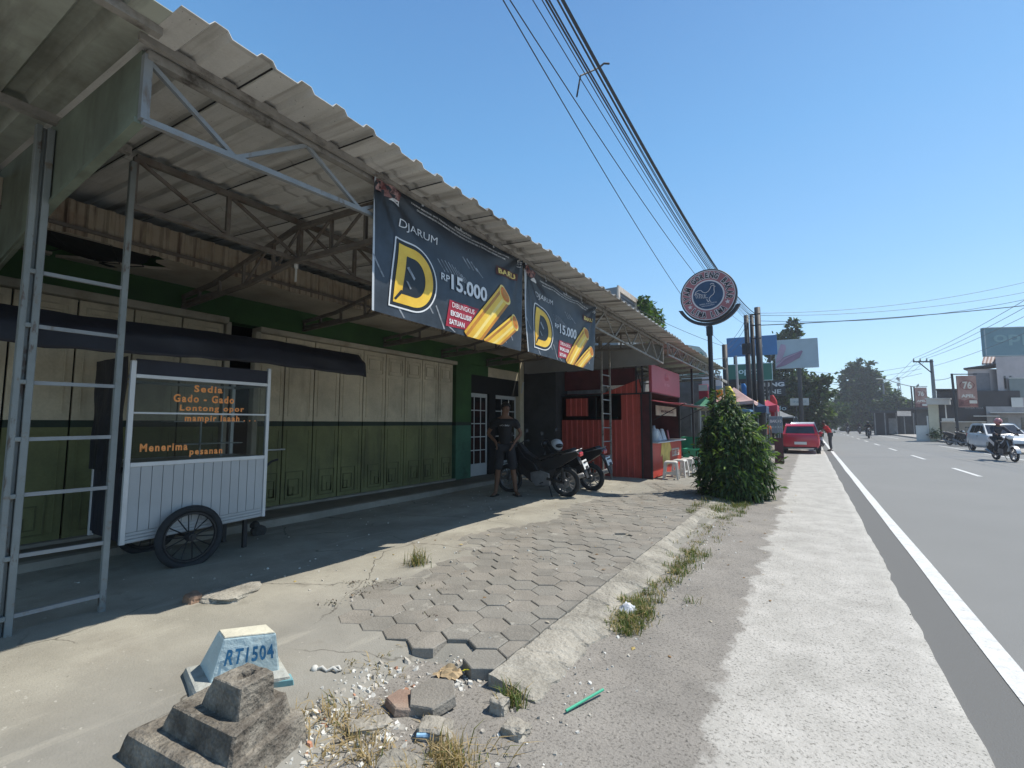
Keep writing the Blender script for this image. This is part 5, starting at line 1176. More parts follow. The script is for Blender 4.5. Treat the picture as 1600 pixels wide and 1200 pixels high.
b = MB(); put_text(b, 'SPESIAL AYAM BAKAR', rect_fn((sx-.17,yf-.004,sz-.205),(.34,0,.02),(0,0,.028),(0,-1,0),0.)); put_text(b, 'DAN LALAPAN', rect_fn((sx-.13,yf-.004,sz-.245),(.25,0,.015),(0,0,.026),(0,-1,0),0.)); b.build('small_lettering', M_sline, disc)

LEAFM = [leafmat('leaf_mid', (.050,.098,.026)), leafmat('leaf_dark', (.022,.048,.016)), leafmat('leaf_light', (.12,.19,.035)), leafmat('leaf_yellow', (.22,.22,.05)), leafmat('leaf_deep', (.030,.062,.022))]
def leaf_quad(mb, p, d, n_, l, w_, mi, bend=.25):
    d = d.normalized(); s = d.cross(n_); s = s.normalized() if s.length > 1e-4 else d.orthogonal().normalized(); u = s.cross(d)
    m1_ = p+d*l*.45+u*bend*l*.12; e_ = p+d*l-u*bend*l*.25
    mb.add([p, m1_+s*w_-u*w_*.25, e_, m1_-s*w_-u*w_*.25, m1_], [(0,1,4),(1,2,4),(2,3,4),(3,0,4)], mi)
rl = random.Random(8)
def rvec(): 
    while True:
        v_ = V((rl.uniform(-1,1), rl.uniform(-1,1), rl.uniform(-1,1)))
        if .05 < v_.length < 1: return v_.normalized()
bush = thing('leafy_bush', 'dense dark green bush with drooping leaves around the foot of the round sign', 'bush', (-1.33,10.35,.03))
lf = MB(); BX, BY = -1.33, 10.35
def brad(z, a):
    prof = [(0,.50),(.25,.60),(.7,.62),(1.1,.54),(1.45,.38),(1.7,.24),(1.95,.13),(2.2,.05)]
    r_ = ptz(prof, z); return r_*(1+.30*nz(math.cos(a)*1.7+4, math.sin(a)*1.7, z*2.0)+.20*nz(math.cos(a)*4, math.sin(a)*4, z*4.5))
for k in range(7000):
    z = 2.2*(1-math.sqrt(rl.random()))**.85*.98+.03 if rl.random() < .5 else rl.uniform(.03,1.6); z = min(z, 2.15)
    a = rl.uniform(0, 6.2832); t = 1-.55*rl.random()**2
    R_ = brad(z, a); rr_ = R_*t; cxz = BX-.05*sst(.8,2,z); p = V((cxz+rr_*math.cos(a), BY+rr_*math.sin(a), z+.03))
    out = V((math.cos(a), math.sin(a), 0)); d = (out*rl.uniform(.2,1.0)+rvec()*.55+V((0,0,-rl.uniform(.1,1.1)))); n_ = (out*.5+V((0,0,.9))+rvec()*.5).normalized()
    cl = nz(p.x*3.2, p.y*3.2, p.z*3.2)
    mi = rl.choices([0,1,2,3,4], [4.5,3,1.0+max(0,cl)*5+(1.5 if p.x > -1.0 else 0),.12+(.5 if p.x > -.85 and p.z < 1.1 else 0),3])[0]  # lighter leaves weighted to the right: sunlit side put into leaf colour
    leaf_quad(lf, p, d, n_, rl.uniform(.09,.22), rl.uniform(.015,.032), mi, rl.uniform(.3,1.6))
for k in range(260):
    z = rl.uniform(1.4,2.20); a = rl.uniform(0,6.28); r_ = .22*(1-(z-1.4)/1.3)+.04; p = V((-1.50+r_*math.cos(a), BY+.05+r_*math.sin(a), z)); leaf_quad(lf, p, V((math.cos(a),math.sin(a),rl.uniform(-.9,.6)))+rvec()*.4, rvec(), rl.uniform(.08,.18), .02, rl.choice((0,0,1,2)))
for k in range(70):
    a = rl.uniform(0,6.28); z = rl.uniform(.2,1.7); R_ = brad(z,a); q = V((BX+R_*math.cos(a), BY+R_*math.sin(a), z)); d = V((math.cos(a),math.sin(a),rl.uniform(-.2,.8)))
    for j in range(7): leaf_quad(lf, q+d*.028*j, d+rvec()*.8+V((0,0,-.4)), rvec(), rl.uniform(.08,.16), .02, rl.choice((0,2,2,4)))
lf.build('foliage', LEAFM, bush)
b = MB()
for k in range(9):
    a = k*.7; b.tube([(BX+.06*math.cos(a),BY+.06*math.sin(a),.02),(BX+.22*math.cos(a),BY+.22*math.sin(a),.6),(BX+.34*math.cos(a+.4),BY+.34*math.sin(a+.4),1.05),(BX+.25*math.cos(a+.8),BY+.25*math.sin(a+.8),1.4)],[.018,.014,.010,.005],5)
b.build('stem', mat('bark', (.12,.09,.06), .9, scale=9, var=.3), bush)
GM = [leafmat('grass_green', (.085,.13,.035)), leafmat('grass_olive', (.15,.155,.06)), leafmat('grass_dry', (.36,.275,.15))]
def blade(mb, p, a, l, lean, w_, mi):
    d = V((math.cos(a), math.sin(a), 0)); s = V((-d.y, d.x, 0))*w_
    p1 = p+d*l*lean*.35+V((0,0,l*.6)); p2 = p+d*l*lean+V((0,0,l*(1-.35*lean)))
    mb.add([p-s, p+s, p1+s*.75, p1-s*.75, p2], [(0,1,2,3),(3,2,4)], mi)
def gh(x, y): return max(gz(x, y), shz(x, y)-.004) if x > -1.5 else gz(x, y)
def tuft(mb, x, y, n, l, spread, wts, lean=.7):
    for k in range(n):
        px, py = x+rl.gauss(0, spread), y+rl.gauss(0, spread); blade(mb, V((px, py, gh(px, py)-.006)), rl.uniform(0, 6.28), l*rl.uniform(.35,1.1), rl.uniform(.1, lean*1.3), rl.uniform(.0022,.0045), rl.choices([0,1,2], wts)[0])
for lab, x, y, n, l, sp, w3 in (('tall thin grass tuft at the border between canopy shadow and pavers', -3.42, 3.60, 120, .20, .05, (2,3,3)), ('green grass tuft at the near broken end of the kerb', -1.40, 2.20, 110, .13, .04, (4,3,2)), ('dry straw coloured tuft at the bottom of the rubble hollow', -1.36, 1.66, 130, .16, .06, (.5,1.5,6))):
    b = MB(); tuft(b, x, y, n, l, sp, w3); tag(b.build('grass_tuft', GM, origin=(x,y,gz(x,y))), lab, 'grass tuft')
b = MB()
for k in range(150):
    x = -1.20+rl.gauss(0,.07); y = rl.choice((rl.uniform(3.35,4.7), rl.uniform(4.75,5.8), rl.uniform(3.3,3.9))); tuft(b, x, y, 16, .095, .03, (4,4,3), 1.)
for k in range(60): x = -1.22+rl.gauss(0,.09); y = rl.uniform(5.8,8); tuft(b, x, y, 8, .06, .03, (2,3,4), 1.)
for k in range(130): x = rl.uniform(-1.75,-1.0); y = rl.uniform(7.9,9.75); tuft(b, x, y, 16, .11 if y > 8.6 else .07, .04, (5,4,1.2), .9)
tag(b.build('kerb_grass', GM), 'patchy green and dry grass along the outer side of the kerb', 'grass', kind='stuff')
b = MB()
for k in range(45): x = rl.gauss(-1.82,.17); y = rl.gauss(1.52,.16); tuft(b, x, y, 12, .09, .035, (.1,.6,8), 1.6)
for k in range(34): x = rl.gauss(-1.42,.10); y = rl.gauss(1.52,.12); tuft(b, x, y, 14, .11, .03, (.1,.8,8), 1.4)
for k in range(14): x = rl.gauss(-2.25,.08); y = rl.gauss(2.05,.1); tuft(b, x, y, 5, .05, .02, (0,1,6), 1.2)
tag(b.build('dry_grass', GM), 'dry straw grass and stalks spread through the rubble', 'grass', kind='stuff')
b = MB()
for x, y in ((-3.35,2.95),(-3.2,3.1),(-3.25,2.75),(-3.5,2.85),(-2.95,3.2),(-2.75,3.15),(-3.25,2.45),(-2.45,2.7)):
    for k in range(26):
        px, py = x+rl.gauss(0,.045), y+rl.gauss(0,.035); leaf_quad(b, V((px,py,gz(px,py)+.012)), rvec()*V((1,1,.3)).length+V((0,0,.2)), V((0,0,1)), rl.uniform(.015,.03), .006, rl.choice((0,1)))
tag(b.build('creeping_weed', [mat('weed_brown', (.085,.062,.048), .9, var=.3), mat('weed_olive', (.10,.095,.055), .9, var=.3)]), 'low brown creeping weeds growing between the near pavers', 'weeds', kind='stuff')
# ------------------------------------------------------------------ neighbours beyond the stall
M_dkwall = mat('dark_wall', (.045,.045,.045), .85, scale=2, var=.25); M_greywall = mat('grey_wall', (.19,.19,.19), .85, scale=2, var=.2, stain=(.11,.11,.105), sscale=1.2)
M_tanw = mat('tan_wall', (.24,.20,.15), .85, scale=2, var=.2, stain=(.15,.12,.09), sscale=1.3); M_rtile = mat('roof_tile', (.20,.12,.09), .85, scale=4, var=.25)
M_dkst = mat('dark_steel', (.024,.025,.029), .6, scale=4, var=.25); M_shadeg = mat('shade_glass', (.012,.014,.018), .15, var=.1, spec=.6)
nb_ = thing('neighbour_shop', 'dark fronted shop unit with a rusty red upper wall behind the red stall', 'building', (-8, 15, .0))
b = MB(); b.box(-13,11.75,-.1,-6.0,12.5,3.30,0); b.box(-13,12.5,-.1,-6.02,26,3.55,1); b.box(-5.985,12.3,2.45,-4.9,12.34,3.0,2); b.box(-4.88,12.3,2.55,-3.9,12.34,3.0,2); b.build('wall', [M_dkwall, M_greywall, M_redd], nb_)
b = MB()
for k in range(4): y = 15.4+k*2.4; b.box(-6.03,y,.1,-5.99,y+2.1,2.5)
b.build('roller_shutter', mat('shutter_grey', (.16,.16,.155), .7, scale=3, var=.15), nb_)
for y0, y1, z0, z1, m_ in ((15.7,17.6,1.2,2.7,M_tanw),(15.6,19,2.75,3.35,M_poster)): b = MB(); b.box(-5.98,y0,z0,-5.94,y1,z1); b.build('notice_board', m_, nb_)
c2 = thing('steel_canopy', 'dark sheet canopy on latticed trusses beyond the red stall', 'canopy', (-4.5,16,.1))
b = MB(); prf = [(11.9+.125*i, .03 if (i//2) % 2 else 0) for i in range(0, 68)]
n_ = len(prf); vs = []
for i in range(5):
    for y, h in prf: x = -2.72-i*.85; vs.append((x, y, 3.60+.006*(y-12)+h-.03*i))
b.add(vs, [(i*n_+j, i*n_+j+1, (i+1)*n_+j+1, (i+1)*n_+j) for i in range(4) for j in range(n_-1)]); o = b.build('roof_sheet', M_roofg, c2); sd_ = o.modifiers.new('s','SOLIDIFY'); sd_.thickness = .004; sd_.offset = 1
for X in (-2.95, -4.4):
    b = MB()
    for k in range(16):
        y0, y1 = 12+k*.52, 12.52+k*.52; zt = lambda y: 3.52+.006*(y-12); zb = lambda y: 3.24+.002*(y-12)
        b.beam((X,y0,zt(y0)),(X,y1,zt(y1)),.04,.04); b.beam((X,y0,zb(y0)),(X,y1,zb(y1)),.04,.04); b.beam((X,y0,zb(y0) if k%2 else zt(y0)),(X,y1,zt(y1) if k%2 else zb(y1)),.025,.025)
        b.beam((X,y0,zb(y0)),(X,y0,zt(y0)),.02,.02)
    b.build('front_truss' if X > -3 else 'inner_truss', M_steelg, c2)
b = MB()
for k in range(6): y = 12.6+k*1.5; b.beam((-2.95,y,3.28),(-6,y,3.22),.05,.05); b.beam((-2.95,y,3.5),(-6,y,3.42),.04,.04)
b.build('cross_truss', M_steelg, c2)
for y in (15.8, 20.2): b = MB(); b.beam((-3.15,y,.05),(-3.15,y,3.5),.06,.06); b.build('post', M_dkst, c2)
b = MB(); b.box(-2.75,19.0,3.1,-2.7,20.3,3.2); b.build('gutter_end', M_steelg, c2)
ac = thing('rooftop_block', 'grey rooftop block with louvred panels and trailing plants above the canopy', 'building', (-6.3,18,3.5))
b = MB(); b.box(-7.35,15.9,3.5,-5.62,20.6,6.40,0); b.build('wall', mat('blue_grey_wall', (.17,.19,.21), .85, scale=2, var=.12), ac)
b = MB(); b.box(-5.62,15.88,5.2,-5.56,16.05,6.45); b.box(-5.62,16.05,6.25,-5.56,18.0,6.45); b.box(-5.62,17.85,5.2,-5.56,18.0,6.25); b.box(-5.62,20.5,5.0,-5.56,20.65,6.42); b.box(-5.62,18.0,6.33,-5.57,20.5,6.45); b.build('trim', M_poster, ac)
b = MB()
for k in range(9): b.obox((-5.60,16.95,5.3+k*.105),((0,1,0),(1,0,-.6),(0,0,1)),(.9,.03,.01))
b.box(-5.619,16.05,5.2,-5.612,17.85,6.25); b.build('louvre', mat('louvre_grey', (.10,.115,.135), .6, var=.1), ac)
b = MB(); b.box(-5.619,18.0,4.6,-5.60,20.5,6.33); b.build('dark_panel', M_dkwall, ac)
b = MB()
for k in range(900):
    y = rl.uniform(17.9,20.7); zt = 6.55-.10*(y-18)+.30*nz(y*2,1); p = V((-5.55+rl.uniform(0,.35), y, zt-abs(rl.gauss(0,.55)))); leaf_quad(b, p, rvec()+V((.3,0,-.6)), rvec(), rl.uniform(.14,.30), .045, rl.choice((0,1,2,4)))
tag(b.build('trailing_plant', LEAFM, origin=(-5.5,19,5.2)), 'green trailing plant hanging over the rooftop block', 'plant')
b = MB()
for k in range(26): a = rl.uniform(0,6.28); leaf_quad(b, V((-4.6,17.2,4.0+rl.uniform(0,.45))), V((math.cos(a),math.sin(a),.7)), rvec(), rl.uniform(.12,.25), .035, rl.choice((0,1)))
b.tube([(-4.6,17.2,3.55),(-4.6,17.2,4.3)],.012,5,1); tag(b.build('roof_sapling', LEAFM, origin=(-4.6,17.2,3.6)), 'small leafy sapling growing on the far end of the canopy roof', 'plant')
b = MB(); b.box(-4.0,15.2,3.62,-3.2,16.4,3.95); b.box(-3.9,15.3,3.95,-3.3,16.3,4.0); tag(b.build('roof_box', M_steelg, origin=(-3.6,15.8,3.6), bevel=.02), 'grey metal box lying on the roof edge of the dark canopy', 'box') if False else None

def signboard(name, label, cat, c, wdt, h, yaw, face, texts, frame=None, depth=.15, legs=None, stripe=None, group=None):
    """board centred at c, facing -y turned by yaw; texts: (string, x0, x1, z0, z1, material, bold) in board fractions"""
    root = thing(name, label, cat, (c[0], c[1], 0), group=group); ca, sa = math.cos(yaw), math.sin(yaw); ux = V((ca, sa, 0)); nn = V((sa, -ca, 0)); c = V(c)
    b = MB(); b.obox(c+nn*(-depth/2), (ux, nn, (0,0,1)), (wdt/2, depth/2, h/2)); o = b.build('panel', face, root, bevel=.01)
    if frame:
        b = MB(); t = .03*h
        for s in (-1,1): b.obox(c+V((0,0,s*(h/2-t/2)))+nn*.01, (ux, nn, (0,0,1)), (wdt/2+.02, .02, t/2)); b.obox(c+ux*(s*(wdt/2-t/2))+nn*.012, (ux, nn, (0,0,1)), (t/2, .02, h/2-t))
        b.build('frame', frame, root)
    if stripe:
        z0, z1, m_ = stripe; b = MB(); b.obox(c+V((0,0,((z0+z1)/2-.5)*h))+nn*.006, (ux, nn, (0,0,1)), (wdt/2*.985, .004, (z1-z0)*h/2)); b.build('stripe', m_, o)
    for s, x0, x1, z0, z1, m_, bo in texts:
        b = MB(); put_text(b, s, rect_fn(c+ux*((x0-.5)*wdt)+V((0,0,(z0-.5)*h)), ux*((x1-x0)*wdt), V((0,0,(z1-z0)*h)), nn, .03), bold=bo); b.build('lettering', m_, o)
    for k, (dx, w_) in enumerate(legs or []):
        b = MB(); p = c+ux*dx-nn*(depth/2+.02+w_); b.tube([(p.x,p.y,-.02),(p.x,p.y,c.z+h/2-.1)], w_, 10); b.build('post', M_dkst, root)
    return root
M_sgblue = mat('board_blue', (.035,.15,.34), .5, scale=.6, var=.1); M_sggreen = mat('board_green', (.012,.12,.085), .5, scale=.6, var=.1); M_sgpale = mat('board_pale', (.30,.37,.41), .5, scale=.4, var=.1)
M_sgtext = mat('board_text', (.50,.62,.62), .5, var=.05); M_sgblack = mat('board_black', (.016,.022,.028), .5, scale=.6, var=.2); M_sgteal = mat('board_teal', (.135,.225,.26), .5, scale=.6, var=.1)
M_sgvt = mat('board_blue_text', (.20,.33,.46), .5, var=.05); M_purple = mat('phone_purple', (.20,.12,.19), .4, scale=.5, var=.2); M_purpl = mat('phone_mauve', (.34,.24,.32), .4, scale=.5, var=.2)
A_ = R(6)
signboard('billboard', 'blue billboard reading vivo above the green one behind the poles', 'billboard', (-3.52,40,7.46), 3.45, 1.50, A_, M_sgblue, [('vivo',.27,.73,.36,.66,M_sgvt,.04)], legs=[(-1.2,.09),(1.2,.09)])
signboard('billboard', 'green billboard reading oppo below the blue one behind the poles', 'billboard', (-3.68,39.6,5.40), 3.05, 1.33, A_, M_sggreen, [('oppo',.25,.72,.32,.66,M_sgtext,.02)], frame=M_sgtext, legs=[(-1.1,.09),(1.1,.09)])
pb = signboard('billboard', 'large pale billboard picturing two mauve phones in front of the trees', 'billboard', (-.80,55,8.58), 3.75, 2.95, R(8), M_sgpale, [], depth=.25, legs=[(0.2,.2)])
for poly, m_, e in (([(-1.9,-.55),(-1.35,1.05),(-.95,.95),(-.9,.55),(-1.3,-.5),(-1.9,-1.0)], M_purpl, .04), ([(-2.0,-1.25),(-1.2,-.35),(.45,.28),(.55,.18),(.25,-.45),(-1.0,-1.15),(-1.95,-1.40)], M_purple, .06), ([(-1.95,-1.2),(-1.15,-.40),(.42,.22),(.30,.14),(-1.0,-.5),(-1.85,-1.3)], M_purpl, .075)):
    b = MB(); ca, sa = math.cos(R(8)), math.sin(R(8)); poly = [(max(-1.85,a), c) for a, c in poly]
    b.prism(poly, lambda a, z, c: (-.80+a*ca+sa*c, 55+a*sa-ca*c, 8.58+z), e, e+.02); b.build('phone_picture', m_, pb.children[0])
dk = signboard('shop_sign', 'black shop sign with white capital lettering on the far dark shop', 'sign', (-3.9,46,4.55), 4.6, 1.35, R(3), M_sgblack, [('SAMSUNG',.28,.985,.60,.88,M_bw,.05),('C FONE',.38,.93,.14,.42,M_bw,.02)], legs=[(-2,.08)])
signboard('shop_sign', 'small white rounded roadside sign under the large tree', 'sign', (-.80,58,3.80), 1.70, .75, R(3), mat('board_offwhite', (.42,.44,.43), .6, scale=2, var=.1), [('INDO',.15,.85,.35,.65,M_sgteal,.0)], legs=[(-.3,.05)])
signboard('shop_sign', 'dark low sign with pale round letters over the grey tent roof', 'sign', (-2.05,42,2.72), 1.3, .42, R(3), M_dkwall, [('ndo',.2,.95,.1,.9,M_sgtext,.0)], legs=[(.4,.04)])
signboard('food_sign', 'grey blue food stall board reading BAKSO behind the bush', 'sign', (-1.46,27,1.45), .62, .85, 0, mat('board_greyblue', (.14,.19,.23), .6, scale=2, var=.15), [('BAKSO',.15,.95,.62,.80,M_bw,.04),('MIE AYAM',.12,.92,.30,.42,M_sgtext,.0)], legs=[(-.28,.02),(.28,.02)])
# menu stand
af = thing('menu_stand', 'dark red folding menu stand with round dish pictures at the roadside', 'sign stand', (-1.0,20.2,0))
for s in (-1,1):
    b = MB(); b.hexa([(-1.15,20.2+s*.22,.02),(-.86,20.2+s*.22,.02),(-.86,20.2+s*.24,.02),(-1.15,20.2+s*.24,.02),(-1.14,20.2+s*.02,.97),(-.87,20.2+s*.02,.97),(-.87,20.2+s*.045,.97),(-1.14,20.2+s*.045,.97)]); o = b.build('panel', M_redd if s < 0 else M_dkst, af)
    if s < 0:
        for k in range(3):
            for q in range(2): b = MB(); z = .25+.22*k; b.lathe([(0,0),(.055,0),(.055,.006),(0,.006)], 12, (-1.08+.15*q, 20.2-.235+.22*(z)/.97*.93, z), (0,-1,.2)); b.build('dish_picture', mat('dish_tan', (.36,.20,.11), .6, scale=20, var=.4), o)
# arch-topped shop and its signs on the left beyond the canopy
sh2 = thing('white_shop', 'white shop with an arched teal striped gable beyond the canopies', 'building', (-5.2,24,0))
b = MB(); b.box(-9,22,0,-3.62,27,3.5,0); b.prism([(-3.62,3.5),(-3.62,4.2),(-3.72,4.62),(-4.0,4.92),(-4.5,5.05),(-7,5.05),(-7,3.5)], lambda a, z, c: (a, c, z), 21.9, 22.05, 1); b.box(-7,22.05,3.5,-3.7,27,3.6,0); b.build('wall', [M_greywall, mat('white_teal_wall', (.50,.56,.54), .7, scale=1, var=.1)], sh2)
for x0 in (-4.55,-4.05): b = MB(); b.prism([(x0,3.7),(x0,4.5),(x0+.12,4.68),(x0+.24,4.5),(x0+.24,3.7)], lambda a, z, c: (a, c, z), 21.86, 21.905); b.build('teal_stripe', mat('teal_stripe', (.02,.20,.16), .6, var=.1), sh2)
signboard('hanging_sign', 'white and blue shop board above the orange one beyond the canopy', 'sign', (-3.45,21.4,3.22), .80, .62, 0, M_bw, [], stripe=(0,.30,M_sgvt))
signboard('hanging_sign', 'red and white square board left of the orange board', 'sign', (-3.72,20.9,2.85), .36, .60, 0, mat('board_crimson', (.36,.03,.06), .6, var=.1), [], stripe=(.55,.97,M_bw))
signboard('hanging_sign', 'bright orange board with a dark mark beyond the canopy', 'sign', (-3.22,21.2,2.72), .42, .40, R(12), mat('board_orange', (.72,.24,.02), .6, var=.1), [('3',.4,.6,.3,.75,M_redd,.1)])
# tents
def tent(label, cx, cy, hw, hd, ze, za, m, cat='tent', valance=.12, poles=True, name='market_tent'):
    t = thing(name, label, cat, (cx, cy, 0)); b = MB(); N = 8
    cs = [(-hw,-hd),(hw,-hd),(hw,hd),(-hw,hd)]
    for k in range(4):
        a, c = cs[k], cs[(k+1)%4]
        b.grid(N, 6, lambda u, v: (cx+(a[0]+(c[0]-a[0])*u)*(1-v), cy+(a[1]+(c[1]-a[1])*u)*(1-v), ze+(za-ze)*(v**1.25)-.05*math.sin(math.pi*u)*(1-v)))
        b.grid(N, 2, lambda u, v: (cx+a[0]+(c[0]-a[0])*u, cy+a[1]+(c[1]-a[1])*u, ze-.05*math.sin(math.pi*u)-valance*v*(1+.3*math.sin(u*25))))
    o = b.build('canvas', m, t, smooth=False)
    if poles:
        for x, y in cs: b = MB(); b.tube([(cx+x*.97,cy+y*.97,0),(cx+x*.97,cy+y*.97,ze)],.02,6); b.build('pole', M_steel, t)
    return t
M_pink = mat('pink_canvas', (.50,.26,.24), .8, scale=1.2, var=.25, col2=(.56,.40,.37)); M_btarp = mat('blue_tarp', (.02,.05,.11), .6, scale=2, var=.3); M_rtarp = mat('red_tarp', (.36,.03,.06), .7, scale=2, var=.25)
tent('faded pink pointed tent top behind the bush', -2.62, 21.6, .80, .9, 2.42, 3.03, M_pink)
tent('sagging dark blue tarpaulin shelter next to the pink tent', -2.05, 23.0, .55, .8, 2.25, 2.55, M_btarp, 'tarpaulin', .28, name='tarp_shelter')
tent('red stall tarpaulin right of the dark utility poles', -1.62, 25.0, .42, .9, 2.35, 2.62, M_rtarp, 'tarpaulin', .25, name='tarp_shelter')
tent('grey low tent roof farther along under the dark sign', -1.95, 38, 1.1, 1.5, 2.0, 2.55, mat('grey_canvas', (.22,.23,.23), .8, var=.2), 'tent', .10)
tent('yellow sun faded awning tent farther behind the red tarpaulin', -2.2, 29.5, .7, 1.0, 2.5, 2.95, mat('yellow_canvas', (.55,.36,.06), .8, scale=2, var=.2))
tent('small green and white tent between the pink tent and the white shop', -3.35, 19.2, .42, .7, 2.2, 2.55, mat('green_canvas', (.06,.22,.14), .8, scale=2, var=.3))
for k, (x, y, h, cl, lab) in enumerate([(-1.78,29.0,3.1,(.40,.03,.04),'red vertical flag banner on a thin pole behind the food board'),(-2.55,18.4,2.9,(.62,.52,.10),'yellow vertical flag banner on a thin pole behind the bush top'),(-2.9,26.5,3.6,(.03,.16,.40),'blue vertical flag banner on a thin pole beyond the pink tent')]):
    t = thing('flag_banner', lab, 'flag', (x,y,0), group='vertical flag banners by the stalls'); b = MB(); b.tube([(x,y,0),(x,y,h)],.015,6); b.build('pole', M_steel, t)
    b = MB(); b.grid(4,12,lambda u,v:(x+.02+.34*u*(1-.5*max(0,v-.8)*5*u), y+.05*math.sin(u*4+v*3), h-1.7+1.65*v)); o = b.build('cloth', mat('flag_%s' % ('red','yellow','blue')[k], cl, .8, var=.15), t, smooth=True); q = o.modifiers.new('s','SOLIDIFY'); q.thickness = .006
for k, (x, y, cl, lab) in enumerate([(-2.75,17.3,(.36,.30,.22),'tan wooden hawker cart parked between the crates and the bush'),(-2.3,20.0,(.08,.20,.34),'blue hawker cart under the pink tent')]):
    t = thing('hawker_cart', lab, 'food cart', (x,y,0)); m_ = mat(('cart_tan','cart_blue')[k], cl, .7, scale=4, var=.2)
    b = MB(); b.box(x-.35,y-.5,.45,x+.35,y+.5,1.05); b.build('cabinet', m_, t, bevel=.015); b = MB(); b.box(x-.35,y-.5,1.06,x+.35,y+.5,1.6); b.build('glass_case', M_glass, t); b = MB(); b.box(x-.45,y-.6,1.95,x+.45,y+.6,2.03); b.build('roof', m_, t, bevel=.01)
    for sx_ in (-.36,.36):
        for sy_ in (-.5,.5): b = MB(); b.box(x+sx_-.02,y+sy_-.02,.3,x+sx_+.02,y+sy_+.02,1.95); b.build('post', M_alu, t)
        w_ = MB(); w_.torus((x+sx_*1.15,y,.33),(1,0,0),.29,.035,22,6); w_.build('wheel', M_tyre, t, smooth=True)
# row of plain shops farther on the left
rs_ = random.Random(4)
for k, (y0, y1, x1, h, m_, lab) in enumerate([(27.5,33,-3.6,3.4,M_tanw,'tan walled low shop behind the market tents'),(33.5,41,-3.4,4.2,M_dkwall,'dark shop front under the blue and green billboards'),(44,52,-3.2,5.2,M_sgblack,'tall black shop front carrying the white lettered sign'),(53,66,-4.5,4.5,M_greywall,'grey shop beyond the black shop front on the left')]):
    t = thing('roadside_shop', lab, 'building', (x1-3,(y0+y1)/2,0)); b = MB(); b.box(-14,y0,0,x1,y1,h); b.build('wall', m_, t)
    b = MB(); b.box(-14.2,y0-.15,h,x1+.5,y1+.15,h+.18); b.build('roof', M_dkst, t); b = MB(); n_ = 2
    for q in range(n_): a0 = y0+.4+(y1-y0-.4)*q/n_; b = MB(); b.box(x1-.02,a0,.1,x1+.02,a0+(y1-y0-.8)/n_-.2,2.6); b.build('roller_shutter', MATS['shutter_grey'] if q else M_dkst, t)
    b = MB(); b.grid(4,8,lambda u,v:(x1+1.3*u,y0+.2+(y1-y0-.4)*v,2.9-.4*u)); b.build('awning', rs_.choice((M_steelg, M_roofg)), t)
# utility poles and cables
for x, y, h, r_, lab in ((-1.76,23.4,6.72,.145,'tallest dark utility pole, front right of the pole cluster'),(-2.03,23.7,6.50,.10,'slim dark utility pole in the middle of the cluster'),(-2.22,23.4,6.42,.12,'dark utility pole wrapped with cable loops, left of the cluster'),(-3.02,22.3,4.98,.13,'short dark utility pole standing apart left of the blue billboard')):
    t = thing('utility_pole', lab, 'pole', (x,y,0), group='utility poles'); b = MB(); b.tube([(x,y,-.1),(x,y,h)],[r_,r_*.85],12); b.build('shaft', M_dkst, t, smooth=True)
    if x < -2.1 and x > -2.5:
        for k in range(5): b = MB(); z = 4.0+k*.45; b.torus((x-.02,y-.2,z),(1,.2,.1),.16+.03*(k%2),.018,16,5); b.build('cable_loop', M_dkst, t)
        b = MB(); b.box(x-.2,y-.28,4.6,x+.15,y-.1,5.1); b.build('junction_box', M_dkst, t, bevel=.02)
    if x > -1.8:
        for z in (6.4,5.9,5.3): b = MB(); b.beam((x-.3,y-.1,z),(x+.12,y-.1,z),.05,.05); b.build('bracket', M_dkst, t)
b = MB(); b.tube([(-2.56,22.6,-.1),(-2.50,21.5,2.0),(-2.545,22,4.42)][::2],[.055,.045],8); tag(b.build('leaning_pole', mat('pale_pole', (.30,.31,.32), .6, var=.15), origin=(-2.56,22.6,0)), 'slim pale leaning post in front of the green billboard', 'pole')
CG = 'cables strung overhead along the road'
def cable(label, f, r_, group=CG, n=44, m=M_dkst):
    b = MB(); b.tube([f(i/n) for i in range(n+1)], r_, 5); p = f(0); return tag(b.build('overhead_cable', m, origin=p), label, 'cable', group)
def para(Y0, z0, Y1, z1, c, x0, x1, ya=-9.):
    b_ = (z1-z0)/(Y1-Y0)-c*(Y1+Y0); a_ = z0-b_*Y0-c*Y0*Y0
    return lambda t: V((x0+(x1-x0)*t, ya+(Y1-ya)*t, a_+b_*(ya+(Y1-ya)*t)+c*(ya+(Y1-ya)*t)**2))
LB = 'thin dark overhead cable in the bundle running to the utility poles'
cable('thickest dark overhead cable at the right edge of the bundle', para(4.0,5.83,23.4,6.45,.0054,-2.0,-1.85), .017)
for z0, z1, r_, c_ in ((5.90,6.35,0.0072,.0054),(5.86,6.30,0.0072,.0056),(5.80,6.25,0.0084,.0054),(5.76,6.2,0.0060,.0055),(5.66,6.28,0.0096,.0056),(5.58,6.05,0.0072,.0052),(5.52,6.15,0.0060,.0055),(5.44,5.9,0.0054,.0053),(5.36,6.1,0.0048,.0058)):
    cable(LB, para(3.8,z0,23.4,z1,c_,-2.0+rl.uniform(-.03,.03),-1.9+rl.uniform(-.12,.1)), r_)
cable('single thin cable just left of the overhead bundle', para(3.1,5.10,23.4,5.95,.0054,-1.90,-2.15), .0055)
cable('lowest overhead cable, leftmost in the sky, passing behind the round sign', para(3.0,5.02,22.2,4.95,.0049,-1.37,-3.0), .0055)
b = MB(); b.tube([(-2.0,5.15,5.88),(-2.06,5.0,5.75),(-2.1,4.82,5.60),(-2.12,4.75,5.30)],.010,6); b.tube([(-2.0,5.15,5.88),(-1.95,5.2,5.95),(-1.9,5.25,5.96)],.012,6); tag(b.build('cable_tie', M_dkst, origin=(-2,5.15,5.88)), 'loose cable end hanging from the overhead bundle', 'cable')
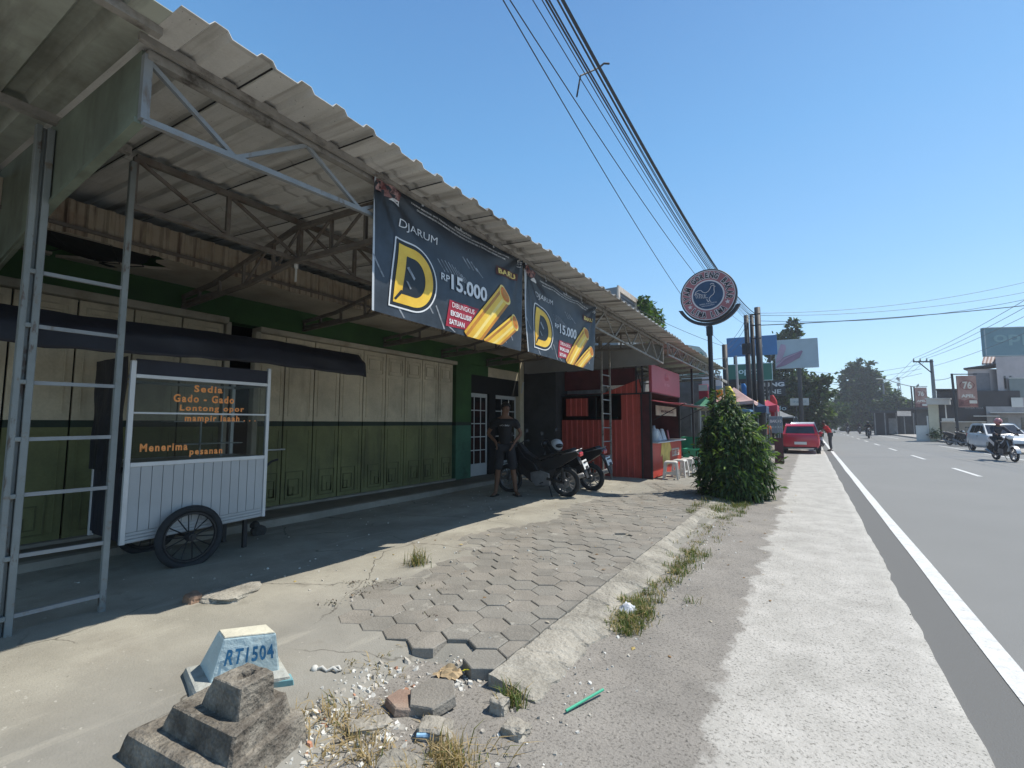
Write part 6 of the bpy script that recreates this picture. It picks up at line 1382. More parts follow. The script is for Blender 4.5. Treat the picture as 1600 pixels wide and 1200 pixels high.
M_wire = mat('grey_wire', (.10,.11,.12), .6, var=.1)
def span(label, p, q, sag, r_, n=24, group='wires crossing over the road'):
    p, q = V(p), V(q); cable(label, lambda t: p+(q-p)*t-V((0,0,4*sag*t*(1-t))), r_, group, n, M_wire)
LX = 'thin wire crossing the sky from the left poles to the right side'
for z0, q, sg_ in ((6.45,(11.0,33.2,8.9),.5),(6.35,(11.0,33.1,8.3),.45),(6.1,(11.0,33.1,8.0),.55)): span(LX, (-1.7,23.4,z0), q, sg_, .010)
span('thicker twisted wire crossing the sky to the right, lowest of the crossing wires', (-1.7,23.4,5.9), (11.0,33.2,7.45), .15, .020)
span('wire from the short pole to the canopy roof left of the round sign', (-3.02,22.3,4.9), (-5.6,17,6.0), .1, .009, group='short wires by the left poles'); span('slack wire from the short pole to the dark canopy edge', (-3.02,22.3,4.4), (-4.0,12.5,3.75), .25, .010, group='short wires by the left poles')
for k, (z0, z1) in enumerate(((6.3,4.9),(6.0,4.7),(5.6,4.5))): span('short wire between the pole cluster and the short pole', (-2.2,23.4,z0), (-3.0,22.3,z1), .15, .009, 10, 'short wires by the left poles')
# ------------------------------------------------------------------ cars
M_cred = mat('car_red', (.42,.012,.035), .25, scale=2, var=.08, spec=.7); M_cwhite = mat('car_white', (.55,.57,.58), .25, scale=2, var=.05, spec=.7); M_cdark = mat('car_dark', (.03,.032,.036), .3, var=.2, spec=.6)
M_cgl = mat('car_glass', (.012,.015,.018), .06, var=.1, spec=.8); M_trim = mat('car_trim', (.018,.018,.02), .6, var=.2); M_lamp = mat('lamp_clear', (.55,.56,.56), .1, var=.1, spec=.8)
def car(label, loc, rotz, paint, Ln=3.7, Ht=1.48, van=False):
    root = thing('parked_car', label, 'car', loc, rotz, 'cars at the roadside'); OFF[root.name] = V((0,0,0)); k = Ln/3.7; h = Ht/1.48
    stn = [(0.0,.66,.40,.86),(.05,.76,.30,.98),(.45,.81,.24,1.00),(1.2,.825,.22,.98),(2.3,.825,.22,.95),(2.9,.815,.24,.90),(3.4,.77,.27,.79),(3.62,.66,.32,.70),(3.70,.52,.38,.62)]
    b = MB(); ring = lambda x, w_, zb, zt: [(x*k,-w_*.88,zb),(x*k,-w_,zb+.14),(x*k,-w_*1.01,(zb+zt)/2+.06),(x*k,-w_*.97,zt-.05),(x*k,-w_*.86,zt),(x*k,w_*.86,zt),(x*k,w_*.97,zt-.05),(x*k,w_*1.01,(zb+zt)/2+.06),(x*k,w_,zb+.14),(x*k,w_*.88,zb)]
    vs = [p for s in stn for p in ring(*s)]; n_ = 10
    b.add(vs, [(i*n_+j, i*n_+(j+1)%n_, (i+1)*n_+(j+1)%n_, (i+1)*n_+j) for i in range(len(stn)-1) for j in range(n_)]+[tuple(range(n_))[::-1], tuple(range((len(stn)-1)*n_, len(stn)*n_))])
    prof = [(.10,.97),(.34,1.40*h),(.55,1.465*h),(1.2,1.485*h),(1.85,1.44*h),(2.62,.92)] if not van else [(.05,.97),(.12,1.42*h),(.3,1.475*h),(1.5,1.485*h),(2.4,1.45*h),(3.0,.92)]
    hw = lambda z: .775-.17*(z-.92)/(.56*h)
    ns = len(prof); vs = [(x*k, s*hw(z), z) for s in (-1,1) for x, z in prof]
    b.add(vs, [(i, i+1, ns+i+1, ns+i) for i in range(ns-1)]+[tuple(range(ns)), tuple(range(ns, 2*ns))[::-1]])
    b.build('body', paint, root, bevel=.03, seg=2, smooth=True)
    def pq(x, z, s, e): return V((x*k, s*(hw(z)+e), z))
    zt = 1.38*h
    for s in (-1,1):
        xr = prof[0][0]; xf = prof[-1][0]
        for xa0, xa1, xb0, xb1 in ((.52,.98,.60,1.02),(1.05,1.66,1.08,1.66),(1.73,2.34,1.73,1.86)):
            b = MB(); q = [pq(xa0,1.0,s,.004),pq(xa1,1.0,s,.004),pq(xb1,zt,s,.004),pq(xb0,zt,s,.004)]; q2 = [p+V((0,s*.012,0)) for p in q]; b.hexa(q+q2); b.build('side_window', M_cgl, root)
        for x in (.66*k, 3.02*k):
            t = MB(); t.torus((x,s*.72,.29),(0,1,0),.21,.085,24,8); w_ = t.build('wheel', M_tyre, root, smooth=True)
            t = MB(); t.lathe([(0,0),(.03,.02),(.15,.015),(.185,.03),(.185,-.05),(0,-.05)],16,(x,s*.755,.29),(0,s,0)); t.build('rim', M_metal, w_)
            t = MB(); t.torus((x,s*.80,.30),(0,1,0),.325,.022,22,5); t.build('wheel_arch', M_trim, root)
        b = MB(); b.sphere((2.2*k,s*.90,1.0),.10,10,6,sc=(.5,1,.7)); b.build('mirror', paint, root, smooth=True)
        b = MB(); b.obox((.075*k,s*.655,.86),((1,0,.2),(0,1,0),(0,0,1)),(.05,.105,.13)); b.build('tail_light', M_tail, root, bevel=.02)
        b = MB(); b.obox((3.50*k,s*.62,.70),((1,0,-.3),(.35*s,1,0),(0,0,1)),(.12,.12,.06)); b.build('headlight', M_lamp, root, bevel=.03)
        b = MB(); b.box(1.62*k,s*.835,.82,1.78*k,s*.85,.845); b.build('handle', M_trim, root)
    (xa, za), (xb, zb) = prof[0], prof[1]; dx, dz = xb-xa, zb-za; nrm = V((-dz,0,dx)).normalized()*.012
    f_ = lambda t, y: V(((xa+dx*t)*k, y, za+dz*t))
    b = MB(); q = [f_(.10,-.62),f_(.10,.62),f_(.88,.55),f_(.88,-.55)]; b.hexa(q+[p+nrm for p in q]); b.build('rear_window', M_cgl, root)
    (xa, za), (xb, zb) = prof[-2], prof[-1]; dx, dz = xb-xa, zb-za; nrm = V((-dz,0,dx)).normalized()*.012
    f2 = lambda t, y: V(((xa+dx*t)*k, y, za+dz*t)); b = MB(); q = [f2(.08,-.56),f2(.08,.56),f2(.92,.68),f2(.92,-.68)]; b.hexa(q+[p+nrm for p in q]); b.build('windscreen', M_cgl, root)
    b = MB(); b.box(-.045,-.26,.47,-.015,.26,.60); b.build('number_plate', M_plate, root, bevel=.004)
    b = MB(); b.box(-.03,-.70,.24,.10,.70,.34); b.box(3.62*k,-.5,.36,3.72*k,.5,.50); b.build('bumper_trim', M_trim, root, bevel=.02)
    b = MB(); b.box(-.035,-.55,.255,-.028,.55,.285); b.build('reflector_strip', M_chrome, root)
    b = MB(); b.lathe([(0,0),(.05,0),(.05,.02),(0,.02)],14,(.035,0,.83),(-1,0,.1)); b.build('badge', M_chrome, root)
    return root
car('red hatchback parked on the shoulder seen from behind', (-.42,27.2,.01), R(90), M_cred)
car('white car parked in front of the red hatchback, mostly hidden', (-.35,32.2,.01), R(90), M_cwhite, 3.9, 1.58)
car('dark van with pale rear edge parked beyond the tents', (-1.28,38,.01), R(90), M_cdark, 4.2, 1.98, True)
car('white hatchback parked nose out on the right side of the road', (8.29,36.7,.01), R(-85), M_cwhite, 3.8, 1.50)
tk = thing('small_truck', 'distant white truck near the end of the road', 'truck', (4.4,128,0)); 
b = MB(); b.box(3.6,128,.5,5.2,129.5,2.0); b.build('cab', M_cwhite, tk, bevel=.12); b = MB(); b.box(3.5,129.6,.6,5.3,133,2.3); b.build('cargo_box', M_greywall, tk, bevel=.05); b = MB(); b.box(3.75,127.96,1.25,5.05,128.0,1.8); b.build('windscreen', M_cgl, tk)
for x in (3.7,5.1):
    for y in (128.6,132): b = MB(); b.torus((x,y,.38),(1,0,0),.26,.12,14,6); b.build('wheel', M_tyre, tk)
# ------------------------------------------------------------------ riders and roadside people, parked bikes on the right
SIT = dict(pelvis=(.12,0,.92), spine=(.15,0,1.06), chest=(.22,0,1.24), nb=(.27,0,1.38), neck=(.30,0,1.45), head=(.34,0,1.55), crown=(.34,0,1.63), shL=(.27,.17,1.34), elL=(.50,.27,1.15), wrL=(.84,.30,1.07), shR=(.27,-.17,1.34), elR=(.50,-.27,1.15), wrR=(.84,-.30,1.07),
           hipL=(.14,.10,.88), knL=(.55,.19,.74), anL=(.40,.19,.34), toL=(.54,.20,.28), hipR=(.14,-.10,.88), knR=(.55,-.19,.74), anR=(.40,-.19,.34), toR=(.54,-.20,.28))
sc1 = motorbike('grey and white scooter being ridden past the parked white car', (6.48,27.3,.005), R(-80), M_mwhite, 'motorbikes on the road', acc=M_mdark)
person('rider in dark jacket and pink helmet on the nearest scooter', (6.48,27.3,.005), R(-80), SIT, M_dkj, M_shorts, False, 'long', 'motorbike riders', helmet=M_helmr)
far = dict(group='motorbikes on the road')
dup(bike, (5.05,60.5,.005), R(-92), 'dark motorbike coming along the road, nearest of the distant ones', 'motorbikes on the road').rotation_euler = (0,0,R(-92))
dup(bike, (6.15,86,.005), R(-90), 'distant dark motorbike near the right edge of the road', 'motorbikes on the road').rotation_euler = (0,0,R(-90))
dup(bike, (4.75,86,.005), R(-90), 'distant dark motorbike near the road centre line', 'motorbikes on the road').rotation_euler = (0,0,R(-90))
p1_ = person('rider in dark clothes and pale helmet on the nearest distant motorbike', (5.05,60.5,.005), R(-92), SIT, M_blackcl, M_shorts, False, 'long', 'motorbike riders', helmet=M_helmet)
dup(p1_, (6.15,86,.005), R(-90), 'distant rider near the right edge of the road'); dup(p1_, (4.75,86,.005), R(-90), 'distant rider near the road centre line')
dup(bike, (.42,31.3,.005), R(95), 'dark motorbike standing between the red hatchback and the man in red', 'motorbikes on the road').rotation_euler = (0,0,R(95))
person('man in red shirt and grey trousers leaning by the roadside next to the red car', (.93,31.4,.0), R(185), dict(spine=(.06,0,1.08), chest=(.14,0,1.26), nb=(.20,0,1.38), neck=(.24,0,1.44), head=(.29,0,1.53), crown=(.30,0,1.61), shL=(.19,.17,1.34), elL=(.36,.20,1.12), wrL=(.52,.12,1.0), shR=(.19,-.17,1.34), elR=(.30,-.22,1.1), wrR=(.45,-.16,.95)), M_redcl, M_greycl, False)
person('person in orange shirt standing behind the tents near the food board', (-1.84,26.2,.0), R(100), {}, M_orcl, M_greycl, False, scale=.98)
pk = motorbike('black motorbike parked on the right pavement before the white car', (8.05,43.4,.02), R(-60), M_mdark, 'motorbikes parked on the right pavement', acc=M_mblack)
dup(pk, (8.85,44.3,.02), R(-55), 'second dark motorbike parked on the right pavement, behind the first'); dup(pk, (8.45,42.4,.02), R(-60), 'dark motorbike parked closest to the white car on the right')
# ------------------------------------------------------------------ right side of the road
FX = V((math.cos(R(32.4)), math.sin(R(32.4)), 0)); FN = V((FX.y, -FX.x, 0))     # the corner buildings stand turned to the junction
DV = V((.26,.966,0))                                                            # their flanks run back along the side road
def loc_(x, d=0., z=0., o=(10.6,53.5,0)): return V(o)+FX*x+DV*d+V((0,0,z))
def fbox(mb, x0, x1, d0, d1, z0, z1, mi=0, o=(10.6,53.5,0)):
    mb.hexa([loc_(x0,d0,z0,o),loc_(x1,d0,z0,o),loc_(x1,d1,z0,o),loc_(x0,d1,z0,o),loc_(x0,d0,z1,o),loc_(x1,d0,z1,o),loc_(x1,d1,z1,o),loc_(x0,d1,z1,o)], mi)
M_dkb = mat('dark_cladding', (.035,.032,.036), .7, scale=1, var=.15); M_pinkw = mat('pale_house_wall', (.42,.38,.38), .8, scale=1, var=.1); M_crm = mat('cream_gate', (.46,.44,.34), .8, scale=1, var=.1)
M_lowt = mat('low_tan_wall', (.23,.20,.16), .85, scale=1, var=.15); M_whit = mat('pale_concrete', (.50,.50,.48), .8, scale=1, var=.1)
db = thing('dark_building', 'long dark clad building front behind the tan wall on the right', 'building', (11,55,0))
b = MB(); fbox(b,-1.7,5.4,.3,6,0,4.30); fbox(b,-1.7,-.6,.25,.3,0,4.2,0); 
for k in range(16): fbox(b, -1.5+k*.43, -1.47+k*.43, .28,.3, 1.7, 4.2, 0)
b.build('wall', M_dkb, db)
b = MB(); fbox(b,-1.8,1.0,.1,6,4.32,4.45); b.build('roof_edge', M_dkst, db)
b = MB(); put_text(b, 'SERBA ADA', rect_fn(loc_(.6,.27,2.75), FX*1.6, (0,0,.16), FN, .0), bold=.02); b.build('lettering', M_greywall, db)
lw = thing('garden_wall', 'low tan boundary wall with pale coping in front of the dark building', 'wall', (10.6,53.5,0)); b = MB(); fbox(b,-1.45,2.3,-.1,.12,0,1.62); b.build('wall', M_lowt, lw); b = MB(); fbox(b,-1.5,2.35,-.14,.16,1.622,1.70); b.build('coping', M_whit, lw)
gh_ = thing('gatehouse', 'cream gatehouse with flat white slab roof and slim column', 'building', (9.2,52.8,0)); b = MB(); fbox(b,-2.45,-1.62,-.3,.8,0,3.1); fbox(b,-2.45,-1.62,.8,2.2,0,3.1); b.build('wall', M_crm, gh_)
b = MB(); fbox(b,-2.5,-.55,-.6,2.3,3.1,3.55); fbox(b,-2.6,-.45,-.7,2.4,3.552,3.64); b.build('roof_slab', M_whit, gh_); b = MB(); fbox(b,-1.02,-.92,-.3,-.2,1.70,3.1); b.build('column', M_whit, gh_)
b = MB(); fbox(b,-1.35,-.3,-.5,-.15,1.705,1.95); b.build('planter', M_whit, gh_)
gp = MB()
for k in range(220): p = loc_(rl.gauss(-1.9,.22),-.7+rl.gauss(0,.15),.35+abs(rl.gauss(0,.28))); leaf_quad(gp, p, rvec(), rvec(), .2, .05, rl.choice((1,4)))
tag(gp.build('shrub', LEAFM, origin=loc_(-1.9,-.7,0)), 'small dark shrub at the foot of the cream gatehouse', 'shrub')
hs = thing('pale_house', 'pale two storey house with striped tile roof above the dark building', 'building', (14,56.5,0)); b = MB(); O2 = (10.6,53.5,0)
fbox(b,1.0,3.55,1.5,8,3.9,6.25,0); fbox(b,3.55,7.5,.8,8,3.0,7.4,0); b.build('wall', M_pinkw, hs)
b = MB(); fbox(b,1.5,2.9,1.44,1.49,4.3,5.9); b.build('recess', mat('grey_recess', (.17,.17,.185), .8, var=.1), hs)
for x in (4.15,4.65): b = MB(); fbox(b,x,x+.16,.74,.79,4.5,5.6); b.build('window', M_cgl, hs)
b = MB(); b.add([loc_(.7,1.0,6.15),loc_(3.6,1.0,6.55),loc_(3.6,8,6.9),loc_(.7,8,6.5),loc_(.7,1.0,6.30),loc_(3.6,1.0,6.70),loc_(3.6,8,7.05),loc_(.7,8,6.65)],[(0,3,2,1),(4,5,6,7),(0,1,5,4),(1,2,6,5),(2,3,7,6),(3,0,4,7)]); b.build('flat_roof', M_dkst, hs)
b = MB(); n = 16
for k in range(n):
    x0, x1 = 2.3+2.6*k/n, 2.3+2.6*(k+1)/n; s0 = (n-k)/n
    b.add([loc_(x0,1.3,6.75),loc_(x1,1.3,6.75),loc_(x1+.2,3.4,7.75),loc_(x0+.2,3.4,7.75),loc_(x0,1.3,6.6),loc_(x1,1.3,6.6)],[(0,1,2,3),(4,5,1,0)], k%2)
b.build('roof', [M_rtile, mat('roof_tile_pale', (.46,.40,.38), .85, scale=3, var=.15)], hs)
sp_ = thing('wall_sign', 'plain grey green sign panel on the pale house wall', 'sign', tuple(loc_(4.8,.4,3.7))); b = MB(); fbox(b,4.55,7.3,.45,.6,3.72,5.35); b.build('panel', mat('greygreen_panel', (.17,.20,.20), .7, scale=1, var=.1), sp_); b = MB(); fbox(b,4.5,7.35,.4,.62,5.352,5.42); b.build('frame', M_whit, sp_)
sf = thing('low_pale_shop', 'low pale shop front with thin flat awnings at the right edge', 'building', tuple(loc_(5,-1,0))); b = MB(); fbox(b,2.4,8.0,.15,.5,0,2.95); b.build('wall', mat('shopfront_grey', (.24,.24,.25), .8, scale=1, var=.15), sf)
b = MB(); fbox(b,4.6,5.6,.10,.15,2.95,3.70); fbox(b,4.6,8.0,.12,.15,2.9,2.95); b.build('white_box', M_whit, sf); b = MB(); fbox(b,5.3,6.2,.10,.145,1.0,2.0); b.build('window', M_cgl, sf); b = MB(); fbox(b,3.0,4.2,.10,.145,.3,2.0); b.build('door', M_cgl, sf)
for x0, x1, z in ((1.4,3.5,2.10),(2.8,8.0,2.38)): b = MB(); fbox(b,x0,x1,-1.5,.15,z,z+.06); b.build('awning', M_whit, sf)
# cigarette banners on poles
M_apel = mat('faded_poster', (.34,.18,.15), .7, scale=.9, var=.2, col2=(.42,.27,.23)); M_apeld = mat('poster_maroon', (.16,.05,.05), .7, scale=2, var=.4, col2=(.30,.12,.10)); M_ptext = mat('poster_text', (.60,.56,.50), .7, var=.05)
def apel(label, base, h, w_, ph, right=True):
    t = thing('pole_banner', label, 'banner sign', base, group='red banner signs on poles'); o = V(base)
    b = MB(); b.tube([o+V((0,0,-.1)),o+V((-.12,0,h))],[.10,.08],8); b.build('pole', M_dkst, t)
    b = MB(); b.beam(o+V((-.1,0,h-.05))-FX*.1, o+V((0,0,h-.05))+FX*(w_+.3),.07,.07); b.build('arm', M_dkst, t)
    c = o+FX*.22+V((0,0,h-.18-ph)); p0 = c; b = MB(); q = [c,c+FX*w_,c+FX*w_+V((0,0,ph)),c+V((0,0,ph))]; b.hexa([q[0],q[1],q[1]-FN*.08,q[0]-FN*.08,q[3],q[2],q[2]-FN*.08,q[3]-FN*.08]); pn_ = b.build('panel', M_apel, t)
    R_ = lambda x, z, w2, h2, e: rect_fn(c+FX*(x*w_)+V((0,0,z*ph)), FX*(w2*w_), (0,0,h2*ph), FN, e)
    b = MB(); f = R_(.0,.02,1,.26,.012); b.add([f(0,0),f(1,0),f(1,.8),f(.6,1),f(.3,.75),f(0,.95)],[(0,1,2,3,4,5)]); b.build('picture_band', M_apeld, pn_)
    b = MB(); cc = c+FX*(.5*w_)+V((0,0,.70*ph))+FN*.012; n = 28; rr_ = .40*w_; vs = [cc+FX*(k*math.cos(2*math.pi*i/n))+V((0,0,.62*k*math.sin(2*math.pi*i/n))) for k in (rr_*.86, rr_) for i in range(n)]; b.add(vs,[(i,(i+1)%n,n+(i+1)%n,n+i) for i in range(n)]); b.build('oval', M_apeld, pn_)
    for s, x, z, w2, h2, e, bo in (('76',.26,.58,.48,.24,.02,.03),('APEL',.14,.31,.72,.10,.02,.05)): b = MB(); put_text(b, s, R_(x,z,w2,h2,e), bold=bo); b.build('lettering', M_ptext, pn_)
    b = MB(); f = R_(.55,.12,.4,.10,.02); b.add([f(0,0),f(1,0),f(1,1),f(0,1)],[(0,1,2,3)]); b.build('caption_strip', M_ptext, pn_)
    return t
apel('larger faded red banner reading 76 APEL on a leaning pole before the dark building', (10.05,51.0,0), 5.55, 1.55, 2.55)
apel('smaller farther red banner reading 76 APEL beside the street lamp', (11.55,79.5,0), 6.4, 1.65, 2.75)
signboard('billboard', 'teal billboard reading oppo at the right edge above the house', 'billboard', tuple(V((13.4,48.75,7.55))), 4.7, 2.15, R(24), M_sgteal, [('oppo',.12,.88,.36,.74,mat('board_teal_text', (.20,.31,.33), .5, var=.05),.02)], frame=mat('board_frame', (.30,.36,.38), .5, var=.1), depth=.3, legs=[(1.0,.15)])
# power poles, lamp, mast
pp = thing('power_pole', 'concrete power pole with a braced wooden crossarm on the right', 'pole', (9.05,52.5,0)); b = MB(); b.tube([(9.05,52.5,-.1),(8.99,52.46,6.95)],[.17,.11],10); b.build('shaft', mat('pole_concrete', (.17,.18,.19), .85, var=.12), pp)
A0 = V((8.99,52.4,6.75)); b = MB(); b.beam(A0-FX*1.55, A0+FX*.12,.10,.10); b.beam(A0-FX*1.15, A0+V((0,0,-1.0)),.06,.06); b.build('crossarm', M_dkst, pp)
for x in (-1.5,-.95,-.4): b = MB(); q = A0+FX*x; b.lathe([(.05,.05),(.06,.12),(.03,.2),(.05,.26),(0,.30)],8,q); b.build('insulator', M_greywall, pp)
p2_ = thing('power_pole', 'distant power pole with crossarm beside the big tree on the right', 'pole', (12.4,114.5,0)); b = MB(); b.tube([(12.4,114.5,0),(12.36,114.5,9.3)],[.22,.14],8); b.build('shaft', MATS['pole_concrete'], p2_); b = MB(); A1 = V((12.36,114.4,9.0)); b.beam(A1-FX*1.5,A1+FX*.1,.13,.13)
b.build('crossarm', M_dkst, p2_)
tw = thing('radio_mast', 'thin lattice radio mast behind the trees on the right', 'mast', (14.95,116,0)); b = MB()
for k in range(11):
    z0, z1 = k*.95, (k+1)*.95; w0, w1 = .55*(1-k/13), .55*(1-(k+1)/13)
    for s in (-1,1): b.beam((14.95+s*w0,116,z0),(14.95+s*w1,116,z1),.07,.07); b.beam((14.95-s*w0,116,z0),(14.95+s*w1,116,z1),.04,.04)
b.build('lattice', M_greywall, tw)
for z in (8.0,9.0,10.2): b = MB(); b.sphere((14.8,115.9,z),.32,10,6,sc=(.8,.5,1)); b.build('dish', M_whit, tw)
sl2 = thing('street_lamp', 'street lamp with a long arm reaching over the road at the smaller red banner', 'street lamp', (11.5,79.6,0)); b = MB(); b.tube([(11.75,79.7,0),(11.75,79.7,6.35)],.08,8); b.build('pole', M_dkst, sl2); b = MB(); b.tube([(11.75,79.7,6.3),(10.15,78.66,6.72),(9.0,77.9,7.2),(8.1,77.35,7.36)],.045,6); b.build('arm', M_greywall, sl2); b = MB(); b.obox((8.0,77.3,7.36),(FX,FN,(0,0,1)),(.4,.12,.06)); b.build('lamp_head', M_whit, sl2, bevel=.03)
LR = 'power line running from the crossarm pole towards the near right'
for x, z1 in ((-1.5,8.6),(-.95,8.4),(-.4,8.0),(.05,7.3)): q = A0+FX*x+V((0,0,.28 if x < 0 else -.4)); span(LR, q, (10.6+x*.5,14,z1), .55, .013, group='power lines on the right')
for x, z in ((-1.5,9.25),(-.9,9.25),(-.3,9.25)): span('thin power line between the two right power poles', A0+FX*x+V((0,0,.25)), (12.36+x*.8,114.2,z), .8, .012, group='power lines on the right')
span('loose line sagging from the crossarm pole to the large red banner', (9.0,52.45,5.2), (10.0,51,5.3), .1, .02, 10, 'power lines on the right'); 
for k in range(3): span('long wire from the crossarm pole over the road to the left trees', A0+FX*-.9+V((0,0,-.2-.4*k)), (-2.4,70+4*k,9.0-.5*k), .9, .013, group='long wires over the road')
# low dark shops farther right
O3 = (9.1,78,0); ls = thing('low_shop', 'row of low dark open shops under flat roofs in the shade on the right', 'building', O3); b = MB(); fbox(b,-2.6,2.9,.6,6,0,2.9,0,O3); b.build('wall', M_dkb, ls); b = MB(); fbox(b,-2.7,.8,-.7,6,2.9,3.2,0,O3); fbox(b,.9,4.9,-.5,6,3.3,3.6,0,O3); b.build('roof', M_dkst, ls)
b = MB(); fbox(b,.9,4.9,.5,6,0,3.3,0,O3); b.build('side_bay', M_dkwall, ls); b = MB(); p = [loc_(.8,-.6,3.1,O3),loc_(2.6,-.6,3.1,O3),loc_(2.75,-1.4,2.45,O3),loc_(.95,-1.4,2.45,O3)]; b.add(p+[q+V((0,0,.04)) for q in p],[(0,1,2,3),(4,5,6,7),(0,1,5,4),(1,2,6,5),(2,3,7,6),(3,0,4,7)]); b.build('awning', M_greywall, ls)
for x in (-2.2,-.9,.6,1.6,2.8): b = MB(); fbox(b,x,x+.12,-.6,-.48,0,2.9,0,O3); b.build('post', M_greywall, ls)
b = MB(); fbox(b,-.6,.4,.52,.58,.2,2.2,0,O3); b.build('door', M_greywall, ls)
gw = thing('white_gate', 'pale gate wall panel between the low shops and the gatehouse', 'wall', tuple(loc_(-2.9,-.4,0))); b = MB(); fbox(b,-3.6,-2.55,-.25,-.05,.05,1.35); b.build('panel', M_whit, gw); b = MB(); fbox(b,-2.62,-2.5,-.30,0,.05,2.15); b.build('post', M_whit, gw)
b = MB(); b.box(14,48,0,40,110,3.8); tag(b.build('back_building', M_greywall, origin=(27,79,0)), 'plain grey block filling the far right behind the front buildings', 'building') if False else None
# ------------------------------------------------------------------ trees
TM = [leafmat('tree_mid', (.050,.085,.028)), leafmat('tree_dark', (.028,.050,.020)), leafmat('tree_light', (.085,.13,.035))]
M_bark = MATS['bark']
def tree(label, base, blobs, n, ls, trunk_h, tr=.3, group=None, name='tree'):
    root = thing(name, label, 'tree', base, group=group); o = V(base); mb = MB(); tot = sum(r_**2.2 for _, r_ in blobs)
    for c, r_ in blobs:
        k = int(n*r_**2.2/tot); c = o+V(c); clumps = [(c+rvec()*r_*rl.uniform(.45,.98), r_*rl.uniform(.22,.42)) for _ in range(max(10, int(16*min(2, r_/1.5))))]
        for i in range(k):
            q, cr = rl.choice(clumps); p = q+V((rl.gauss(0,.5),rl.gauss(0,.5),rl.gauss(0,.38)))*cr
            d = (p-c).normalized()+rvec()*.8+V((0,0,-.25)); mi = rl.choices([0,1,2],[4,5,.8+1.6*max(0,nz(q.x,q.y,q.z))])[0]
            s = ls*rl.uniform(.8,1.6); leaf_quad(mb, p, d, (rvec()*.7+V((0,0,.8))).normalized(), s, s*.34, mi, .4)
    mb.build('crown', TM, root)
    b = MB(); top = max(c[2] for c, _ in blobs); b.tube([o+V((0,0,-.2)), o+V((.1,0,trunk_h*.5)), o+V((.0,.1,trunk_h)), o+V((.1,0,top*.85))],[tr*1.25,tr,tr*.8,tr*.2],8)
    for c, r_ in blobs[:7]:
        q = V(c); b.tube([o+V((0,0,trunk_h*.75)), o+V((q.x*.5,q.y*.5,(trunk_h*.75+q.z)/2+.2)), o+q],[tr*.5,tr*.33,tr*.08],6)
    b.build('trunk', M_bark, root); return root
tree('tall dense tree behind the mauve phone billboard on the left', (-1.4,63,0), [((-1.5,0,3.8),2.4),((.8,0,4.2),2.4),((2.0,.3,5.6),1.8),((-.3,.5,6.6),2.6),((-2.6,.5,6.2),2.2),((1.7,0,3.0),1.9),((2.2,0,1.9),1.4),((.3,0,2.0),1.8),((-1.8,0,2.0),1.8),((-.6,.6,9.5),2.0),((-.4,.6,11.6),1.4),((0,.4,12.7),.9)], 14000, .42, 3.0, .32)
tree('lower dark tree filling behind the black shop sign', (-4.6,70,0), [((0,0,4),2.6),((2,0,3),2.2),((-2,0,5),2.4),((1,0,6),1.8)], 4200, .45, 2.5, .3)
tree('far tree over the road end just right of the small white sign', (1.0,96,0), [((0,0,3.2),2.8),((1.8,0,2.2),2.2),((-1.8,0,3.8),2.6),((2.6,0,3.4),1.9)], 6000, .5, 2, .3)
tree('very tall broad tree standing over the right roadside', (9.3,118,0), [((-.4,0,12.6),1.7),((.8,0,13.4),1.2),((-1.9,0,10.9),1.9),((1.4,0,10.6),2.0),((-.3,0,9.2),2.5),((2.3,0,8.2),2.0),((-2.4,0,8.0),2.0),((0,0,6.4),2.6),((-3.4,0,5.6),2.0),((2.8,0,5.6),2.1),((-1.6,0,4.0),2.4),((1.4,0,3.8),2.4),((-3.9,0,3.6),1.8),((3.2,0,3.6),1.8),((-2.4,0,2.0),2.0),((.2,0,2.0),2.2),((2.6,0,1.9),2.0)], 20000, .55, 3.5, .45)
tree('smaller round tree right of the very tall one behind the low shops', (13.4,112,0), [((0,0,5),1.9),((1.6,0,4.4),1.7),((-1.5,0,4.2),1.7),((.2,0,6.4),1.3)], 3000, .5, 2.5, .3)
for k, (x, y, h) in enumerate([(-4,150,6.5),(1.5,190,8),(6.5,210,9),(-10,140,9),(18,150,8),(28,170,9)]):
    tree(['distant tree closing the left end of the road','distant tree in the middle at the end of the road','distant tree right of the road end','distant tree over the far left shops','distant tree over the far right roofs','distant tree at the far right horizon'][k], (x,y,0), [((0,0,h*.5),h*.36),((h*.3,0,h*.35),h*.3),((-h*.3,0,h*.38),h*.3),((0,0,h*.72),h*.26)], 1500, .8, h*.25, .3)
b = MB()
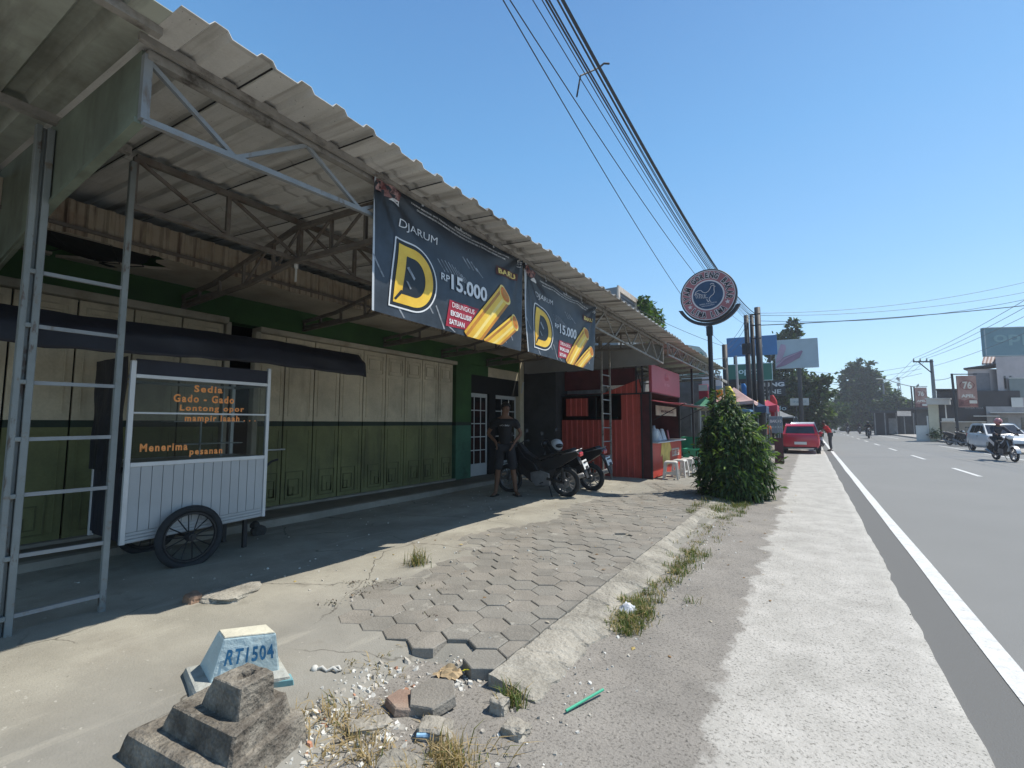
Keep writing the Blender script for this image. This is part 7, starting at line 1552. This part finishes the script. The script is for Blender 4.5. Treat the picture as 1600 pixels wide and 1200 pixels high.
for k in range(9000):
    x = rl.uniform(-70,90); y = rl.uniform(235,270); z = abs(rl.gauss(0,1))*3.4*(1+.6*nz(x*.08,3)); leaf_quad(b, V((x,y,z)), rvec(), rvec(), 2.2, .7, rl.choice((0,1)))
tag(b.build('distant_woodland', TM), 'far dark green treeline closing the horizon at the end of the road', 'trees', kind='stuff')
b = MB()
for k in range(5000):
    x = -rl.uniform(14,40); y = rl.uniform(30,140); leaf_quad(b, V((x,y,abs(rl.gauss(0,1))*3)), rvec(), rvec(), 1.3, .42, rl.choice((0,1)))
tag(b.build('background_greenery', TM), 'dark greenery behind the left hand shops', 'trees', kind='stuff')

b = MB()
for k in range(170):
    if rl.random() < .6: x, y = rl.uniform(-4.6,-1.7), rl.uniform(2.4,11.5)
    else: x, y = rl.uniform(-1.7,-.2), rl.uniform(3,13)
    z = max(gz(x,y), .092 if x > -4 and x < -1.6 else -1, shz(x,y) if x > -1.6 else -1)+.004; a = rl.uniform(0,6.28); s_ = rl.uniform(.02,.055)
    leaf_quad(b, V((x,y,z)), V((math.cos(a),math.sin(a),rl.uniform(0,.25))), V((rl.uniform(-.3,.3),rl.uniform(-.3,.3),1)), s_, s_*.28, rl.choice((0,0,1,2)), .5)
tag(b.build('fallen_leaves', [mat('dry_leaf', (.20,.125,.06), .8, var=.3), mat('yellow_leaf', (.36,.27,.10), .8, var=.3), mat('pale_leaf', (.36,.32,.25), .8, var=.3)]), 'small dry fallen leaves scattered over the pavers and the shoulder', 'leaves', kind='stuff')
# ------------------------------------------------------------------ the air
hz = MB(); hz.box(-320,-60,-1.2,320,420,24.0); ho = hz.build('haze', mat('haze_surface', (.8,.8,.8))); ho['kind'] = 'stuff'; ho['label'] = 'thin pale heat haze over the street'; ho['category'] = 'haze'
hm = bpy.data.materials.new('haze_air'); hm.use_nodes = True; N = hm.node_tree.nodes; L = hm.node_tree.links; N.remove(N['Principled BSDF'])
pvn = N.new('ShaderNodeVolumePrincipled'); pvn.inputs['Color'].default_value = (.86,.91,1,1); pvn.inputs['Density'].default_value = .0011; pvn.inputs['Anisotropy'].default_value = .3
L.new(pvn.outputs[0], N['Material Output'].inputs['Volume']); ho.data.materials.clear(); ho.data.materials.append(hm)
